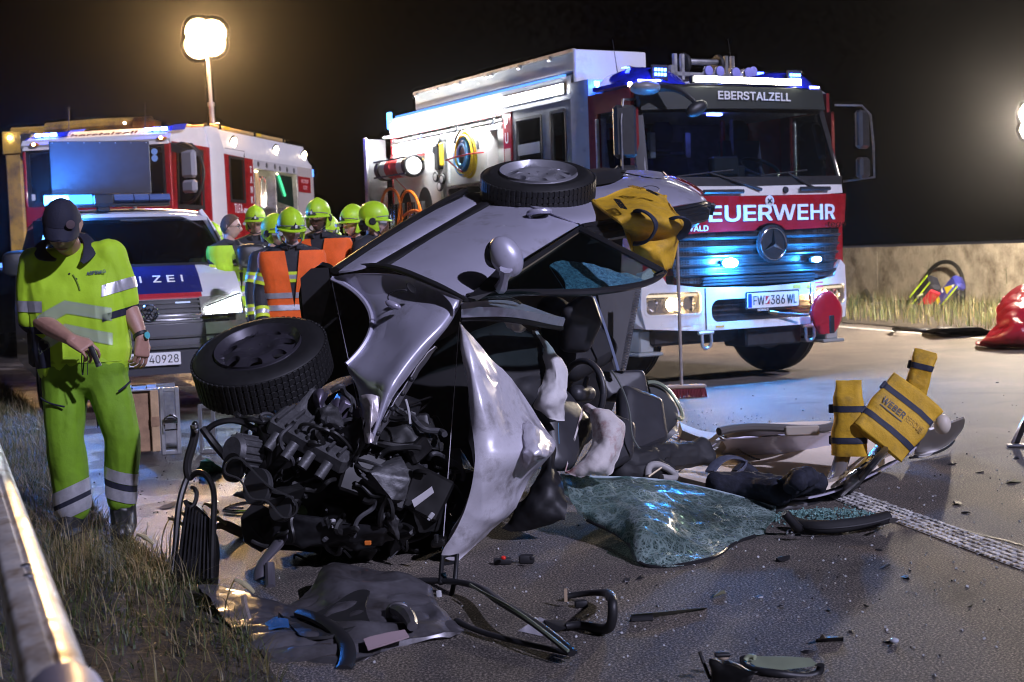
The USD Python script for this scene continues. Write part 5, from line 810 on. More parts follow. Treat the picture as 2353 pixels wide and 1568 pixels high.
for k, (x, y, r) in enumerate(((545, 1076, .07), (600, 1120, .09), (655, 1165, .075))): wp('pulley', place(lathe([(0, 0), (r * .5, 0), (r * .55, .012), (r * .7, .004), (r * .9, .004), (r * .9, .012), (r * .82, .016), (r * .9, .02), (r * .9, .032), (0, .032)], 24), basis(V(-.6, -.75, .25)), P(x, y, 6.16)), (OILY, mat('pulley_steel', (.12, .12, .125), .4, metal=.7), mat('pulley_steel', (0, 0, 0)))[k])
wp('drive_belt', tube([P(x, y, 6.09) for x, y in ((520, 1066), (545, 1052), (575, 1075), (640, 1130), (676, 1150), (682, 1176), (655, 1190), (610, 1150), (580, 1146), (548, 1100), (522, 1090), (520, 1066))], .012, 6, 60, flat=.4), mat('belt_rubber', (.02, .02, .02), .6))
hd_ = wp('cylinder_head', place(cat(box(0, 0, 0, .40, .16, .09, .015), *[box(-.16 + .053 * i, 0, .052, .012, .15, .03, .003) for i in range(7)], *[cyl((-.13 + .087 * i, -.09, 0), (-.13 + .087 * i, -.15, -.05), .024, 12) for i in range(4)]), euler(y=.5, z=-.25, x=.35), P(720, 1010, 6.24)), mat('head_alloy', (.10, .10, .105), .5, metal=.5, var=.3, vscale=30, bump=.002, bscale=60))
for i in range(4): wp('spark_plug_lead', tube([P(690 + 20 * i, 1000 + 6 * i, 6.2), P(700 + 22 * i, 975 + 6 * i, 6.14), P(740 + 18 * i, 985 + 10 * i, 6.16), P(780 + 12 * i, 1040 + 8 * i, 6.2)], .008, 6), OILY)
wp('alternator', place(cat(lathe([(0, -.07), (.06, -.07), (.075, -.05), (.075, .05), (.06, .07), (0, .07)], 24), *[place(box(.076, 0, 0, .012, .012, .10, .003), euler(z=a)) for a in np.arange(0, 6.28, .42)]), basis(V(-.6, -.75, .25)), P(560, 1040, 6.22)), mat('head_alloy', (0, 0, 0)))
for k in range(7): wp('engine_fin', place(box(0, 0, 0, .26, .012, .05, .003), euler(y=-.38, z=-.2), P(625, 1025 + 9 * k, 6.28)), OILY)
for pts, r, m_ in (([(470, 1000, 6.2), (500, 972, 6.2), (545, 968, 6.22), (590, 990, 6.3), (640, 998, 6.4)], .014, OILY), ([(466, 985, 6.2), (500, 1030, 6.2), (530, 1062, 6.3)], .018, OILY), ([(565, 965, 6.4), (560, 1000, 6.35), (550, 1032, 6.3)], .018, OILY), ([(446, 976, 6.2), (440, 1030, 6.18), (430, 1075, 6.15), (436, 1100, 6.15)], .018, OILY), ([(436, 1100, 6.15), (470, 1090, 6.12), (486, 1112, 6.1), (492, 1160, 6.05), (490, 1230, 6.0), (488, 1330, 5.95)], .013, OILY), ([(430, 1100, 6.15), (412, 1160, 6.1), (404, 1250, 6.05), (396, 1320, 6.0)], .014, OILY), ([(440, 1120, 6.12), (452, 1140, 6.1), (440, 1165, 6.08), (425, 1150, 6.08)], .010, OILY)): wp('torn_pipe', tube([P(*q) for q in pts], r, 8), m_)
wp('chrome_clip', [ell(P(448, 978, 6.17), (.016, .016, .02), 1), ell(P(452, 990, 6.16), (.01, .01, .014), 1)], CHROME)
wp('radiator', sheet([[(428, 1150, 6.15), (455, 1165, 6.12), (494, 1205, 6.1)], [(415, 1240, 6.1), (450, 1245, 6.08), (495, 1250, 6.05)], [(402, 1330, 6.02), (445, 1335, 6.0), (494, 1340, 5.98)]], 14, 14, .04, .01, 20), OILY)
for k in range(9): wp('radiator_rib', tube([P(430 + 7 * k, 1160 + 4.5 * k, 6.05), P(408 + 10 * k, 1330, 5.94)], .004, 4, 4, smooth=False), CABLACK)
wp('subframe_leg', tube([P(650, 1225, 6.25), P(622, 1270, 6.18), P(598, 1310, 6.1), P(600, 1330, 6.08)], [.03, .028, .022, .03], 8, flat=.6), mat('leg_grey', (.2, .19, .22), .4, metal=.7)); wp('subframe_leg', tube([P(620, 1296, 6.1), P(621, 1330, 6.05), P(622, 1352, 6.0)], .022, 8), mat('leg_grey', (0, 0, 0)))
wp('lower_cover', bumpy(hull([P(x, y, t) for x, y in ((555, 1190), (585, 1150), (640, 1180), (650, 1230), (600, 1270), (560, 1245)) for t in (6.35, 6.6)]).subdivide().subdivide(), .02, 8, 6), OILY)
wp('white_wire', tube([P(932, 918, 6.3), P(938, 940, 6.3), P(942, 975, 6.28)], .006, 6), LGREY); wp('orange_plug', box(*P(845, 1248, 6.1), .03, .02, .02, .004), mat('plug_orange', (.6, .15, .02), .5))
rgj = np.random.default_rng(31)
for k in range(26):
    x, y = rgj.uniform(640, 1020), rgj.uniform(930, 1250); t = (6.25 if x < 900 else 6.4) + rgj.uniform(0, .3); q = [(x, y, t)]
    for j in range(4): q.append((q[-1][0] + rgj.normal(0, 26), q[-1][1] + rgj.normal(14, 24), t + rgj.normal(0, .04)))
    wp('loose_wire', tube([P(*a) for a in q], rgj.uniform(.003, .008), 5, 20), (OILY, CABLACK, OILY)[k % 3])
for k in range(30):
    x, y = rgj.uniform(640, 1070), rgj.uniform(940, 1280); junk('torn_bracket', x, y, 6.35 + rgj.uniform(0, .3), rgj.uniform(.02, .14, 3), (OILY, CABLACK, OILY)[k % 3], euler(*rgj.uniform(0, 3, 3)), 50 + k, .01)
HOSES = [mat('hose_black_dull', (.012, .012, .012), .55), OILY, mat('loom_grey', (.05, .05, .055), .6), mat('cast_alloy', (.11, .11, .115), .5, metal=.6, var=.3, vscale=30, bump=.002, bscale=60)]
for k in range(46):
    x, y = rgj.uniform(600, 1010), rgj.uniform(930, 1240); t = (6.15 if x < 900 else 6.38) + rgj.uniform(0, .25); q = [(x, y, t)]; a_ = rgj.uniform(0, 6.28)
    for j in range(5): a_ += rgj.normal(0, .9); q.append((q[-1][0] + 24 * math.cos(a_), q[-1][1] + 20 * math.sin(a_) + 4, t + rgj.normal(0, .03)))
    wp('hose', tube([P(*a) for a in q], rgj.uniform(.006, .016), 7, 24), HOSES[k % 3])
for k in range(20):
    x, y = rgj.uniform(590, 1035), rgj.uniform(940, 1255); c_ = P(x, y, (6.2 if x < 930 else 6.42) + rgj.uniform(0, .3)); s_ = rgj.uniform(.03, .09)
    m_ = crease(hull(rgj.normal(0, 1, (14, 3)) * s_ * rgj.uniform(.5, 1.1, 3)).subdivide().subdivide().subdivide(), .010, 22, k)
    wp('cast_piece', place(m_, None, c_), HOSES[(k % 5 == 0) * 3 + (k % 5 != 0) * (k % 3 % 2)], smooth=30)
for k in range(12):
    x, y = rgj.uniform(620, 1040), rgj.uniform(960, 1240); wp('connector', place(cat(box(0, 0, 0, .03, .02, .018, .003), box(.018, 0, 0, .012, .014, .012, .002)), euler(*rgj.uniform(0, 3, 3)), P(x, y, 6.16)), (HOSES[2], LGREY, HOSES[0], HOSES[0])[k % 4])
for k in range(8): wp('battery_cap', place(cat(cyl((-.11 + .03 * k, .02, .10), (-.11 + .03 * k, .02, .115), .011, 12)), euler(y=.42, z=.35, x=-.25), P(850, 1105, 6.35)), OILY, parent=bat)
wp('crossmember', tube([P(760, 1000, 6.5), P(800, 1000, 6.4), P(880, 1022, 6.35), P(960, 1025, 6.4)], .02, 8), OILY)
for x, y in ((735, 930), (760, 985), (795, 1000), (775, 950), (815, 1040)): wp('crumpled_rail', sheet([[(x - 12, y - 30, 6.5), (x + 4, y - 34, 6.42), (x + 16, y - 25, 6.5)], [(x - 16, y, 6.46), (x, y, 6.36), (x + 18, y + 4, 6.46)], [(x - 8, y + 34, 6.5), (x + 6, y + 36, 6.4), (x + 14, y + 30, 6.5)]], 12, 12, .005, .03, 14, int(x)), mat('inner_wing_purple', (0, 0, 0)), smooth=60)
# --- interior
CLOTH = mat('interior_black', (.018, .018, .02), .7, var=.3, bump=.001, bscale=120); LEATHER = mat('interior_leather', (.035, .035, .04), .42, var=.2, bump=.0008, bscale=160); CREAM = mat('headliner_cream', (.70, .61, .49), .85, var=.07, vscale=4, bump=.0012, bscale=60)
BAG = mat('airbag_fabric', (.60, .58, .58), .75, var=.06, vscale=14, bump=.004, bscale=22)
def soft(pts, r, m, name, ref=.03, it=6, amp=.0): return wp(name, bumpy(blob([[(P(*q[:3]), q[3] if len(q) > 3 else r) for q in b] for b in pts], ref, it), amp, 8), m, smooth=True)
soft([[(1100, 790, 7.0), (1160, 770, 7.15), (1220, 800, 7.2), (1160, 890, 6.95), (1240, 870, 7.1)], [(1240, 880, 7.1), (1260, 960, 7.1), (1200, 900, 6.95)]], .07, CLOTH, 'dashboard', .04)
soft([[(1255, 930, 7.12), (1290, 915, 7.3), (1340, 980, 7.3), (1300, 1060, 7.05), (1270, 1060, 7.0)]], .05, LEATHER, 'steering_column_panel', .04)
soft([[(1310, 720, 7.6, .05), (1345, 700, 7.65, .06), (1362, 740, 7.65, .05), (1340, 790, 7.7, .05), (1305, 790, 7.7, .05)]], .06, LEATHER, 'front_seat_headrest', .03)
soft([[(1270, 720, 7.9), (1310, 840, 7.9), (1380, 800, 8.1)]], .1, CLOTH, 'passenger_seat', .05)
soft([[(1380, 865, 8.1, .03), (1470, 862, 8.2, .03), (1475, 905, 8.2, .04), (1400, 905, 8.1, .05)]], .04, LEATHER, 'driver_headrest', .03)
soft([[(1440, 910, 8.0, .06), (1505, 930, 8.1, .05), (1510, 1000, 8.0, .06), (1440, 1030, 7.8, .06)]], .06, LEATHER, 'driver_seat', .03)
soft([[(1400, 970, 7.6, .05), (1440, 985, 7.6, .05), (1430, 1040, 7.5, .06), (1390, 1060, 7.4, .06)]], .05, LEATHER, 'centre_console', .03)
wp('door_lining', sheet([[(1488, 880, 8.5), (1530, 895, 8.55), (1553, 930, 8.55)], [(1495, 945, 8.35), (1530, 950, 8.35), (1558, 960, 8.35)], [(1460, 1030, 8.05), (1500, 1025, 8.1), (1545, 985, 8.2)]], 16, 16, .03), mat('lining_grey', (.06, .062, .062), .45, var=.15)); wp('lining_edge', tube([P(1487, 880, 8.45), P(1530, 892, 8.5), P(1556, 925, 8.5), P(1560, 962, 8.3)], .012, 6), mat('edge_green_grey', (.25, .3, .22), .35, metal=.3))
st_ = wp('steering_wheel', torus(P(1338, 902, 7.45), .165, .017, V(-.78, -.62, .1), 36, 8), LEATHER, smooth=True); soft([[(1325, 905, 7.4, .045), (1350, 905, 7.5, .045)]], .04, LEATHER, 'wheel_boss', .02); wp('wheel_spoke', tube([P(1338, 902, 7.42), P(1350, 868, 7.45)], .014, 6, 6), LEATHER, parent=st_)
a1 = [[(1222, 760, 7.2), (1235, 765, 7.15), (1250, 790, 7.12)], [(1245, 800, 7.1), (1268, 805, 7.02), (1290, 840, 7.05)], [(1252, 845, 7.02), (1278, 850, 6.92), (1302, 880, 6.98)], [(1242, 885, 6.96), (1272, 895, 6.88), (1297, 910, 6.94)], [(1222, 920, 6.95), (1258, 928, 6.86), (1298, 935, 6.94)], [(1232, 945, 6.96), (1265, 965, 6.9), (1300, 968, 6.96)]]
wp('airbag', sheet(a1, 40, 26, .012, .035, 9, 12), BAG, smooth=70, label='white deflated airbag hanging in the middle of the cabin')
a2 = [[(1340, 932, 7.25), (1355, 928, 7.22), (1375, 938, 7.25)], [(1352, 955, 7.16), (1385, 952, 7.05), (1425, 968, 7.12)], [(1362, 985, 7.08), (1400, 985, 6.98), (1433, 1005, 7.06)], [(1355, 1030, 7.02), (1395, 1030, 6.9), (1425, 1050, 7.0)], [(1325, 1065, 6.98), (1370, 1070, 6.86), (1410, 1085, 6.96)], [(1298, 1085, 6.95), (1345, 1096, 6.9), (1395, 1098, 6.95)]]
BAG2 = mat('airbag_fabric_stained', (.58, .54, .52), .75, var=.06, vscale=14, bump=.004, bscale=22, dirt=(.26, .06, .05), dirt_amt=.22, dscale=6)
wp('airbag', sheet(a2, 40, 26, .012, .04, 8, 5), BAG2, smooth=70, label='stained deflated airbag below the steering wheel')
wp('airbag', sheet([[(1155, 735, 6.9), (1185, 740, 6.88), (1205, 752, 6.95)], [(1165, 755, 6.88), (1190, 762, 6.84), (1208, 758, 6.92)]], 14, 16, .008, .02, 14, 3), BAG, smooth=70, label='scrap of white airbag under the pillar stub')
wp('parcel_shelf', sheet([[(1374, 676, 8.0), (1420, 672, 8.1), (1464, 664, 8.2)], [(1392, 770, 8.05), (1425, 770, 8.1), (1455, 760, 8.15)], [(1412, 850, 8.1), (1425, 852, 8.1), (1438, 852, 8.1)]], 14, 12, .02), mat('shelf_grey', (.07, .07, .072), .6, var=.1))
wp('roof_strut', tube([P(1466, 664, 7.9), P(1448, 760, 7.95), P(1431, 851, 8.0)], .020, 4, 12, flat=.5), mat('strut_grey', (.42, .42, .42), .4, metal=.5))
for k in range(30): f_ = k / 30; wp('strut_notch', place(box(0, 0, 0, .034, .012, .006), basis(V(0, -1, .1)) @ euler(z=-.18), P(1466 - 35 * f_, 664 + 187 * f_, 7.885 + .1 * f_)), STEEL, kind=None)
wp('seat_belt', sheet([[(1362, 682, 7.75), (1392, 765, 7.8), (1418, 852, 7.85)], [(1368, 681, 7.76), (1398, 764, 7.81), (1424, 851, 7.86)]], 4, 16, .003), mat('belt_blue_grey', (.14, .17, .26), .5)); wp('cable', tube([P(1405, 852, 7.7), P(1432, 900, 7.6), P(1448, 960, 7.5), P(1458, 1015, 7.4), P(1470, 1032, 7.4)], .006, 5), mat('cable_green_grey', (.12, .13, .12), .5))
wp('blue_thread', tube([P(1283, 972, 6.95), P(1284, 1000, 6.95), P(1285, 1020, 6.95)], .0025, 4), mat('thread_blue', (.1, .25, .4), .6))
wp('crazed_rear_glass', sheet([[(1262, 610, 7.05), (1330, 600, 7.12), (1470, 642, 7.2)], [(1290, 630, 7.0), (1370, 632, 7.05), (1478, 650, 7.15)], [(1300, 668, 6.9), (1380, 668, 6.95), (1450, 664, 7.05)]], 16, 24, .01, .03, 10), mat('glass_crumbs_blue', (.22, .42, .80), .25, var=.7, vscale=60, coat=.4, bump=.01, bscale=60))  # blue lamp light falling on this glass is put into its colour

# ================================================================ THE CUT-OFF ROOF, folded out on the road, and the windscreen
RO = G(1850, 1090)
ROOF = thing('severed_roof', 'cut-off car roof lying upside down, its cream lining up, right of the wreck', 'car roof', RO)
def rp(name, mesh, m, parent=None, **k): return part(parent or ROOF, name, place(tm(mesh if not isinstance(mesh, list) else cat(*mesh)), None, -RO), m, **k)
hl_ = [[G(1655, 990, .30), G(1760, 985, .30), G(1900, 976, .28), G(2020, 974, .26), G(2120, 980, .26)], [G(1668, 1010, .22), G(1765, 1015, .18), G(1905, 1022, .15), G(2020, 1020, .14), G(2110, 1000, .2)], [G(1650, 1030, .12), G(1760, 1052, .08), G(1890, 1062, .07), G(2010, 1050, .08), G(2090, 1020, .16)], [G(1590, 1058, .08), G(1700, 1088, .06), G(1840, 1095, .06), G(1960, 1075, .08), G(2060, 1040, .14)], [G(1530, 1085, .10), G(1640, 1112, .10), G(1800, 1125, .10), G(1920, 1105, .12), G(2010, 1065, .16)]]
rp('headliner', shell(grid(hl_, 50, 60), .03, .012, 2.5, 6), CREAM, smooth=70)
rp('roof_skin', shell(grid([[p - V(0, 0, .05) for p in row] for row in hl_], 24, 24), .01), SILVER, smooth=70)
rp('lining_rim', tube([G(1652, 992, .31), G(1690, 984, .32), G(1780, 983, .31), G(1920, 973, .29)], .025, 8), mat('rim_grey', (.09, .085, .08), .6)); rp('handle_recess', place(box(0, 0, 0, .2, .02, .06, .01), euler(z=-.05), G(1843, 990, .29)), mat('recess_beige', (.4, .36, .3), .6)); rp('lining_seam', tube([G(1668, 1005, .25), G(1690, 1030, .15), G(1722, 1048, .10), G(1745, 1056, .09)], .006, 5), mat('rim_grey', (0, 0, 0)))
rp('dark_far_panel', sheet([[(1778, 985, 11.2), (1784, 962, 11.4), (1850, 962, 11.5), (1920, 970, 11.4)], [(1770, 990, 11.1), (1790, 985, 11.1), (1850, 985, 11.1), (1920, 985, 11.1)]], 8, 14, .02), mat('panel_green_black', (.03, .035, .03), .6))
rp('pillar_lining', loft([[P(x + dx, y + dy, t + dt) for dx, dy, dt in ((0, -14, 0), (6, 4, -.15), (0, 22, 0), (-4, 5, .2))] for x, y, t in ((1562, 985, 9.6), (1600, 1000, 9.6), (1640, 1008, 9.7), (1672, 1000, 9.9))], 20), mat('pillar_lining_grey', (.32, .29, .25), .6))
rp('roof_end', shell(grid([[G(2100, 1000, .24), G(2150, 985, .26), G(2216, 962, .32)], [G(2105, 1030, .08), G(2160, 1018, .1), G(2213, 985, .2)], [G(2100, 1046, .03), G(2145, 1040, .03), G(2192, 1012, .06)]], 18, 20), .012), mat('roof_end_white', (.66, .64, .62), .45), smooth=70); rp('roof_end_seal', tube([G(2090, 1052, .02), G(2145, 1042, .02), G(2192, 1014, .05)], .008, 5), FLANKBLACK)
rp('mirror_lump', ell(G(2165, 975, .3), (.05, .05, .06), 2), mat('lump_cream', (.6, .54, .45), .5))
WSP = mat('pillar_silver', (.42, .42, .44), .3, metal=.75, coat=.4)
# cut pillars bending upwards
rp('roof_pillar', tube([P(1775, 1172, 7.3), P(1845, 1158, 7.5), P(1908, 1142, 7.8), P(1960, 1100, 7.48), P(2015, 1045, 7.84), P(2040, 1010, 8.02)], [.03, .045, .055, .05, .045, .04], 10, 40, flat=.55), WSP, smooth=60)
rp('roof_pillar', tube([P(1880, 1120, 7.57), P(1908, 1108, 7.66), P(1928, 1075, 7.84), P(1940, 1035, 7.93), P(1948, 990, 8.02)], [.03, .04, .045, .045, .04], 10, 40, flat=.55), WSP, smooth=60)
rp('pillar_seal', tube([P(1850, 1160, 7.45), P(1915, 1138, 7.75), P(1968, 1094, 8.12), P(2020, 1040, 7.75)], .014, 6, 30), FLANKBLACK); rp('pillar_seal', tube([P(1900, 1150, 7.6), P(1935, 1140, 7.8), P(1985, 1092, 7.39), P(2035, 1032, 7.75)], .018, 6, 30), FLANKBLACK); rp('chrome_bead', tube([P(1890, 1135, 7.75), P(1945, 1098, 7.39), P(2005, 1035, 8.55)], .008, 5, 30), CHROME)
rp('pillar_foot', loft([[P(x + dx, y + dy, t) for dx, dy in ((-14, -30), (12, -34), (18, 0), (6, 26), (-16, 22))] for x, y, t in ((1862, 1120, 7.55), (1866, 1122, 7.45))], 4, 1), FLANKBLACK); rp('belt_anchor', tube([P(1800, 1140, 7.6), P(1840, 1136, 7.7), P(1880, 1132, 7.8)], .02, 8), mat('pillar_lining_grey', (0, 0, 0)))
rp('roof_rail_cut', tube([P(1560, 1118, 7.9), P(1650, 1128, 7.7), P(1760, 1136, 7.6), P(1840, 1136, 7.6)], .03, 8, flat=.6), CABLACK)
CRACK = usdkit.material(stage, '/World/Looks/crazed_glass', {'g': ('geometry', {}), 'w': ('noise_texture', {'scale': 3.0, 'detail': 3}), 'ad': ('vector_math', {'math_type': 'multiply_add', 'vector2': (.18, .18, .18)}),
    'v1': ('voronoi_texture', {'scale': 11.0, 'feature': 'distance_to_edge'}), 'v2': ('voronoi_texture', {'scale': 34.0, 'feature': 'distance_to_edge'}), 'v3': ('voronoi_texture', {'scale': 90.0, 'feature': 'distance_to_edge'}),
    'r1': ('rgb_ramp', {'ramp': [(0, (1, 1, 1)), (.06, (0, 0, 0))]}), 'r2': ('rgb_ramp', {'ramp': [(0, (.9, .9, .9)), (.10, (0, 0, 0))]}), 'r3': ('rgb_ramp', {'ramp': [(0, (.7, .7, .7)), (.2, (0, 0, 0))]}),
    'a1': ('mix', {'mix_type': 'add', 'fac': 1.0, 'use_clamp': True}), 'a2': ('mix', {'mix_type': 'add', 'fac': 1.0, 'use_clamp': True}), 'nz': ('noise_texture', {'scale': 3.2, 'detail': 4}), 'rn': ('rgb_ramp', {'ramp': [(.34, (.12, .12, .12)), (.66, (1, 1, 1))]}), 'mu': ('mix', {'mix_type': 'multiply', 'fac': 1.0}),
    'bw': ('rgb_to_bw', {}), 'ma': ('math', {'math_type': 'multiply_add', 'value2': .62, 'value3': .05, 'use_clamp': True}),
    'd': ('principled_bsdf', {'base_color': (.42, .56, .53), 'roughness': .25, 'specular_ior_level': .8}), 't': ('transparent_bsdf', {'color': (.42, .56, .53)}), 'gl': ('glossy_bsdf', {'roughness': .16, 'color': (.9, .95, .95)}), 'f': ('value', {'value': .07}), 'm1': ('mix_closure', {}), 'm2': ('mix_closure', {})},
    [('g.position', 'w.vector'), ('w.color', 'ad.vector1'), ('g.position', 'ad.vector3'), ('ad.vector', 'v1.vector'), ('ad.vector', 'v2.vector'), ('ad.vector', 'v3.vector'), ('v1.distance', 'r1.fac'), ('v2.distance', 'r2.fac'), ('v3.distance', 'r3.fac'), ('r1.color', 'a1.color1'), ('r2.color', 'a1.color2'), ('a1.color', 'a2.color1'), ('r3.color', 'a2.color2'), ('g.position', 'nz.vector'), ('nz.fac', 'rn.fac'), ('a2.color', 'mu.color1'), ('rn.color', 'mu.color2'), ('mu.color', 'bw.color'), ('bw.val', 'ma.value1'),
     ('f.value', 'm1.fac'), ('t.BSDF', 'm1.closure1'), ('gl.BSDF', 'm1.closure2'), ('ma.value', 'm2.fac'), ('m1.closure', 'm2.closure1'), ('d.BSDF', 'm2.closure2')], surface='m2.closure')
wsn = [[(1288, 1092, 7.15), (1360, 1096, 7.2), (1440, 1098, 7.25), (1500, 1102, 7.3), (1570, 1112, 7.35), (1660, 1132, 7.35), (1782, 1166, 7.2)], [(1296, 1118, 6.98), (1370, 1130, 6.95), (1440, 1135, 6.85), (1500, 1145, 6.85), (1575, 1158, 6.95), (1665, 1170, 7.05), (1780, 1182, 7.05)],
       [(1312, 1150, 6.85), (1380, 1170, 6.75), (1440, 1185, 6.58), (1485, 1200, 6.42), (1580, 1210, 6.6), (1670, 1208, 6.78), (1774, 1200, 6.9)], [(1332, 1178, 6.78), (1395, 1200, 6.62), (1445, 1225, 6.42), (1482, 1250, 6.25), (1590, 1258, 6.35), (1670, 1238, 6.58), (1755, 1218, 6.76)], [(1350, 1196, 6.74), (1405, 1222, 6.56), (1450, 1258, 6.34), (1490, 1302, 6.12), (1600, 1292, 6.16), (1670, 1262, 6.42), (1735, 1232, 6.66)]]
wsg = crease(sheet(wsn, 70, 110, .006, .016, 5, 17), .035, 4.5, 9)
WS = thing('windscreen', 'crazed greenish windscreen torn out and standing on edge before the wreck', 'windscreen', G(1490, 1302))
part(WS, 'glass', place(wsg, None, -G(1490, 1302)), CRACK, smooth=70)
part(WS, 'rubber_edge', place(tube([P(*q) for q in wsn[-1]], .009, 6, 40), None, -G(1490, 1302)), FLANKBLACK); part(WS, 'top_edge', place(tube([P(*q) for q in wsn[0]], .006, 6, 40), None, -G(1490, 1302)), mat('edge_glass', (.4, .5, .55), .2, coat=.6))
# ================================================================ PEOPLE
SKIN = mat('skin', (.50, .30, .23), .5, var=.10, vscale=25, obj=True); SKIN2 = mat('skin_pale', (.56, .36, .28), .5, var=.1, vscale=25, obj=True)
HIVIS = mat('hivis_yellow', (.40, .66, .02), .75, var=.10, vscale=7, bump=.004, bscale=9, obj=True, detail=3); HIVIS_SHADED = mat('hivis_trousers', (.15, .30, .008), .8, var=.16, vscale=9, bump=.006, bscale=11, obj=True)  # trouser colour darkened for the shadow on the legs
HIVISO = mat('hivis_orange', (.90, .13, .01), .75, var=.08, vscale=8, bump=.004, bscale=12, obj=True); TURNOUT = mat('turnout_dark', (.022, .023, .030), .8, var=.25, vscale=9, bump=.006, bscale=12, obj=True)
BANDY = mat('band_yellow', (.62, .80, .03), .6, var=.08, vscale=20, obj=True); LIME = mat('helmet_lime', (.46, .76, .02), .5, coat=.12, var=.14, vscale=6, obj=True)
HAIR = mat('hair_brown', (.10, .055, .03), .8, var=.4, vscale=60, bump=.004, bscale=120, obj=True); LEATHERK = mat('boot_leather', (.013, .013, .014), .45, var=.3, obj=True); EYEW = mat('eye_white', (.6, .58, .56), .3); EYEK = mat('eye_dark', (.02, .015, .012), .2); LIP = mat('lip', (.36, .15, .13), .5)
NAVY = mat('navy_cloth', (.012, .014, .03), .8, var=.2, bump=.003, bscale=30, obj=True)
def toman(t): return m3.Manifold(m3.Mesh(np.asarray(t.vertices, np.float32), np.asarray(t.faces, np.uint32)))
def union(*ms):
    out = m3.Manifold.batch_boolean([m if isinstance(m, m3.Manifold) else toman(m) for m in ms], m3.OpType.Add); return tm(out)
def cut(m, planes, off=.003):
    """the piece of a surface on the inner side of planes (point, normal), lifted off by a hair"""
    m = outward(m.copy()); m.merge_vertices(); m.vertices = m.vertices + m.vertex_normals * off
    for o, n in planes:
        if len(m.faces) == 0: return m
        m = m.slice_plane(o, np.asarray(n, float) / np.linalg.norm(n))
    return m
def band(m, o, n, w, off=.003, extra=()):
    n = np.asarray(n, float) / np.linalg.norm(n); o = np.asarray(o, float); return cut(m, [(o - n * w / 2, n), (o + n * w / 2, -n)] + list(extra), off)
def head_mesh(sub=4):
    """face looks towards -y; centre of the skull at the origin, chin at about z = -.115"""
    m = trimesh.creation.icosphere(sub); v = m.vertices.copy(); x, y, z = v.T
    X, Y, Z = x * .076, y * .096, z * .118
    low = np.clip(-z, 0, 1); X *= 1 - .32 * low ** 1.4; Y = np.where(y > 0, Y * (1 - .38 * low ** 1.2), Y * (1 - .06 * low))
    def g(cx, cz, sx, sz): return np.exp(-((X - cx) / sx) ** 2 - ((Z - cz) / sz) ** 2) * (y < 0)
    Y = Y - .026 * g(0, -.032, .012, .020) - .012 * g(0, -.008, .009, .02) + .012 * g(.031, .004, .017, .011) + .012 * g(-.031, .004, .017, .011) - .006 * g(0, .022, .05, .010) - .007 * g(0, -.066, .022, .007) + .004 * g(0, -.0725, .024, .003) - .006 * g(0, -.08, .02, .006) - .012 * g(0, -.103, .022, .014) - .004 * g(.04, -.03, .016, .02) - .004 * g(-.04, -.03, .016, .02)
    m.vertices = np.stack([X, Y, Z], 1); return m
HEADM = head_mesh()
def ear(s): return loft([[(s * (.070 + .006 * k + .012 * k * (j in (1, 2))), .005 + a * (1 - .1 * k), -.005 + b * (1 - .1 * k)) for j, (a, b) in enumerate(((-.006, -.030), (.020, .0), (.020, .026), (-.004, .028), (-.010, .0)))] for k in (0, .5, 1)], 6, 1)
def head_parts(parent, R, c, skin_parts=True, beard=None, glasses=False, hair=None):
    pl_ = lambda m: place(m, R, c)
    for s in (-1, 1):
        e = part(parent, 'eye', pl_(ell((s * .031, -.076, .003), (.0125, .010, .0075), 2)), EYEW); part(parent, 'iris', pl_(ell((s * .031, -.0845, .002), (.006, .004, .006), 1)), EYEK)
        part(parent, 'eyebrow', pl_(tube([(s * .012, -.093, .022), (s * .03, -.092, .027), (s * .048, -.080, .022)], [.004, .005, .003], 6)), HAIR)
    part(parent, 'mouth', pl_(tube([(-.024, -.081, -.0715), (0, -.0925, -.070), (.024, -.081, -.0715)], [.003, .0055, .003], 6, flat=.8)), LIP)
    if beard: part(parent, 'beard', pl_(cut(HEADM.subdivide() if False else HEADM, [((0, 0, -.048), (0, -.35, -1)), ((0, .03, 0), (0, -1, 0))], .004)), beard)
    if glasses: part(parent, 'glasses', pl_(cat(*[torus((s * .031, -.097, .0), .020, .0022, (0, 1, 0), 20, 5) for s in (-1, 1)], tube([(-.011, -.1, .004), (.011, -.1, .004)], .002, 5, smooth=False), *[tube([(s * .05, -.094, .004), (s * .074, -.06, .006), (s * .078, .02, .004)], .0025, 5) for s in (-1, 1)])), BLACKP)
    if hair: part(parent, 'hair', pl_(bumpy(cut(HEADM, [((0, -.035, .035), (0, .75, .65))], .011), .005, 90)), hair)
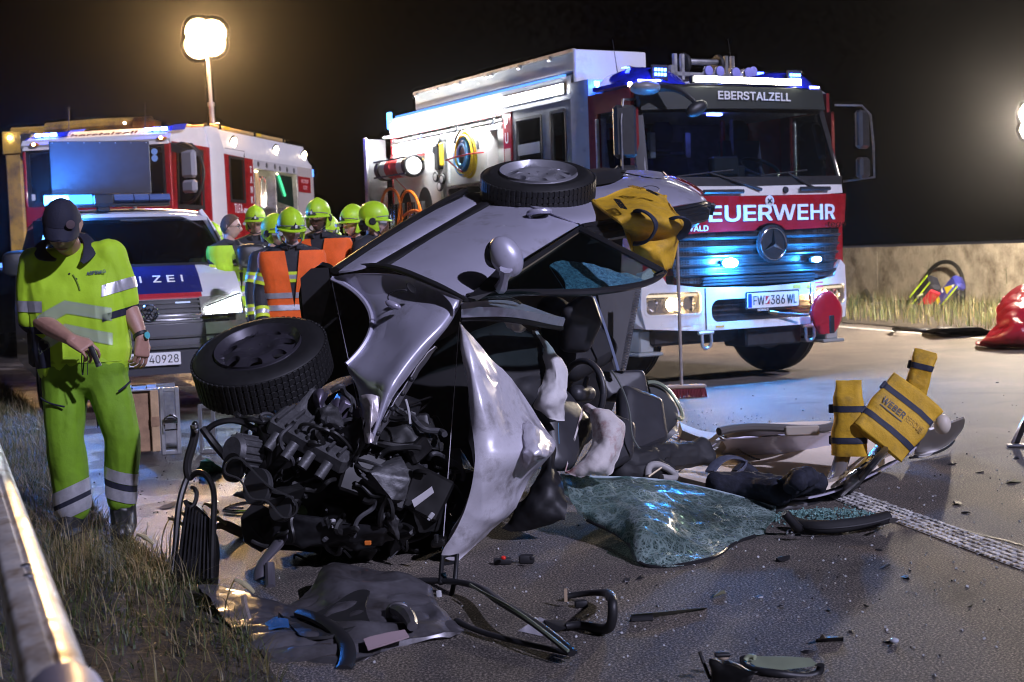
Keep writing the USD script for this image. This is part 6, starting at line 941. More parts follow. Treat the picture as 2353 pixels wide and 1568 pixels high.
def hand_mesh(wrist, d, pn, side=1, curl=(.5, .6, .5), sc=1.0, spread=.06, thumb=.6):
    """palm and five fingers; d along the hand, pn out of the back of the hand; side = +1 if the thumb lies towards cross(d, pn)"""
    d = np.asarray(d, float) / np.linalg.norm(d); pn = np.asarray(pn, float); pn = pn - d * (d @ pn); pn /= np.linalg.norm(pn); u = np.cross(d, pn) * side
    W = lambda a, b, c_: np.asarray(wrist, float) + sc * (a * d + b * u + c_ * pn)
    palm = blob([[(W(.0, .012, 0), .022 * sc), (W(.0, -.012, 0), .022 * sc), (W(.085, .030, 0), .0135 * sc), (W(.08, -.030, 0), .013 * sc), (W(.045, .03, -.004), .015 * sc)]], .009 * sc, 3, 10)
    ms = [toman(palm)]
    for k, (b, L) in enumerate(((.030, 1.0), (.010, 1.1), (-.011, 1.02), (-.030, .82))):
        p = W(.082, b, 0); a = 0.0; dirn = d + u * spread * (1.5 - k) / 1.5; bones = []; r = .0092 * sc
        for j, seg in enumerate((.042, .027, .021)):
            a += curl[j] + .08 * k * (j < 2); q = p + sc * seg * L * (dirn * math.cos(a) - pn * math.sin(a)); bones.append([(p, r), (q, r * .92)]); p, r = q, r * .92
        ms.append(toman(blob(bones, .005 * sc, 2, 8)))
    p0, p1_, p2_, p3_ = W(.018, .026, -.004), W(.050, .048, -.012), W(.078, .058 - .03 * thumb, -.02 - .012 * thumb), W(.100, .056 - .05 * thumb, -.026 - .018 * thumb)
    ms.append(toman(blob([[(p0, .014 * sc), (p1_, .0115 * sc)], [(p1_, .0112 * sc), (p2_, .0102 * sc)], [(p2_, .010 * sc), (p3_, .0085 * sc)]], .005 * sc, 2, 8)))
    return m3.Manifold.batch_boolean(ms, m3.OpType.Add)
def helmet(parent, R, c, visor=True):
    pl_ = lambda m: place(m, R * .91, c)
    dome = trimesh.creation.icosphere(3); v = dome.vertices; x, y, z = v.T
    v = np.stack([x * .118, y * .150 + .008, np.where(z > -.25, z, -.25 + (z + .25) * .25) * .138 + .052], 1); v[:, 2] += .012 * np.exp(-(v[:, 0] / .02) ** 2) * (z > 0); dome.vertices = v
    h = part(parent, 'helmet', pl_(dome), LIME, smooth=50)
    part(h, 'brim', pl_(loft([[(.122 * math.sin(a), -.150 * math.cos(a) - .000, .022), (.134 * math.sin(a), -.178 * math.cos(a), .012), (.134 * math.sin(a), -.178 * math.cos(a), .004), (.112 * math.sin(a), -.135 * math.cos(a), .008)] for a in np.linspace(-1.5, 1.5, 9)], 24)), LIME)
    for s in (-1, 1):
        part(h, 'side_guard', pl_(loft([[(s * .112, -.03, .03), (s * .120, .02, .03), (s * .115, .085, .03), (s * .098, .09, .03), (s * .1, -.02, .03)], [(s * .112, -.045, -.05), (s * .122, .01, -.055), (s * .112, .085, -.03), (s * .095, .085, -.03), (s * .1, -.04, -.05)], [(s * .100, -.055, -.095), (s * .108, -.02, -.105), (s * .104, .03, -.07), (s * .09, .03, -.07), (s * .09, -.05, -.095)]], 14)), LIME)
        part(h, 'ear_disc', pl_(place(lathe([(0, 0), (.036, 0), (.038, .008), (.03, .014), (0, .014)], 8), basis(V(s, 0, 0)), (s * .118, .015, -.005))), BLACKP)
        part(h, 'chin_strap', pl_(tube([(s * .1, -.02, -.08), (s * .06, -.06, -.12), (0, -.075, -.135)], .007, 6)), BLACKP)
    part(h, 'front_badge', pl_(loft([[(-.045 * w, -.142 - dy, z_), (0, -.158 - dy * .8, z_ + .006), (.045 * w, -.142 - dy, z_), (0, -.130, z_)] for w, z_, dy in ((1.2, .03, .0), (.8, .05, -.006), (.3, .085, -.022))], 10)), BLACKP); part(h, 'emblem', pl_(box(0, -.158, .052, .022, .006, .03, .003)), LETTERW)
    part(h, 'neck_guard', pl_(loft([[(.1 * math.sin(a), .03 + .115 * math.cos(a), -.0), (.115 * math.sin(a), .035 + .125 * math.cos(a), -.04), (.1 * math.sin(a), .03 + .115 * math.cos(a), -.09), (.09 * math.sin(a), .03 + .1 * math.cos(a), -.05)] for a in np.linspace(-1.3, 1.3, 7)], 16)), NAVY)
    part(h, 'helmet_lamp', pl_(cat(cyl((-.128, -.06, -.015), (-.128, -.12, -.015), .014), cyl((-.128, -.12, -.015), (-.128, -.126, -.015), .018))), LGREY); part(h, 'visor_rim', pl_(tube([(.118 * math.sin(a), -.140 * math.cos(a), .036 + .02 * math.cos(a)) for a in np.linspace(-1.4, 1.4, 9)], .005, 6, 24)), GREY)
def firefighter(label, pos, face, head_yaw=0.0, head_pitch=0.0, vest=None, kind='helmet', lean=0.0, hgt=1.0, arms=((.10, .06), (.10, .06)), beard=None, skin=SKIN2, group='firefighters gathered between the vehicles', legs=True):
    """arms: per side (forward lift of the upper arm, bend of the forearm); side 0 is the person's right (-x when facing -y)"""
    t = thing('person', label, 'person', pos, face, group)
    k = hgt; S = lambda x, y, z: V(x * k, y * k + lean * -max(0, z - .95) * k, z * k)
    hips = [S(-.095, 0, .93), S(.095, 0, .93)]; knees = [S(-.11, -.02, .50), S(.12, .02, .50)]; ank = [S(-.12, .02, .09), S(.14, .05, .09)]; toe = [S(-.14, -.13, .05), S(.17, -.10, .05)]
    sh = [S(-.185, .01, 1.43), S(.185, .01, 1.43)]; neck = S(0, .01, 1.50); hc = S(0, -.025, 1.665)
    el, wr = [], []
    for i, (up, bend_) in enumerate(arms):
        s = -1 if i == 0 else 1
        e = sh[i] + k * V(s * .085, -.29 * math.sin(up) + .01, -.29 * math.cos(up)); el.append(e); wr.append(e + k * V(-s * .10 * math.sin(bend_) + s * .02, -.26 * math.sin(up + bend_), -.26 * math.cos(up + bend_)))
    R = euler(z=head_yaw) @ euler(x=-head_pitch) if False else euler(z=head_yaw) @ euler(x=head_pitch)
    hc = hc + V(math.sin(head_yaw) * .03 * math.sin(head_pitch), -.06 * math.sin(head_pitch) * math.cos(head_yaw), -.02 * abs(math.sin(head_pitch)))
    torso = [[(S(-.13, 0, 1.0), .10 * k), (S(.13, 0, 1.0), .10 * k), (S(-.15, .0, 1.30), .11 * k), (S(.15, .0, 1.30), .11 * k)], [(S(-.15, 0, 1.30), .11 * k), (S(.15, 0, 1.30), .11 * k), (sh[0], .075 * k), (sh[1], .075 * k), (neck, .07 * k)]]
    skinb = blob([[(p, r - .025) for p, r in b] for b in torso] + [[(neck, .055 * k), (hc + V(0, .02, -.05), .052 * k)]] + [[(hips[i], .08), (knees[i], .05)] for i in (0, 1)] + [[(knees[i], .05), (ank[i], .04)] for i in (0, 1)] + [[(sh[i], .05), (el[i], .038)] for i in (0, 1)] + [[(el[i], .036), (wr[i], .026)] for i in (0, 1)], .05, 5, 10)
    hands = [hand_mesh(wr[i], wr[i] - el[i], V(-1 if i == 0 else 1, .3, 0), 1 if i == 0 else -1, (.35, .45, .35), .95) for i in (0, 1)]
    part(t, 'body', union(skinb, place(HEADM, R, hc), *[place(ear(s), R, hc) for s in (-1, 1)], *hands), skin, smooth=60)
    jk = blob(torso + [[(S(-.13, 0, 1.0), .115 * k), (S(.13, 0, 1.0), .115 * k), (S(-.125, 0, .86), .12 * k), (S(.125, 0, .86), .12 * k)]] + [[(sh[i], .078 * k), (el[i], .062 * k)] for i in (0, 1)] + [[(el[i], .062 * k), (wr[i], .050 * k)] for i in (0, 1)], .028, 6, 12)
    jm = part(t, 'jacket', bumpy(jk, .006, 14, int(abs(pos[0]) * 97) % 50), TURNOUT, smooth=True)
    part(jm, 'collar', tube([neck + k * V(.085 * math.sin(a), .075 * -math.cos(a) , .0 + .012 * math.cos(a)) for a in np.linspace(.35, 2 * math.pi - .35, 12)], .032 * k, 8, 24, flat=.8), TURNOUT)
    for i in (0, 1):
        for a, b, f_ in ((sh[i], el[i], .62), (el[i], wr[i], .68)):
            c = a + (b - a) * f_; dd = (b - a) / np.linalg.norm(b - a); rr = (.070 if a is sh[i] else .059) * k
            for o, w, m_ in ((-.032, .028, BANDY), (0, .034, REFLECT), (.032, .028, BANDY)): part(jm, 'sleeve_band', cyl(c + dd * (o - w / 2), c + dd * (o + w / 2), rr * 1.06, 14), m_)
    body_only = blob(torso + [[(S(-.13, 0, 1.0), .115 * k), (S(.13, 0, 1.0), .115 * k), (S(-.125, 0, .86), .12 * k), (S(.125, 0, .86), .12 * k)]], .028, 6, 12)
    if kind != 'vest_yellow':
        for zc in ((1.27,) if not vest else (1.27,)):
            for o, w, m_ in ((-.030, .026, BANDY), (0, .034, REFLECT), (.030, .026, BANDY)): part(jm, 'chest_band', band(body_only, S(0, 0, zc + o), (0, 0, 1), w, .009), m_)
        for o, w, m_ in ((-.030, .03, BANDY), (0, .034, REFLECT), (.030, .03, BANDY)): part(jm, 'hem_band', band(body_only, S(0, 0, .84 + o), (0, 0, 1), w, .012), m_)
    if vest:
        vm = HIVISO if vest == 'orange' else HIVIS; zb = .93 if vest == 'orange' else .90
        base = [(S(0, 0, zb), (0, 0, 1)), (S(0, 0, 1.485), (0, 0, -1))]
        big = body_only
        pcs = [cut(big, base + [(S(0, .02, 1), (0, 1, 0))], .022), cut(big, base + [(S(0, .02, 1), (0, -1, 0)), (S(-.008, 0, 1.08), (-1, 0, -.13))], .022), cut(big, base + [(S(0, .02, 1), (0, -1, 0)), (S(.008, 0, 1.08), (1, 0, -.13))], .022)]
        ve = part(t, 'safety_vest', cat(*[bumpy(p, .004, 10, 3) for p in pcs]), vm, smooth=60)
        for zc in (1.02, 1.12): part(ve, 'vest_band', [band(big, S(0, 0, zc), (0, 0, 1), .045, .027, [(S(sx * .008, 0, 1.08), (sx, 0, -.13))]) for sx in (-1, 1)], REFLECT)
    if legs:
        tr = part(t, 'trousers', bumpy(blob([[(hips[0], .12 * k), (hips[1], .12 * k)]] + [[(hips[i], .115 * k), (knees[i], .088 * k)] for i in (0, 1)] + [[(knees[i], .086 * k), (ank[i] + V(0, 0, .03), .075 * k)] for i in (0, 1)], .04, 6, 12), .008, 12, 3), TURNOUT, smooth=True)
        for i in (0, 1): part(t, 'boot', blob([[(ank[i] + V(0, 0, .06), .062), (ank[i] + V(0, .02, -.03), .055)], [(ank[i] + V(0, .02, -.03), .052), (toe[i], .045)]], .03, 4, 10), LEATHERK, smooth=True)
    head_parts(t, R, hc, beard=beard, glasses=(kind == 'bare'), hair=HAIR if kind != 'helmet' else None)
    if kind == 'helmet': helmet(t, R, hc)
    return t
def stand(x, y_feet_t): pass
def at(x, t): p = P(x, 600, t); return V(p[0], p[1], 0)
PI = math.pi
firefighter('firefighter in orange vest and lime helmet looking down, nearest of the group', at(671, 11.6), .18, .25, .22, 'orange', hgt=.985, arms=((.12, .3), (.0, .15)), lean=.05)
firefighter('bearded firefighter in orange vest turned left, right end of the main group', at(737, 12.9), -.1, -.2, .05, 'orange', hgt=1.06, beard=HAIR)
firefighter('firefighter in dark jacket without a vest, facing the camera beside the man in glasses', at(592, 15.2), .10, .05, .05, None, hgt=1.09)
firefighter('firefighter seen from behind the nearest one, helmet turned to the right', at(632, 13.0), .7, .4, .05, None, hgt=.985)
firefighter('firefighter almost hidden by the police van, only lime helmet and cheek showing', at(487, 15.4), .35, .3, .25, None, hgt=1.0)
firefighter('bare-headed man with glasses and yellow vest beside the van mirror', at(529, 14.3), 1.05, .45, .05, 'yellow', kind='bare', hgt=1.05, arms=((.05, .5), (.1, .5)))
firefighter('firefighter hidden behind the bearded one, only a rim of lime helmet showing', at(751, 14.3), .5, .3, .3, None, hgt=1.0)
firefighter('firefighter in orange vest, left one of the pair beside the open lockers', at(817, 13.4), -.25, -.55, .02, 'orange', hgt=1.03)
firefighter('firefighter turned to the right, right one of the pair beside the open lockers', at(858, 12.9), 1.1, .55, .05, None, hgt=1.03)

# ---------------------------------------------------------------- the man with the torch, front left
MT = 7.15; MO = V(*P(190, 1200, MT)[:2], 0)
MAN = thing('person', 'man in yellow high-visibility clothes, head bowed under a dark cap', 'person', MO)
def Q(x, y, dt=0.0): return P(x, y, MT + dt) - MO
mp = lambda name, m, mt, parent=None, **k: part(parent or MAN, name, m, mt, **k)
shL, shR = Q(84, 606, .03), Q(252, 590, .03); elL, elR = Q(76, 728, .02), Q(292, 700, .05); wrL, wrR = Q(166, 782, -.26), Q(326, 776, .0)
hipL, hipR = Q(150, 868, .03), Q(240, 866, .03); knL, knR = Q(150, 1010, -.02), Q(282, 1000, -.02); anL, anR = Q(168, 1175, .03), Q(281, 1165, .06)
nk = Q(162, 575, .03); hcM = Q(143, 519, -.17); RM = euler(z=.16) @ euler(x=.52) @ euler(y=.05) * 1.10
torsoM = [[(Q(132, 800, .03), .125), (Q(245, 800, .03), .125), (Q(118, 690, .02), .125), (Q(232, 685, .02), .125)], [(Q(118, 690, .02), .125), (Q(232, 685, .02), .125), (shL, .078), (shR, .078), (Q(160, 602, .07), .075)]]
hmL = hand_mesh(wrL, Q(214, 806, -.3) - wrL, V(-.1, -.55, .85), -1, (.55, .75, .5), 1.05, .03, .9); hmR = hand_mesh(wrR, Q(325, 850, .0) - wrR, V(.75, -.65, 0), -1, (.35, .5, .35), 1.05, .05, .5)
bodyM = blob([[(p, r - .03) for p, r in b] for b in torsoM] + [[(nk, .06), (hcM + V(0, .03, -.04), .056)]] + [[(shL, .056), (elL, .047)], [(elL, .047), (elL * .5 + wrL * .5, .047), (wrL, .030)], [(shR, .056), (elR, .046)], [(elR, .046), (elR * .55 + wrR * .45, .046), (wrR, .030)], [(hipL, .08), (knL, .05)], [(knL, .05), (anL, .04)], [(hipR, .08), (knR, .05)], [(knR, .05), (anR, .04)]], .022, 5, 14)
mp('body', union(bodyM, place(HEADM.subdivide(), RM, hcM), *[place(ear(s), RM, hcM) for s in (-1, 1)], hmL, hmR), mat('skin_tanned', (.40, .22, .165), .5, var=.12, vscale=25, obj=True), smooth=60)
head_parts(MAN, RM, hcM, beard=mat('stubble_grey', (.30, .21, .18), .7, var=.2, vscale=90, obj=True))
shirt = blob(torsoM + [[(Q(132, 800, .03), .128), (Q(245, 800, .03), .128), (Q(140, 838, .03), .125), (Q(240, 838, .03), .125)]] + [[(shL, .090), (Q(78, 690, .02), .084), (Q(76, 733, .02), .078)], [(shR, .090), (Q(276, 655, .04), .082), (Q(286, 692, .05), .072)]], .016, 5, 16)
def folds(m, a, f, seed):
    m = m.copy(); p = m.vertices * np.array([f, f, f * .35]); m.vertices += m.vertex_normals * (a * ((meshkit.fbm(p, 3, seed) - .5) * 2 + .8 * (np.abs(meshkit.noise(p * 1.7 + 9, seed) - .5) * 2 - .5)))[:, None]; return m
shirt = folds(shirt, .010, 9, 4)
SH = mp('shirt', shirt, HIVIS, smooth=True)
# sleeve cuffs, reflective bands, chest chevrons, black gusset, collar, placket, lettering
for a, b, w, m_, f0, lim in ((shL, Q(76, 733, .02), .055, REFLECT, .80, (-1, 0, 0)), (shL, Q(76, 733, .02), .034, NAVY, 1.22, (-1, 0, 0)), (shR, Q(287, 694, .05), .055, REFLECT, .66, (1, 0, 0)), (shR, Q(287, 694, .05), .034, NAVY, 1.20, (1, 0, 0))):
    mp('sleeve_band' if m_ is REFLECT else 'sleeve_cuff', band(shirt, a + (b - a) * f0, b - a, w, .004, [(Q(112, 700) if lim[0] < 0 else Q(246, 690), lim)]), m_, SH)
STRIPED = usdkit.material(stage, '/World/Looks/striped_reflective', {'g': ('texture_coordinate', {}), 'm': ('mapping', {'rotation': (0, .5, 0), 'scale': (1, 0, 1)}), 'w': ('wave_texture', {'scale': 34.0, 'bands_direction': 'x'}), 'r': ('rgb_ramp', {'ramp': [(.40, (.36, .56, .10)), (.52, (.52, .52, .58))]}), 'p': ('principled_bsdf', {'roughness': .42, 'metallic': .35})}, [('g.object', 'm.vector'), ('m.vector', 'w.vector'), ('w.fac', 'r.fac'), ('r.color', 'p.base_color')], surface='p.BSDF')
for (xa, ya), (xb, yb), (xc, yc), w in (((98, 742), (166, 704), (272, 722), .062), ((100, 800), (166, 756), (272, 778), .058)):
    for o, e, lim in ((Q(xb, yb), Q(xa, ya), [(Q(xb, yb), (-1, 0, 0)), (Q(98, 700), (1, 0, -.0))]), (Q(xb, yb), Q(xc, yc), [(Q(xb, yb), (1, 0, 0)), (Q(268, 740), (-1, 0, 0))])):
        dd = e - o; n_ = np.cross(dd, V(0, 1, 0)); mp('chest_band', band(shirt, (o + e) / 2, n_, w, .004, lim + [(Q(160, 700, .03), (0, -1, 0))]), STRIPED, SH)
mp('black_gusset', cut(shirt, [(Q(128, 760), (-1, 0, -.0)), (Q(100, 770), (-.55, 0, -1)), (Q(150, 838), (-.12, 0, 1))], .004), NAVY, SH)
col = [Q(100, 560, .06), Q(92, 574, .0), Q(102, 590, -.07), Q(128, 598, -.10)]; col2 = [Q(194, 545, .06), Q(206, 562, .0), Q(204, 584, -.06), Q(188, 604, -.10)]
mp('collar', [tube(col, [.03, .032, .034, .012], 8, 20, flat=.4), tube(col2, [.03, .032, .034, .012], 8, 20, flat=.4), tube([Q(100, 560, .06), Q(150, 545, .10), Q(194, 545, .06)], .032, 8, 20, flat=.6)], NAVY, SH)
def on_shirt(x, y, off=.004):
    """the point of the shirt's surface at this pixel, and the normal there"""
    o = EYEP - MO; d = ray(x, y); loc, _, tri = shirt.ray.intersects_location([o], [d], multiple_hits=False); n = shirt.face_normals[tri[0]] if len(tri) else V(0, -1, 0); return (loc[0] if len(loc) else Q(x, y, -.13)) + n * off, n
mp('placket', [tube([on_shirt(168, 632)[0], on_shirt(178, 650)[0], on_shirt(184, 668)[0]], .004, 5)], mat('placket_shadow', (.16, .26, .02), .8), SH); 
for x, y in ((160, 630), (176, 642)): mp('button', ell(on_shirt(x, y)[0], (.005, .004, .005), 1), NAVY, SH)
c0, n0 = on_shirt(212, 633); c1, _ = on_shirt(232, 629)
tx = text('ASFINAG', .017, np.eye(3), (0, 0, 0), .002, True, .095, True); xd = V(.98, 0, .10); zd = np.cross(n0, xd); zd /= np.linalg.norm(zd); tx = place(tx, np.stack([np.cross(zd, n0), zd, n0], 1), (c0 + c1) / 2 + n0 * .003)
tx.vertices = np.array([v - n0 * 0 for v in tx.vertices]); mp('chest_lettering', tx, mat('lettering_slate', (.10, .13, .20), .5), SH)
# trousers
tro = blob([[(hipL + V(0, 0, .06), .128), (hipR + V(0, 0, .06), .128), (hipL, .12), (hipR, .12)], [(hipL, .122), (Q(150, 930, .0), .112), (knL, .098)], [(knL, .098), (Q(160, 1090, .02), .094), (anL + V(0, 0, .02), .088)], [(hipR, .120), (Q(262, 930, .0), .108), (knR, .092)], [(knR, .092), (Q(282, 1085, .03), .084), (anR + V(0, 0, .04), .074)]], .018, 5, 16)
tro = folds(tro, .013, 8, 9); TR = mp('trousers', tro, HIVIS_SHADED, smooth=True)
for x0, y0, x1, y1, dx in ((165, 1130, 160, 1110, -1), (165, 1172, 160, 1150, -1), (282, 1095, 280, 1085, 1), (282, 1140, 280, 1130, 1)): mp('leg_band', band(tro, Q(x0, y0), V(-.42 if dx < 0 else .35, 0, 1), .060, .004, [(Q(218, 1000), (dx, 0, 0))]), REFLECT, TR)
for x0, y0, dx in ((165, 1150, -1), (282, 1118, 1)): mp('leg_stripe', band(tro, Q(x0, y0), V(-.42 if dx < 0 else .35, 0, 1), .030, .0035, [(Q(218, 1000), (dx, 0, 0))]), NAVY, TR)
mp('waistband', band(tro, Q(190, 822), V(0, 0, 1), .04, .006), mat('waist_green', (.3, .5, .02), .8), TR)
mp('pocket_zip', [tube([Q(94, 915, -.05), Q(118, 928, -.11), Q(148, 935, -.13)], .005, 6)], NAVY, TR); mp('pocket_zip', [tube([Q(272, 900, -.10), Q(292, 884, -.08), Q(300, 876, -.05)], .005, 6)], NAVY, TR); mp('inner_gusset', hull([Q(214, 905, .0), Q(228, 908, -.02), Q(236, 960, -.02), Q(224, 985, .0), Q(216, 930, .04), Q(230, 960, .05)]), NAVY, TR)
mp('drawstring', tube([Q(190, 812, -.14), Q(188, 840, -.17), Q(190, 862, -.16), Q(192, 842, -.17), Q(194, 815, -.15)], .003, 5), NAVY, TR); mp('trouser_hem', cut(tro, [(Q(160, 1196), (0, 0, -1)), (Q(220, 1000), (-1, 0, 0))], .004), NAVY, TR)
for a_2, s_ in ((anL, -.02), (anR, .03)):
    f = V(a_2[0], a_2[1], 0); mp('boot', blob([[(a_2 + V(0, 0, .10), .068), (f + V(0, .02, .07), .066)], [(f + V(0, .03, .055), .056), (f + V(s_, -.16, .05), .052)], [(f + V(s_ * .8, -.08, .08), .05), (f + V(0, 0, .12), .06)]], .02, 4, 12), LEATHERK, smooth=True)
# cap, watch, holster, torch
capm = cut(place(HEADM.subdivide(), RM, hcM), [(hcM + RM @ V(0, 0, .030), RM @ V(0, .10, 1))], .012)
CP = mp('cap', capm, mat('cap_navy', (.010, .012, .030), .8, var=.15, bump=.002, bscale=120, obj=True), smooth=True)
mp('cap_peak', place(loft([[(.082 * math.sin(a), -.098 * math.cos(a) * (1.0 + .55 * r), .040 - .030 * r - .025 * abs(math.sin(a)) * r) for a in np.linspace(-1.25, 1.25, 13)] + [(.082 * math.sin(a), -.098 * math.cos(a) * (1.0 + .55 * r), .034 - .030 * r - .025 * abs(math.sin(a)) * r) for a in np.linspace(1.25, -1.25, 13)] for r in (0, .5, 1.0)], 12), RM, hcM), mat('cap_navy', (0, 0, 0)), CP)
mp('cap_badge', place(place(lathe([(0, 0), (.018, 0), (.020, .003), (.014, .004), (0, .003)], 20), basis(V(.45, -1, .25)), (.048, -.098, .060)), RM, hcM), mat('badge_bronze', (.2, .15, .17), .35, metal=.6), CP); mp('cap_button', ell(hcM + RM @ V(0, 0, .132), (.007, .007, .005), 1), mat('cap_navy', (0, 0, 0)), CP)
wt = mp('watch', [cyl(wrR + (elR - wrR) * .02, wrR + (elR - wrR) * .11, .040, 18)], BLACKP); mp('watch_face', place(lathe([(0, 0), (.018, 0), (.018, .006), (0, .007)], 16), basis(V(.85, -.5, .1)), wrR + (elR - wrR) * .065 + V(.034, -.02, 0)), mat('watch_teal', (.1, .45, .5), .15, coat=.6), wt)
mp('holster', place(box(0, 0, 0, .07, .09, .19, .02), euler(z=.2), Q(82, 800, .02)), LEATHERK)
TO = wrL; th = thing('torch', 'small black torch with a loop of cord in the hand of the man in yellow', 'torch', MO)
ta, tb = Q(208, 796, -.33), Q(227, 840, -.31)
part(th, 'barrel', cyl(ta, tb, .013, 16), BLACKP); part(th, 'ring', cyl(ta + (tb - ta) * .90, tb + (tb - ta) * .04, .0145, 16), STEEL); part(th, 'wrist_cord', tube([Q(206, 800, -.33), Q(202, 830, -.31), Q(201, 862, -.29)], .002, 5), NAVY)
# ================================================================ YELLOW PROTECTIVE COVERS
COVER = mat('cover_yellow', (.62, .36, .015), .72, var=.16, vscale=6, bump=.006, bscale=20, dirt=(.30, .19, .03), dirt_amt=.2, dscale=5); STRAP = mat('strap_navy', (.018, .022, .045), .7, var=.2, vscale=30, bump=.001, bscale=150)
def pillow(c, ax, ay, az, w, h, d, name='cover_body', pinch=.5, seed=0, n=18, top=1.0):
    """sewn cover: closed bag with seams at its edges; ax across, ay up, az towards the eye (unit vectors)"""
    rows = []
    for v in np.linspace(-1, 1, n):
        ring = []; ww = w / 2 * (1 + (top - 1) * (v + 1) / 2)
        dd = d / 2 * (1 - pinch * np.clip((v - .45) / .55, 0, 1) ** 1.3 * 1.9 * (pinch > .4)) * (1 - .25 * abs(v) ** 6)
        for a in np.linspace(0, 2 * math.pi, 28, endpoint=False):
            ring.append(c + ax * ww * np.sign(math.cos(a)) * abs(math.cos(a)) ** .55 + ay * v * h / 2 + az * dd * np.sign(math.sin(a)) * abs(math.sin(a)) ** .8)
        rows.append(ring)
    m = loft(rows, 40); return bumpy(trimesh.Trimesh(m.vertices, m.faces, process=True), .008, 9, seed)
def unit(v): return v / np.linalg.norm(v)
def cover(label, p_bot, p_top, w, d, straps, seed, top=1.0, pinch=.5, facing=None, lettering=False):
    c = (p_bot + p_top) / 2; ay = unit(p_top - p_bot); az = EYEP - c if facing is None else facing; az = unit(az - ay * (az @ ay)); ax = np.cross(ay, az); h = np.linalg.norm(p_top - p_bot)
    t = thing('protective_cover', label, 'cover', c); m = crease(outward(pillow(V(0, 0, 0), ax, ay, az, w, h, d, seed=seed, top=top, pinch=pinch)), .020, 5.5, seed)
    part(t, 'fabric', m, COVER, smooth=60)
    for s in straps:
        b = band(m, ay * h * s, ay, .034, .003); st = part(t, 'strap', b, STRAP, smooth=60)
        part(t, 'buckle', place(box(0, 0, 0, .03, .05, .02, .005), np.stack([ax, ay, az], 1), -ax * w * .5 + ay * h * s), STRAP)
    return t, ax, ay, az, h
cover('small yellow cover with two navy straps on the left cut roof pillar', P(1952, 1046, 7.85), P(1950, 874, 7.85), .19, .12, (-.30, .12), 1, .72, .5)
t, ax, ay, az, h = cover('square yellow cover with two diagonal navy straps and black lettering, tilted', P(2016, 1020, 7.75), P(2109, 902, 7.85), .335, .06, (-.24, .25), 2, 1.0, .0, facing=V(-.10, -1, .12))
def on_front(m, p, az, off=.004): return p
R_ = np.stack([ax, ay, az], 1)
part(t, 'lettering', [text('WEBER', .036, R_, -ax * .13 + ay * .0 + az * .036, .002, True, .15)], LETTERK); part(t, 'lettering', [text('RESCUE', .034, R_, -ax * -.03 + ay * .0 + az * .036, .002, False, .11)], mat('lettering_faint', (.36, .2, .01), .6)); part(t, 'lettering_line', place(box(0, 0, 0, .15, .006, .002), R_, -ax * .05 - ay * .018 + az * .037), LETTERK)
cover('narrow yellow cover with one navy strap standing behind the square one', P(2098, 925, 8.3), P(2128, 806, 8.3), .135, .09, (.18, -.42), 3, .95, .5)
# the big one draped over the tail of the wreck
t = thing('protective_cover', 'large yellow cover with two navy grab loops draped over the tail of the wrecked car', 'cover', RQ(1470, 500)); o_ = RQ(1470, 500)
dr = [[RQ(1366, 462, .05), RQ(1420, 438, .09), RQ(1470, 430, .11), RQ(1510, 440, .09), RQ(1530, 452, .07)], [RQ(1392, 487, .06), RQ(1440, 468, .09), RQ(1490, 470, .1), RQ(1535, 482, .08), RQ(1548, 490, .07)], [RQ(1425, 510, .05), RQ(1460, 500, .08), RQ(1500, 505, .08), RQ(1545, 510, .06), RQ(1568, 516, .04)],
      [P(1440, 535, 7.25), P(1475, 540, 7.2), P(1510, 540, 7.2), P(1545, 545, 7.2), P(1562, 535, 7.25)], [P(1450, 565, 7.22), P(1485, 568, 7.12), P(1510, 572, 7.15), P(1530, 578, 7.2), P(1552, 570, 7.3)], [P(1462, 595, 7.25), P(1490, 600, 7.18), P(1512, 606, 7.2), P(1528, 612, 7.2), P(1545, 600, 7.3)], [P(1480, 600, 7.3), P(1500, 615, 7.25), P(1518, 626, 7.22), P(1524, 634, 7.22), P(1540, 615, 7.32)]]
dm = shell(grid(dr, 60, 44), .012, .022, 6.5, 8); part(t, 'fabric', place(dm, None, -o_), COVER, smooth=70)
part(t, 'seam', place(tube([r[0] for r in dr], .010, 6, 40), None, -o_), COVER); part(t, 'seam', place(tube([r[-1] for r in dr], .010, 6, 40), None, -o_), COVER)
for pts in ([P(1462, 496, 7.1), P(1490, 492, 7.0), P(1507, 515, 6.98), P(1500, 540, 7.02), P(1478, 558, 7.08), P(1455, 560, 7.1)], [P(1540, 505, 7.15), P(1565, 500, 7.1), P(1580, 512, 7.15), P(1572, 535, 7.2), P(1556, 545, 7.22)]): part(t, 'grab_loop', place(tube(pts, .022, 8, 30, flat=.35), None, -o_), STRAP)
a_b = unit(RQ(1525, 455) - RQ(1475, 440)); 
def decal_text(s, p0, p1_, upv, hgt, m_, bold=True):
    d = unit(p1_ - p0); n_ = unit(np.cross(d, upv)); n_ = n_ if n_ @ (EYEP - p0) > 0 else -n_; u_ = np.cross(n_, d); return place(text(s, hgt, np.stack([d, u_, n_], 1), p0 + n_ * .03, .004, bold, np.linalg.norm(p1_ - p0)), None, -o_)
part(t, 'lettering', decal_text('WEBER', RQ(1512, 462, .10), RQ(1486, 449, .115), RQ(1490, 470) - RQ(1500, 445), .036, LETTERK), LETTERK); part(t, 'lettering', decal_text('RESCUE', RQ(1482, 447, .115), RQ(1452, 440, .11), RQ(1490, 470) - RQ(1500, 445), .034, LETTERK, False), mat('lettering_faint', (0, 0, 0)))
part(t, 'lettering', decal_text('WEBER', RQ(1405, 470, .10), RQ(1422, 492, .09), RQ(1420, 460) - RQ(1405, 480), .036, LETTERK), LETTERK)

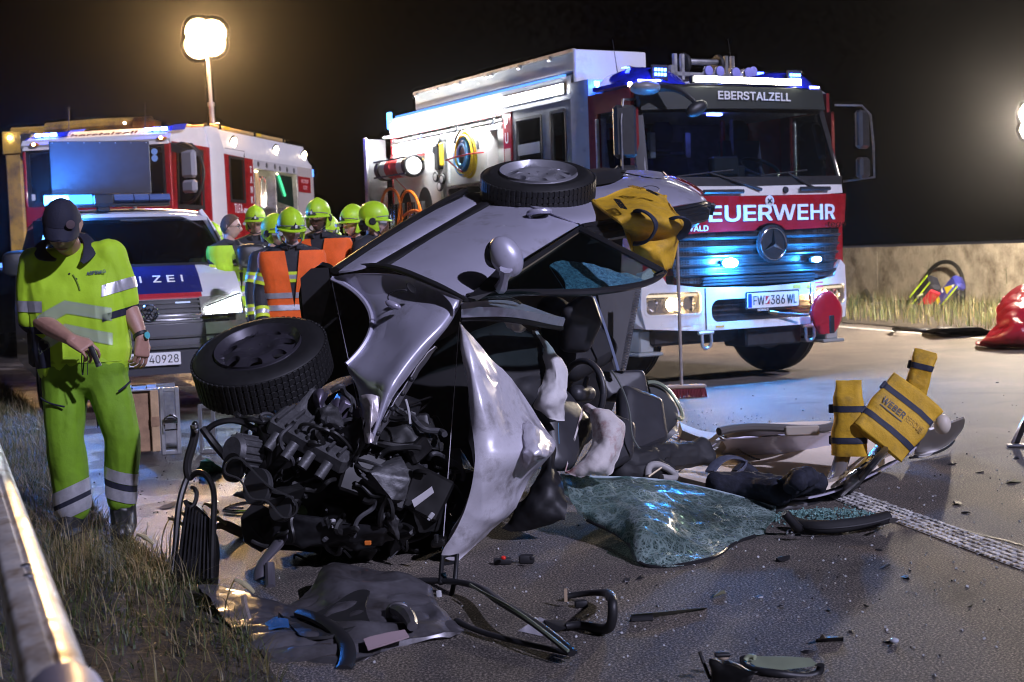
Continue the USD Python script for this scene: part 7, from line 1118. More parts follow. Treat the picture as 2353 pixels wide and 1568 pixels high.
# ================================================================ EQUIPMENT BY THE WALL, RED SACK, BROOM, BOX
WZ = lambda x, y: ON(x, y, road_pt(0, QB - .02), ROADN)
BK = [mat('bag_black', (.02, .02, .024), .7, var=.2), mat('bag_blue', (.045, .05, .28), .6, var=.1), mat('bag_red', (.40, .02, .03), .6)]
def kitbag(label, pc, w, h, d, tilt, m_, stripes):
    """bag leaning on the wall: pc foot in the picture"""
    o = G(*pc); t = thing('kit_bag', label, 'bag', o); R = np.stack([-ROADDIR, ROADN * math.sin(.35) * 1 + V(0, 0, math.cos(.35)), np.cross(-ROADDIR, ROADN * math.sin(.35) + V(0, 0, math.cos(.35)))], 1); R = R @ euler(z=tilt)
    part(t, 'body', place(bumpy(box(0, h / 2, 0, w, h, d, .06).subdivide().subdivide(), .01, 6, 2), R, (0, 0, .02)), m_)
    for x, m2 in stripes: part(t, 'reflective_stripe', place(box(x, h / 2, d / 2 + .008, .045, h * .92, .012, .004), R, (0, 0, .02)), m2)
    return t, R
LS = mat('stripe_lime', (.55, .80, .04), .5)
t, R = kitbag('black rescue bag with two lime stripes leaning on the wall beside a blue bag', (2105, 704), .42, .72, .28, -.72, BK[0], ((-.15, LS), (.08, LS))); part(t, 'red_side', place(box(.24, .33, .0, .07, .62, .26, .03), R, (0, 0, .02)), BK[2]); part(t, 'handle', place(tube([(.12, .25, .16), (.15, .33, .2), (.18, .42, .16)], .02, 6), R, (0, 0, .02)), mat('handle_cream', (.6, .65, .4), .6))
t, R = kitbag('blue rescue bag with a yellow triangle leaning on the wall beside a black bag', (2160, 704), .36, .74, .26, -.72, BK[1], ((.24, LS),)); part(t, 'side_pocket', place(box(.26, .35, -.02, .18, .6, .22, .05), R, (0, 0, .02)), BK[0])
part(t, 'triangle_patch', place(poly([(-.10, .38), (.12, .38), (.12, .66)], .006), R, V(0, 0, .02) + R @ V(0, 0, .13)), mat('patch_yellow', (.70, .58, .02), .5)); part(t, 'label_patch', place(poly(rrect(-.16, .06, .12, .16, .02), .006), R, V(0, 0, .02) + R @ V(0, 0, .13)), mat('patch_yellow', (0, 0, 0))); part(t, 'white_label', place(poly(rrect(-.15, .28, -.03, .32, .005), .006), R, V(0, 0, .02) + R @ V(0, 0, .13)), LETTERW); part(t, 'round_stud', place(ell((.1, .6, .13), (.03, .03, .015), 2), R, (0, 0, .02)), LETTERW)
ho = WZ(2230, 700); hp = [WZ(2142, 652), WZ(2160, 622), WZ(2195, 601), WZ(2225, 615), WZ(2238, 650), WZ(2238, 678), WZ(2228, 700)]
t = thing('suction_hose', 'black hose standing in an arch against the concrete wall', 'hose', V(ho[0], ho[1], 0)); hp = [p - ROADN * (.18 if i in (0, 6) else .25) for i, p in enumerate(hp)]; hp = [hp[0] + V(0, 0, -.45)] + hp
part(t, 'hose', place(tube(hp, .042, 10, 60), None, -V(ho[0], ho[1], 0)), mat('hose_black_ribbed', (.02, .019, .018), .55, bump=.004, bscale=40)); part(t, 'coupling', [place(cat(cyl(hp[-1] + V(0, 0, .1), hp[-1] + V(0, 0, -.05), .07), cyl(hp[-1] + V(.05, -.05, -.1), hp[-1] + V(0, 0, 0), .06), ell(hp[-1] + V(.1, -.1, -.16), (.1, .08, .06))), None, -V(ho[0], ho[1], 0))], mat('coupling_bronze', (.3, .24, .17), .4, metal=.8))
bo = G(2010, 705); t = thing('drain_pipe', 'dark pipe leaning against the wall just right of the fire engine bumper', 'pipe', bo); part(t, 'pipe', tube([V(.0, -.1, 0), WZ(1998, 668) - ROADN * .1 - bo], .05, 8, smooth=False), STEEL); part(t, 'foot', box(.0, -.1, .05, .3, .2, .1, .02), STEEL)
# big red plastic sack cut by the right edge
so = G(2335, 800); t = thing('red_sack', 'shiny red plastic sheet heaped over something at the right picture edge', 'sack', so)
def sx(x, y, dz=0): return P(x, y, 17.4 + dz) - so
rs = [[G(2246, 793) - so, G(2275, 799) - so, G(2330, 801) - so, G(2400, 802) - so, G(2470, 800) - so], [sx(2255, 785, .1), sx(2285, 775, -.1), sx(2335, 772, -.25), sx(2400, 770, -.2), sx(2465, 780, .1)], [sx(2284, 762, .3), sx(2298, 745, .1), sx(2340, 735, -.1), sx(2400, 730, -.05), sx(2450, 745, .3)], [sx(2292, 735, .5), sx(2310, 712, .35), sx(2345, 700, .2), sx(2400, 695, .3), sx(2440, 710, .6)], [sx(2296, 700, .8), sx(2320, 688, .7), sx(2350, 668, .6), sx(2390, 662, .7), sx(2425, 690, .9)], [sx(2310, 690, 1.1), sx(2330, 680, 1.1), sx(2355, 665, 1.1), sx(2385, 665, 1.2), sx(2415, 700, 1.2)], [G(2300, 760) - so, G(2330, 758) - so, G(2360, 757) - so, G(2390, 757) - so, G(2420, 758) - so]]
sm = crease(shell(grid(rs, 80, 80), .01, .05, 2.6, 3), .09, 1.6, 4); part(t, 'sheet', sm, mat('sack_red', (.34, .012, .03), .30, coat=.25, var=.12, vscale=3, bump=.03, bscale=5), smooth=60)
# broom leaning on nothing but its own head, against the tail of the wreck
bo = G(1580, 912); t = thing('broom', 'long-handled road broom with red bristles standing behind the wreck', 'broom', bo)
part(t, 'handle', tube([P(1566, 888, 13.1) - bo, P(1556, 560, 12.9) - bo], .016, 8, smooth=False), mat('broom_wood', (.30, .26, .24), .6, var=.2)); part(t, 'head', place(box(0, 0, 0, .42, .08, .035, .01), euler(z=.05), P(1570, 889, 13.1) - bo), mat('broom_head_wood', (.34, .24, .17), .6))
rg = np.random.default_rng(5); hc_ = P(1570, 894, 13.1) - bo
part(t, 'bristles', [cyl(hc_ + V(x, y, 0), hc_ + V(x * 1.08 + rg.normal(0, .004), y * 1.3, -.10), .006, 5, .003) for x in np.linspace(-.2, .2, 30) for y in (-.03, 0, .03)], mat('bristle_red', (.22, .02, .03), .7), kind='stuff')
# wooden box with aluminium end frame; a second, empty frame behind
bo = G(372, 1046); t = thing('transport_box', 'upright wooden box with aluminium end frame and latch beside the man in yellow', 'box', bo)
k0 = np.stack([V(math.cos(.30), math.sin(.30), 0), V(-math.sin(.30), math.cos(.30), 0), V(0, 0, 1)], 1); H_ = .345 * 1
WOODB = mat('box_wood', (.30, .18, .10), .7, var=.25, vscale=12, bump=.002, bscale=60); kb = lambda m: place(m, k0)
part(t, 'wood_body', kb(span(V(-.14, .02, .02), V(-.025, .30, .335), .004)), WOODB); part(t, 'wood_front', kb(span(V(-.045, -.004, .02), V(-.004, .02, .335), .003)), mat('box_wood_light', (.46, .31, .17), .7, var=.2, vscale=12)); part(t, 'wood_band', kb(span(V(-.046, -.007, .15), V(-.003, -.004, .20))), WOODB)
part(t, 'frame_post', kb(span(V(0, -.01, 0), V(.022, .03, .345), .003)), ALU); part(t, 'frame_post', kb(span(V(.078, -.01, 0), V(.10, .03, .345), .003)), ALU); part(t, 'frame_rail', kb(span(V(.022, -.01, .325), V(.078, .03, .345), .003)), ALU); part(t, 'frame_rail', kb(span(V(.022, -.01, 0), V(.078, .03, .02), .003)), ALU); part(t, 'frame_back', kb(span(V(.0, .28, 0), V(.10, .30, .345), .003)), ALU)
lt = part(t, 'latch', kb(box(.05, -.02, .175, .075, .02, .03, .006)), CHROME); part(t, 'latch_bail', kb(cat(tube([(.02, -.03, .19), (.05, -.035, .205), (.08, -.03, .19)], .005, 6), tube([(.02, -.03, .16), (.02, -.035, .13), (.08, -.035, .13), (.08, -.03, .16)], .005, 6, smooth=False))), CHROME); part(t, 'top_handle', kb(cat(tube([(-.13, .02, .345), (-.13, .02, .362), (-.06, .02, .362), (-.06, .02, .345)], .005, 6, smooth=False))), CHROME); part(t, 'lid', kb(span(V(-.145, .0, .335), V(-.002, .30, .342))), ALU)
# scale the box to the size it has in the picture
for o_p in t.GetAttribute('xformOpOrder').Get() or []: pass
UsdGeom.Xformable(t).AddScaleOp().Set(Gf.Vec3f(1.42, 1.42, 1.42))
bo = G(478, 1042); t = thing('empty_frame', 'empty aluminium frame standing below the front wheel of the wreck', 'frame', bo)
for a, b in ((V(-.06, 0, 0), V(-.035, .03, .36)), (V(.035, 0, 0), V(.06, .03, .36)), (V(-.035, 0, .33), V(.035, .03, .36)), (V(-.035, 0, 0), V(.035, .03, .03)), (V(-.035, 0, .16), V(.035, .03, .19))): part(t, 'frame_bar', span(a, b, .003), ALU)

# ================================================================ PIECES OF THE CAR AND RUBBISH ON THE ROAD
def loose(name, label, cat_, o, meshes, group=None):
    t = thing(name, label, cat_, o, group=group)
    for nm, m, mt in meshes: part(t, nm, place(tm(cat(*m) if isinstance(m, list) else m), None, -np.asarray(o, float)), mt, smooth=60)
    return t
DIRTY = mat('dirty_bumper', (.15, .145, .16), .40, metal=.45, var=.3, vscale=5, coat=.2, rvar=.15, dirt=(.04, .034, .03), dirt_amt=.4, dscale=3)
bp = [[(455, 1345, 5.75), (520, 1352, 5.72), (590, 1375, 5.65), (660, 1390, 5.6), (720, 1345, 5.72), (760, 1297, 5.85), (830, 1300, 5.85), (930, 1322, 5.75), (990, 1360, 5.6)],
      [(470, 1370, 5.55), (530, 1385, 5.5), (600, 1405, 5.42), (670, 1415, 5.4), (730, 1390, 5.5), (780, 1345, 5.6), (850, 1345, 5.6), (945, 1365, 5.5), (1020, 1405, 5.38)],
      [(500, 1405, 5.38), (550, 1420, 5.3), (615, 1440, 5.22), (690, 1445, 5.2), (750, 1430, 5.25), (800, 1400, 5.36), (870, 1395, 5.36), (960, 1410, 5.3), (1045, 1435, 5.2)],
      [(540, 1450, 5.18), (585, 1462, 5.1), (645, 1470, 5.05), (710, 1470, 5.05), (765, 1460, 5.08), (815, 1445, 5.12), (880, 1440, 5.14), (970, 1440, 5.14), (1062, 1450, 5.15)],
      [(590, 1500, 5.0), (630, 1510, 4.93), (685, 1512, 4.9), (740, 1500, 4.92), (790, 1490, 4.96), (840, 1482, 5.0), (900, 1466, 5.05), (980, 1456, 5.08), (1060, 1452, 5.12)],
      [(640, 1560, 4.78), (690, 1572, 4.68), (740, 1568, 4.7), (790, 1535, 4.8), (830, 1512, 4.86), (865, 1495, 4.92), (910, 1475, 5.0), (985, 1460, 5.05), (1055, 1454, 5.1)]]
bo = G(760, 1450)
bm = crease(sheet(bp, 70, 90, .008, .02, 5, 6), .035, 5, 3)
t = thing('torn_bumper', 'torn-off grey front bumper skin lying crumpled in the foreground', 'bumper', bo); part(t, 'skin', place(bm, None, -bo), DIRTY, smooth=70)
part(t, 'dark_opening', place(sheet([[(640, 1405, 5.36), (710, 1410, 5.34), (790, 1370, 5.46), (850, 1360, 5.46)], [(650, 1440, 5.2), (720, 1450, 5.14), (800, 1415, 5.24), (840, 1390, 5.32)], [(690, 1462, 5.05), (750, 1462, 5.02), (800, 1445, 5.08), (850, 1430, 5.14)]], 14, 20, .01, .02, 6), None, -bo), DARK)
part(t, 'fog_lamp_ring', place(torus(P(915, 1412, 5.24), .035, .014, EYEP - P(915, 1412, 5.2), 24, 8), None, -bo), DIRTY); part(t, 'fog_lamp_arm', place(tube([P(905, 1400, 5.22), P(935, 1415, 5.14), P(948, 1440, 5.06)], [.02, .03, .02], 8), None, -bo), DIRTY)
part(t, 'plate_patch', place(sheet([[(835, 1468, 4.96), (880, 1455, 4.98), (930, 1448, 5.0)], [(845, 1492, 4.9), (890, 1478, 4.92), (940, 1462, 4.96)]], 6, 10, .006, .006, 9), None, -bo), mat('patch_pinkish', (.36, .27, .29), .5)); part(t, 'cut_ridge', place(tube([P(560, 1375, 5.55), P(572, 1430, 5.3), P(600, 1490, 5.05), P(650, 1565, 4.75)], .014, 6), None, -bo), mat('edge_pale', (.22, .2, .2), .5)); part(t, 'ridge', place(tube([P(690, 1410, 5.35), P(760, 1440, 5.15), P(800, 1500, 4.9), P(790, 1540, 4.75)], .03, 8, flat=.6), None, -bo), FLANKBLACK)
part(t, 'bright_fold', place(sheet([[(500, 1352, 5.7), (540, 1358, 5.66), (575, 1366, 5.6)], [(505, 1362, 5.62), (545, 1370, 5.58), (580, 1376, 5.54)]], 6, 10, .006, .01, 12), None, -bo), mat('fold_silver', (.5, .5, .54), .25, metal=.8)); part(t, 'blue_glass_piece', place(sheet([[(608, 1432, 5.24), (635, 1422, 5.24), (662, 1424, 5.22)], [(612, 1448, 5.16), (640, 1440, 5.15), (665, 1440, 5.14)]], 5, 8, .006, .006, 9), None, -bo), mat('glass_blue_piece', (.05, .16, .4), .1, coat=.7))
part(t, 'lower_flap', place(sheet([[(585, 1465, 5.1), (650, 1475, 5.05), (760, 1478, 5.0)], [(610, 1520, 4.9), (680, 1530, 4.85), (780, 1520, 4.86)], [(650, 1575, 4.7), (710, 1590, 4.62), (800, 1570, 4.68)]], 14, 16, .01, .02, 5), None, -bo), mat('flap_brown', (.06, .05, .045), .6))
loose('window_seal', 'long black pointed window surround lying right of the torn bumper', 'car part', G(1200, 1470), [('seal', [tube([G(951, 1335, .05), G(1075, 1342, .06), G(1140, 1376, .08), G(1230, 1433, .09), G(1316, 1502, .04)], .020, 8, 40, flat=.6), tube([G(1316, 1503, .02), G(1230, 1484, .02), G(1118, 1456, .02), G(1050, 1426, .02)], .016, 8, 30, flat=.6)], FLANKBLACK), ('edge_strip', tube([G(1080, 1344, .075), G(1140, 1378, .095), G(1228, 1434, .105), G(1306, 1496, .055)], .006, 5, 30), mat('edge_green_grey', (0, 0, 0)))])
def bent(px, h): return [G(x, y, z) for (x, y), z in zip(px, h)]
loose('lamp_frame', 'dark square lamp frame standing on edge beneath the bonnet corner', 'car part', G(1030, 1400), [('frame', [tube([P(1012, 1342, 5.75), P(1016, 1280, 5.85), P(1050, 1276, 5.85), P(1046, 1330, 5.78), P(1030, 1400, 5.72)], .011, 6, 30, smooth=False), tube([P(1018, 1296, 5.83), P(1048, 1292, 5.83)], .008, 6, smooth=False)], FLANKBLACK), ('reflector_piece', [hull([P(1012, 1318, 5.78), P(1024, 1315, 5.74), P(1028, 1332, 5.76), P(1010, 1334, 5.8), P(1016, 1325, 5.86)])], mat('teal_reflector', (.10, .35, .5), .15, metal=.5)), ('white_leg', tube([P(1008, 1360, 5.75), P(1012, 1395, 5.7)], .012, 6, smooth=False), LGREY)])
loose('trim_frame', 'G-shaped black plastic trim frame on the road', 'car part', G(1400, 1455), [('frame', [tube([G(1298, 1372, .02), G(1330, 1366, .03), G(1375, 1362, .05), G(1402, 1372, .10), G(1408, 1405, .10), G(1404, 1435, .05), G(1380, 1446, .02), G(1300, 1440, .02)], [.012, .012, .018, .02, .018, .018, .02, .012], 8, 50)], BLACKP), ('clip', box(*G(1335, 1388, .015), .05, .03, .03, .006), BLACKP), ('post', box(*G(1300, 1368, .05), .012, .012, .05), mat('clip_tan', (.4, .3, .2), .6)), ('tail', hull([G(1245, 1435), G(1300, 1425, .02), G(1300, 1445, .02), G(1270, 1455), G(1250, 1425, .03)]), BLACKP)])
loose('trim_wedge', 'flat grey-green trim wedge pointing right on the road', 'car part', G(1540, 1410), [('wedge', [hull([G(1448, 1425, .0), G(1450, 1412, .03), G(1505, 1408, .03), G(1625, 1396, .015), G(1500, 1420, .0), G(1625, 1399, 0)])], mat('trim_olive', (.11, .12, .08), .45)), ('dark_edge', tube([G(1450, 1423, .01), G(1500, 1420, .01)], .012, 6, smooth=False), BLACKP)])
loose('glass_sliver', 'pale flat glass sliver under the point of the black surround', 'glass', G(1235, 1440), [('sliver', [hull([G(1190, 1450, .002), G(1240, 1418, .03), G(1290, 1440, .004), G(1245, 1462, .002), G(1240, 1418, .022)])], mat('sliver_grey', (.35, .34, .37), .2, coat=.4))])
loose('car_mat_piece', 'grey-green flat cover plate with dark rim at the bottom edge of the road', 'car part', G(1790, 1530), [('plate', [hull([G(1712, 1515, .03), G(1730, 1508, .035), G(1800, 1508, .035), G(1862, 1512, .035), G(1882, 1530, .025), G(1800, 1540, .02), G(1750, 1540, .02)])], mat('plate_sage', (.22, .26, .18), .5, var=.15)), ('rim', [tube([G(1708, 1514, .015), G(1740, 1542, .01), G(1800, 1550, .01), G(1885, 1538, .015), G(1886, 1528, .03)], .014, 6, 30)], BLACKP), ('hook', tube([G(1712, 1518, .035), G(1720, 1510, .045), G(1735, 1512, .045)], .009, 6), mat('plate_sage_light', (.3, .34, .22), .5))])
loose('small_wedge', 'small dark bracket with a raised tan corner near the bottom right', 'car part', G(1900, 1475), [('base', hull([G(1875, 1475), G(1938, 1474), G(1938, 1464, .02), G(1890, 1462, .02), G(1875, 1468, .02)]), BLACKP), ('corner', hull([G(1880, 1470, .015), G(1890, 1455, .05), G(1900, 1468, .015), G(1893, 1462, .04)]), mat('corner_tan', (.3, .25, .18), .5))])
loose('motor_lump', 'dark motor lump with broken wires at the bottom edge', 'car part', G(1650, 1560), [('lump', crease(hull(G(1655, 1558, .05) + np.random.default_rng(4).normal(0, 1, (16, 3)) * V(.045, .04, .035)).subdivide().subdivide().subdivide(), .015, 18, 3), OILY), ('wire', tube([G(1632, 1560, .05), G(1618, 1525, .09), G(1608, 1498, .12)], .006, 5), OILY), ('tip', ell(G(1662, 1508, .07), (.02, .015, .015), 1), mat('tip_tan', (.5, .4, .3), .5)), ('cap', box(*G(1660, 1504, .10), .05, .03, .015, .005), BLACKP)])
loose('door_seal_bar', 'black ribbed bar with a torn end lying by the ribbed road marking', 'car part', G(1930, 1212), [('bar', tube([G(1826, 1200, .035), G(1880, 1212, .035), G(1960, 1206, .04), G(2043, 1188, .06)], [.034, .040, .038, .036], 7, 40, flat=.85), mat('seal_matte', (.012, .012, .013), .8, var=.3, bump=.002, bscale=60)), ('rib', [tube([G(x, y, z) + V(0, -.036, .0) for x, y, z in ((1830, 1202, .04), (1880, 1212, .045), (1960, 1206, .05), (2040, 1188, .07))], .005, 5)], BLACKP), ('torn_end', hull([G(2043, 1200, .08), G(2056, 1190, .08), G(2068, 1194, .03), G(2050, 1204, .02), G(2046, 1190, .1)]), STEEL), ('upright', tube([G(1803, 1178, .12), G(1818, 1196, .08), G(1838, 1216, .03)], .022, 6), FLANKBLACK), ('silver_bolt', cat(cyl(G(1818, 1232, .02), G(1840, 1232, .02), .012), ell(G(1816, 1228, .03), (.02, .02, .025))), CHROME)])
rg = np.random.default_rng(8); gp = G(1890, 1190)
def crumbs(c, n, sx_, sy_, s0, s1, seed, zz=.0):
    r_ = np.random.default_rng(seed); ms = []
    for _ in range(n):
        s = r_.uniform(s0, s1); q = np.array([r_.normal(0, sx_), r_.normal(0, sy_)]); z = zz * max(0, 1 - np.hypot(q[0] / sx_, q[1] / sy_) / 2) * r_.uniform(0, 1)
        ms.append(place(box(0, 0, 0, s, s * r_.uniform(.6, 1.2), s * r_.uniform(.4, .9)), euler(*r_.uniform(0, 3, 3)), c + V(q[0], q[1], z + s * .3)))
    return cat(*ms)
TEAL = mat('glass_crumbs_teal', (.20, .36, .34), .15, coat=.6, var=.3, vscale=50)
single('glass_pile', crumbs(gp, 900, .17, .10, .004, .011, 4, .05), TEAL, 'heap of greenish safety-glass crumbs behind the black bar', 'glass', kind='stuff', smooth=False)
CL = [mat('jeans_dark', (.012, .014, .026), .85, var=.5, vscale=30, bump=.006, bscale=26), mat('jeans_light', (.07, .08, .12), .85, var=.3, vscale=30)]
loose('trousers_heap', 'heap of dark blue clothes with a looped waistband on the roof lining', 'clothes', G(1720, 1130), [('cloth', bumpy(blob([[(G(1650, 1118, .12), .07), (G(1720, 1112, .12), .075), (G(1800, 1128, .1), .06)], [(G(1700, 1125, .1), .07), (G(1790, 1130, .12), .07)]], .02, 6), .03, 11, 5), CL[0]), ('waistband', [tube([P(1632, 1085, 8.0), P(1650, 1062, 8.05), P(1690, 1052, 8.15), P(1708, 1062, 8.2), P(1700, 1085, 8.1), P(1660, 1098, 8.0), P(1634, 1090, 7.98)], .035, 8, 40, flat=.35)], CL[1]), ('fold', [tube([P(1690, 1090, 8.1), P(1720, 1078, 8.2), P(1735, 1090, 8.2)], .03, 8), tube([P(1640, 1100, 7.95), P(1700, 1120, 7.9), P(1790, 1118, 8.0)], .045, 8)], CL[0])])
loose('shirt_heap', 'dark crumpled garment between the roof lining and the bent pillars', 'clothes', G(1840, 1130), [('cloth', bumpy(blob([[(G(1815, 1120, .14), .06), (G(1850, 1100, .2), .06), (G(1880, 1112, .14), .05)], [(G(1820, 1120, .15), .04), (G(1836, 1105, .2), .05)]], .02, 6), .03, 13, 8), CL[0]), ('fold', tube([P(1860, 1110, 8.3), P(1880, 1098, 8.3), P(1898, 1104, 8.3), P(1880, 1118, 8.2)], .03, 8), CL[1])])
loose('jacket_heap', 'black padded jacket spread between the seats and the roof lining', 'clothes', G(1540, 1085), [('cloth', bumpy(blob([[(P(1450, 1060, 7.7), .08), (P(1520, 1050, 7.9), .08), (P(1590, 1045, 8.1), .07)], [(P(1590, 1045, 8.1), .06), (P(1612, 1030, 8.15), .07), (P(1630, 1055, 8.1), .05)], [(P(1430, 1085, 7.6), .07), (P(1530, 1080, 7.8), .06)]], .025, 6), .03, 9, 3), CLOTH), ('grey_hose', tube([P(1490, 1095, 7.6), P(1530, 1075, 7.7), P(1545, 1085, 7.7), P(1520, 1098, 7.6)], .02, 8), mat('hose_grey', (.35, .34, .33), .5)), ('rod', tube([P(1490, 1096, 7.55), P(1520, 1075, 7.6)], .006, 5, smooth=False), mat('rod_brass', (.5, .42, .28), .35, metal=.8))])
loose('green_cloth', 'crumpled green paper towel on the wet road behind the torn radiator', 'cloth', G(480, 1085), [('towel', bumpy(hull([G(450, 1082), G(460, 1060, .1), G(492, 1062, .1), G(520, 1085), G(480, 1090), G(475, 1052, .12)]).subdivide().subdivide().subdivide(), .03, 14, 7), mat('towel_green', (.10, .32, .18), .85, bump=.004, bscale=60))])
loose('reflective_bracket', 'bright chrome bracket lying on the wet road under the engine', 'car part', G(548, 1172), [('bar', [tube([G(514, 1172, .02), G(545, 1160, .03), G(572, 1155, .03)], .010, 6), tube([G(514, 1174, .015), G(545, 1176, .015), G(575, 1176, .015)], .010, 6), tube([G(520, 1168, .02), G(560, 1168, .03)], .006, 6, smooth=False)], mat('bright_chrome', (.9, .9, .95), .12, metal=1.0))])
loose('white_card', 'small white card on the wet road beside the chrome bracket', 'card', G(486, 1153), [('card', hull([G(474, 1155, .003), G(500, 1150, .003), G(504, 1153, .003), G(480, 1158, .003), G(486, 1154, .008)]), LETTERW)])
loose('webbing_strap', 'tan webbing strap twisted on the wet road by the radiator', 'strap', G(540, 1230), [('strap', tube([G(500, 1215, .05), G(512, 1205, .09), G(535, 1215, .05), G(550, 1222, .03), G(580, 1200, .05)], .03, 8, 40, flat=.12), mat('strap_tan', (.22, .18, .13), .7)), ('brown_card', hull([G(358, 1168, .004), G(385, 1160, .012), G(408, 1150, .02), G(408, 1160, .01), G(380, 1170, .004)]), mat('card_brown', (.2, .15, .09), .8))])
loose('red_lens', 'tiny red lens chip on a dark clip in front of the crushed panel', 'car part', G(1155, 1290), [('clip', box(*G(1155, 1290, .015), .08, .03, .03, .006), BLACKP), ('chip', ell(G(1157, 1282, .04), (.012, .01, .01), 1), mat('chip_red', (.75, .03, .02), .2, coat=.6))])
loose('black_block', 'small black plastic block right of the red lens chip', 'car part', G(1210, 1285), [('block', box(*G(1210, 1285, .02), .07, .04, .04, .008), BLACKP), ('stub', box(*G(1222, 1282, .045), .02, .02, .02, .004), BLACKP)])
loose('crystal_bead', 'bright clear glass bead catching blue light near the bottom right', 'glass', G(2055, 1472), [('bead', ell(G(2055, 1472, .012), (.016, .013, .010), 2), mat('bead_clear', (.85, .9, 1.0), .05, coat=1, metal=.5)), ('foot', box(*G(2040, 1474, .004), .03, .012, .006), BLACKP)])
loose('scrap_heap', 'row of torn black and silver scraps along the far white edge line', 'scrap', G(2140, 758), [('scrap', bumpy(hull([G(x, y, z) for x, y, z in ((2110, 762, 0), (2170, 768, 0), (2240, 768, 0), (2290, 766, 0), (2150, 755, .16), (2200, 756, .12), (2250, 752, .14))]).subdivide().subdivide().subdivide(), .09, 4, 6), CABLACK), ('silver_scrap', bumpy(hull([G(2145, 764, .02), G(2165, 764, .1), G(2185, 768, .05), G(2170, 770, .02)]).subdivide().subdivide(), .02, 7), mat('scrap_silver', (.5, .5, .52), .3, metal=.7)), ('rod', tube([G(2060, 758, .03), G(2120, 760, .08), G(2150, 762, .06)], .03, 6), CABLACK)])
loose('frame_leg', 'grey metal frame leg cut by the right picture edge', 'frame', G(2345, 1020), [('leg', [tube([G(2330, 1024), P(2352, 975, 9.2), P(2375, 930, 9.4)], .025, 4, 10, smooth=False)], STEEL), ('foot', box(*G(2340, 1024, .012), .14, .05, .02, .004), STEEL)])
loose('floor_cable', 'thin red cable lying on the road behind the roof', 'cable', G(1580, 1010), [('cable', tube([G(1560, 1004, .02), G(1590, 1012, .02), G(1640, 1018, .02), G(1655, 1010, .02)], .014, 6), mat('cable_red', (.3, .03, .03), .5))])
# countable chips of dark plastic on the road, each its own object
chips = [(1660, 1372, .03), (1745, 1375, .015), (1800, 1290, .03), (1862, 1500, .02), (2045, 1487, .012), (1905, 1405, .014), (2250, 1085, .03), (2330, 1110, .03), (2335, 1055, .02), (2190, 1068, .02), (2040, 1012, .02), (1985, 1010, .02), (2200, 1160, .022), (2150, 1012, .02), (1760, 1010, .0), (1795, 1395, .014), (2220, 1180, .016), (2080, 1330, .018), (1960, 1455, .012), (1440, 1336, .014), (1470, 1330, .02), (1300, 1380, .018), (1990, 1395, .012), (2130, 870, .02), (1845, 945, .018), (2290, 880, .018), (2020, 1265, .012), (2035, 1305, .02), (2230, 1395, .012), (700, 930, .02)]
marks = {'the G-shaped trim frame': (1380, 1400), 'the grey-green cover plate': (1790, 1530), 'the ribbed road marking': (2180, 1215), 'the black ribbed bar': (1930, 1212), 'the square yellow cover': (2070, 1075), 'the cut metal frame leg': (2340, 1010), 'the foot of the broom': (1580, 912), 'the clear glass bead': (2055, 1472), 'the crazed windscreen': (1560, 1310), 'the front tyre of the fire engine': (1833, 853)}
near = {}
for k, (x, y, s) in enumerate(chips):
    if s: q = G(x, y); m_ = min(marks, key=lambda n: np.linalg.norm(G(*marks[n]) - q)); near.setdefault(m_, []).append((np.linalg.norm(G(*marks[m_]) - q), k))
rank = {k: (m_, i) for m_, l in near.items() for i, (_, k) in enumerate(sorted(l))}
for k, (x, y, s) in enumerate(chips):
    if s == 0: continue
    g = G(x, y); r_ = np.random.default_rng(100 + k); m_, i = rank[k]; olive = k % 7 == 0
    m = hull(r_.uniform(-1, 1, (9, 3)) * V(s * 1.6, s, s * .45) + V(0, 0, s * .3))
    single('plastic_chip', place(m, euler(z=r_.uniform(0, 3)), g), mat('chip_olive', (.14, .14, .08), .5) if olive else (BLACKP, FLANKBLACK)[k % 2], f"{'larger' if s > .019 else 'tiny'} {'olive' if olive else 'black'} plastic chip, {('nearest', 'second nearest', 'third nearest', 'fourth nearest', 'fifth nearest', 'sixth nearest', 'seventh nearest', 'eighth nearest')[min(i, 7)]} to {m_}", 'debris', 'chips of plastic scattered on the road', smooth=False)
single('glass_crumbs', cat(crumbs(G(1900, 1330), 260, 1.2, .8, .004, .010, 21), crumbs(G(2150, 1150), 160, .9, 1.4, .004, .010, 22), crumbs(G(1500, 1000), 200, .5, .8, .006, .014, 23), crumbs(G(1400, 1400), 120, .6, .3, .004, .008, 24)), mat('crumb_glass', (.7, .72, .72), .08, coat=1, metal=.3), None, None, kind='stuff', smooth=False)
single('grit', cat(crumbs(G(1900, 1000), 160, 1.6, 1.6, .004, .010, 25), crumbs(G(400, 1130), 120, .4, .7, .004, .010, 26), crumbs(G(2000, 1300), 120, 1.4, 1.2, .003, .008, 27)), BLACKP, None, None, kind='stuff', smooth=False)

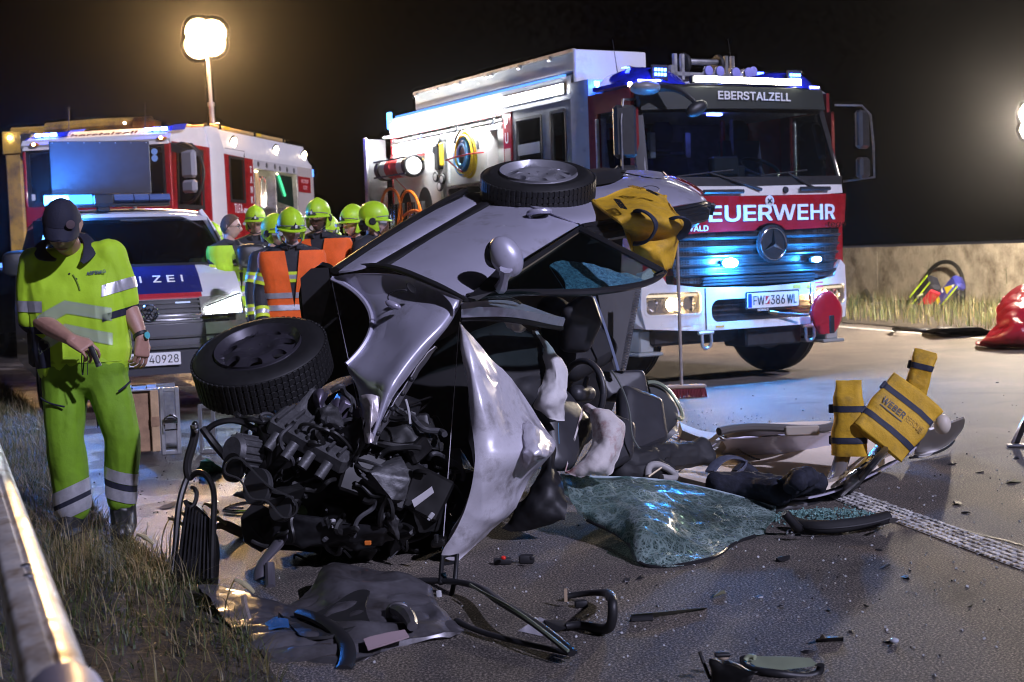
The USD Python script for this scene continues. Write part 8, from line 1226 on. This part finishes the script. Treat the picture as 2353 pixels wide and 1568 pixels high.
# ================================================================ GUARD RAIL, GRASS, WEEDS
gr = thing('guard_rail', 'bright galvanised guard rail running out of the lower left corner, blurred', 'guard rail', V(-1.1, 3.0, 0)); GO = V(-1.1, 3.0, 0)
r0, r1 = P(160, 1600, 1.9), P(-8, 1130, 4.3); r0[2] = r1[2] = .76; rd = unit(r1 - r0); rn = V(rd[1], -rd[0], 0)
wprof = [(.0, .10), (.05, .085), (.075, .05), (.05, .01), (.0, -.01), (-.0, -.03), (.05, -.05), (.075, -.10), (.05, -.14), (.0, -.155)]
def rail_len(s0, s1): 
    a, b = r0 + rd * s0, r0 + rd * s1; ring = [(a + rn * (q - .16) + V(0, 0, z)) for q, z in wprof] + [(a + rn * (q - .166) + V(0, 0, z)) for q, z in reversed(wprof)]
    return rings([[p + rd * u for p in ring] for u in np.linspace(0, s1 - s0, 2)])
RAILM = mat('rail_zinc', (.80, .79, .78), .36, metal=.35, var=.12, vscale=6, dirt=(.2, .14, .09), dirt_amt=.38, dscale=9, rvar=.12)
for k_, (s0, s1) in enumerate(((-.6, 1.62), (1.625, 5.62), (5.625, 9.6))): part(gr, 'top_rail', place(rings([[r0 + rd * s + rn * q + V(0, 0, z) for q, z in ((-.050, -.05), (-.050, .004), (-.038, .016), (-.006, .020), (.0, .012), (.008, .020), (.034, .014), (.046, -.004), (.050, -.045), (.040, -.055))] for s in np.linspace(s0, s1, 8)]), None, -GO), RAILM, smooth=50)
for s0 in (-.4, 3.6): part(gr, 'beam', place(rail_len(s0, s0 + 4.0), None, -GO - V(0, 0, .20)), mat('rail_back_dark', (.12, .12, .14), .6, metal=.3), smooth=40)  # shadowed side of the beam put into a darker colour
for s in (.2, 2.2, 4.2, 6.2): p = r0 + rd * s; part(gr, 'post', place(span(V(-.05, -.04, 0), V(.05, .04, .76)), basis(V(0, 0, 1), rd), V(p[0], p[1], 0) - rn * .16 - GO), GALV)
part(gr, 'joint_sleeve', place(cyl(r0 - rd * .1, r0 + rd * .10, .055, 18), None, -GO), mat('sleeve_lilac', (.42, .40, .50), .45, metal=.6))
each(gr, 'bolt', [place(ell(r0 + rd * s + V(0, 0, .018), (.012, .012, .007), 1), None, -GO) for s in (.9, 1.0, 2.6)], STEEL)
GRASSM = [mat(f'grass_{i}', c, .5, var=.35, vscale=3, transl=.25, obj=False) for i, c in enumerate(((.075, .10, .028), (.17, .145, .06), (.26, .21, .11), (.05, .075, .025)))]
def blades(pts, h0, h1, w, seed, lean=.5, seg=4):
    r_ = np.random.default_rng(seed); n = len(pts); h = r_.uniform(h0, h1, n); a = r_.uniform(0, 2 * math.pi, n); ln = r_.uniform(.15, 1, n) * lean; u = np.linspace(0, 1, seg + 1)
    dirx = np.stack([np.cos(a), np.sin(a), 0 * a], 1); side = np.stack([-np.sin(a), np.cos(a), 0 * a], 1); ww = w * r_.uniform(.6, 1.3, n)
    cen = pts[:, None] + dirx[:, None] * (h * ln)[:, None, None] * (u ** 2)[None, :, None] + np.array([0, 0, 1.0]) * (h[:, None] * (u - .28 * ln[:, None] * u ** 2.5))[..., None]
    wd = (ww[:, None] * (1 - .92 * u)[None])[..., None] * side[:, None]
    v = np.stack([cen - wd, cen + wd], 2).reshape(n, -1, 3); k = 2 * (seg + 1); q = np.arange(seg) * 2; f = np.concatenate([np.c_[q, q + 1, q + 3], np.c_[q, q + 3, q + 2]]); F = (f[None] + (np.arange(n) * k)[:, None, None]).reshape(-1, 3)
    return trimesh.Trimesh(v.reshape(-1, 3), F, process=False)
def scatter_verge(n, i0, i1, j0, j1, seed, clump=2.0):
    r_ = np.random.default_rng(seed); a, b = r_.uniform(i0, i1 - 1.01, n * 3), r_.uniform(j0, j1 - 1.01, n * 3); ia, jb = a.astype(int), b.astype(int); fa, fb = (a - ia)[:, None], (b - jb)[:, None]
    p = (VERGE[ia, jb] * (1 - fa) + VERGE[ia + 1, jb] * fa) * (1 - fb) + (VERGE[ia, jb + 1] * (1 - fa) + VERGE[ia + 1, jb + 1] * fa) * fb
    keep = meshkit.fbm(p * clump + 5, 3, seed) > r_.uniform(.28, .62, n * 3); return p[keep][:n]
ne, nq_ = VERGE.shape[:2]
for k, (n, i0, i1, j0, j1, h0, h1, w, m_) in enumerate(((16000, 0, 75, 0, nq_, .04, .15, .0028, 0), (14000, 0, 75, 0, nq_, .04, .18, .0024, 1), (5000, 0, 75, 2, nq_, .08, .26, .0020, 2), (14000, 0, 75, 0, nq_, .02, .07, .004, 3), (9000, 6, 40, 0, 20, .05, .20, .0024, 1), (6000, 6, 40, 0, 20, .06, .22, .0026, 2), (9000, 6, 40, 0, 22, .03, .12, .003, 0))):
    single('verge_grass', blades(scatter_verge(n, i0, i1, j0, j1, 60 + k), h0, h1, w, 70 + k, 1.7), GRASSM[m_], None, None, kind='stuff', smooth=True)
def stalk(o, h, seed, label, leafy=True):
    r_ = np.random.default_rng(seed); t = thing('weed', label, 'plant', o); top = V(r_.normal(0, .08), r_.normal(0, .05), h)
    part(t, 'stem', tube([V(0, 0, 0), top * .5 + V(r_.normal(0, .03), 0, 0), top], [.008, .003], 5), GRASSM[3])
    for k in range(16):
        f_ = .25 + .75 * k / 15; c = top * f_; a = k * 2.4 + r_.normal(0, .3); L = h * .22 * (1.15 - f_ * .7); d = V(math.cos(a), math.sin(a), .35)
        for j in range(5):
            b0 = c + d * L * (j + 1) / 5; s_ = np.cross(d, V(0, 0, 1)) * (1 if j % 2 else -1) * .35; e = b0 + (d * .3 + s_) * L * .42; w_ = np.cross(unit(e - b0), V(0, 0, 1)) * L * .13
            part(t, 'leaf', trimesh.Trimesh([b0, (b0 + e) / 2 + w_, e, (b0 + e) / 2 - w_ + V(0, 0, .006)], [(0, 1, 2), (0, 2, 3)], process=False), mat('weed_leaf', (.10, .16, .04), .5, transl=.3, var=.3), smooth=False)
    return t
p = G(2115, 702); stalk(p, .92, 3, 'tall leafy weed growing by the wall behind the black bag'); p = G(2318, 704); stalk(p, .75, 5, 'leafy weed growing by the wall behind the red sheet')
r_ = np.random.default_rng(90)
def far_pts(n, q0, q1): return np.array([road_pt(r_.uniform(12, 46), r_.uniform(q0, q1), .03) for _ in range(n)])
for k, (n, q0, q1, h0, h1, w, m_) in enumerate(((5200, QW + .9, QB - .05, .10, .36, .007, 0), (4200, QW + .8, QB - .05, .10, .34, .006, 1), (1600, QW + 1.0, QB - .05, .2, .5, .005, 2))): single('far_grass', blades(far_pts(n, q0, q1), h0, h1, w, 120 + k, .5, 3), GRASSM[m_], None, None, kind='stuff', smooth=True)
# seed heads of bristle grass nearest the lens
for k, (x, y) in enumerate(((375, 1245), (395, 1240), (455, 1228), (470, 1240), (300, 1300), (520, 1440))):
    o = G(x, y + 45); t = thing('seed_grass', 'drooping bristle-grass seed head at the ragged edge of the verge', 'plant', o, group='bristle-grass seed heads in the near verge')
    hgt = .20 + .02 * (k % 3); st = [V(0, 0, 0), V(.01, 0, hgt * .7), V(.04, .0, hgt), V(.08, -.01, hgt * .93)]
    part(t, 'stem', tube(st[:3], .0025, 5), GRASSM[1]); part(t, 'seed_head', bumpy(tube(st[1:][1:] + [V(.11, -.01, hgt * .8)], [.006, .011, .006], 8, 12), .003, 160), mat('seed_buff', (.34, .30, .17), .8))
# ================================================================ FLOODLIGHTS, TWO WALL-FACING HEADS ADDED
def lamp_mast(loc, h, lean, aim, colour, strength, label, size=.30, name='floodlight_mast', aims=None):
    t = thing(name, label, 'floodlight', loc)
    ALU = mat('mast_aluminium', (.62, .6, .66), .35, metal=.8)
    top = V(lean, 0, h); part(t, 'mast', [tube([V(0, 0, 0), top * .55], .045, 12, smooth=False), tube([top * .55, top], .032, 12, smooth=False), cyl(top * .54, top * .57, .06)], ALU)
    part(t, 'crossbar', cyl(top + V(-.28, 0, 0), top + V(.28, 0, 0), .03), ALU)
    aim = V(*aim) / np.linalg.norm(aim)
    part(t, 'head_frame', [cyl(top + V(x, .02, -.12), top + V(x, .02, .34), .02) for x in (-.12, .12)], ALU)
    for k, (sx, sz) in enumerate(((-.11, .23), (.12, .20), (-.12, .0), (.11, .03))):
        c = top + V(sx, -.06 - .03 * k, sz); a_ = aim if not (aims and k in aims) else V(*aims[k]) / np.linalg.norm(aims[k]); B = basis(a_)
        head = part(t, 'lamp_head', place(lathe([(0, -.16), (size * .35, -.15), (size * .55, -.04), (size * .56, .0), (size * .5, -.005), (0, -.005)], 24), B, c), mat('lamp_housing', (.05, .05, .05), .5))
        part(head, 'lens', place(lathe([(0, -.003), (size * .5, -.003), (size * .48, .02), (0, .045)], 20), B, c), glow(f'flood_{label[:4]}_{k in (aims or {})}'.lower(), colour, strength * (5 if k in (aims or {}) else 1)))
    return t
MASTL = P(494, 340, 24.5); ML = P(478, 95, 24.5)
lamp_mast((MASTL[0], MASTL[1], 2.9), ML[2] - 2.9 - .1, ML[0] - MASTL[0], (.18, -1, -.42), (1, .60, .24), 1000, 'warm floodlight on a tall mast above the left fire engine', .44)
MR = P(2363, 300, 21.0)
lamp_mast((MR[0] + .15, MR[1], 0), MR[2], -.0, (-.62, -1, -.3), (1, .84, .66), 1900, 'white floodlight on a stand at the right end of the road', .34, aims={1: (.05, 1, -.12), 3: (-.35, 1, -.14)})  # the two heads turned to the wall are added to brighten it
HB = [V(-60, -9, -1.03), V(60, 110, 14)]
hz = single('haze', trimesh.creation.box(bounds=HB), usdkit.material(stage, '/World/Looks/haze', {'v': ('principled_volume', {'color': (.9, .9, .92), 'density': 0.00030, 'anisotropy': 0.94})}, [], volume='v.volume'), None, None, kind='stuff')
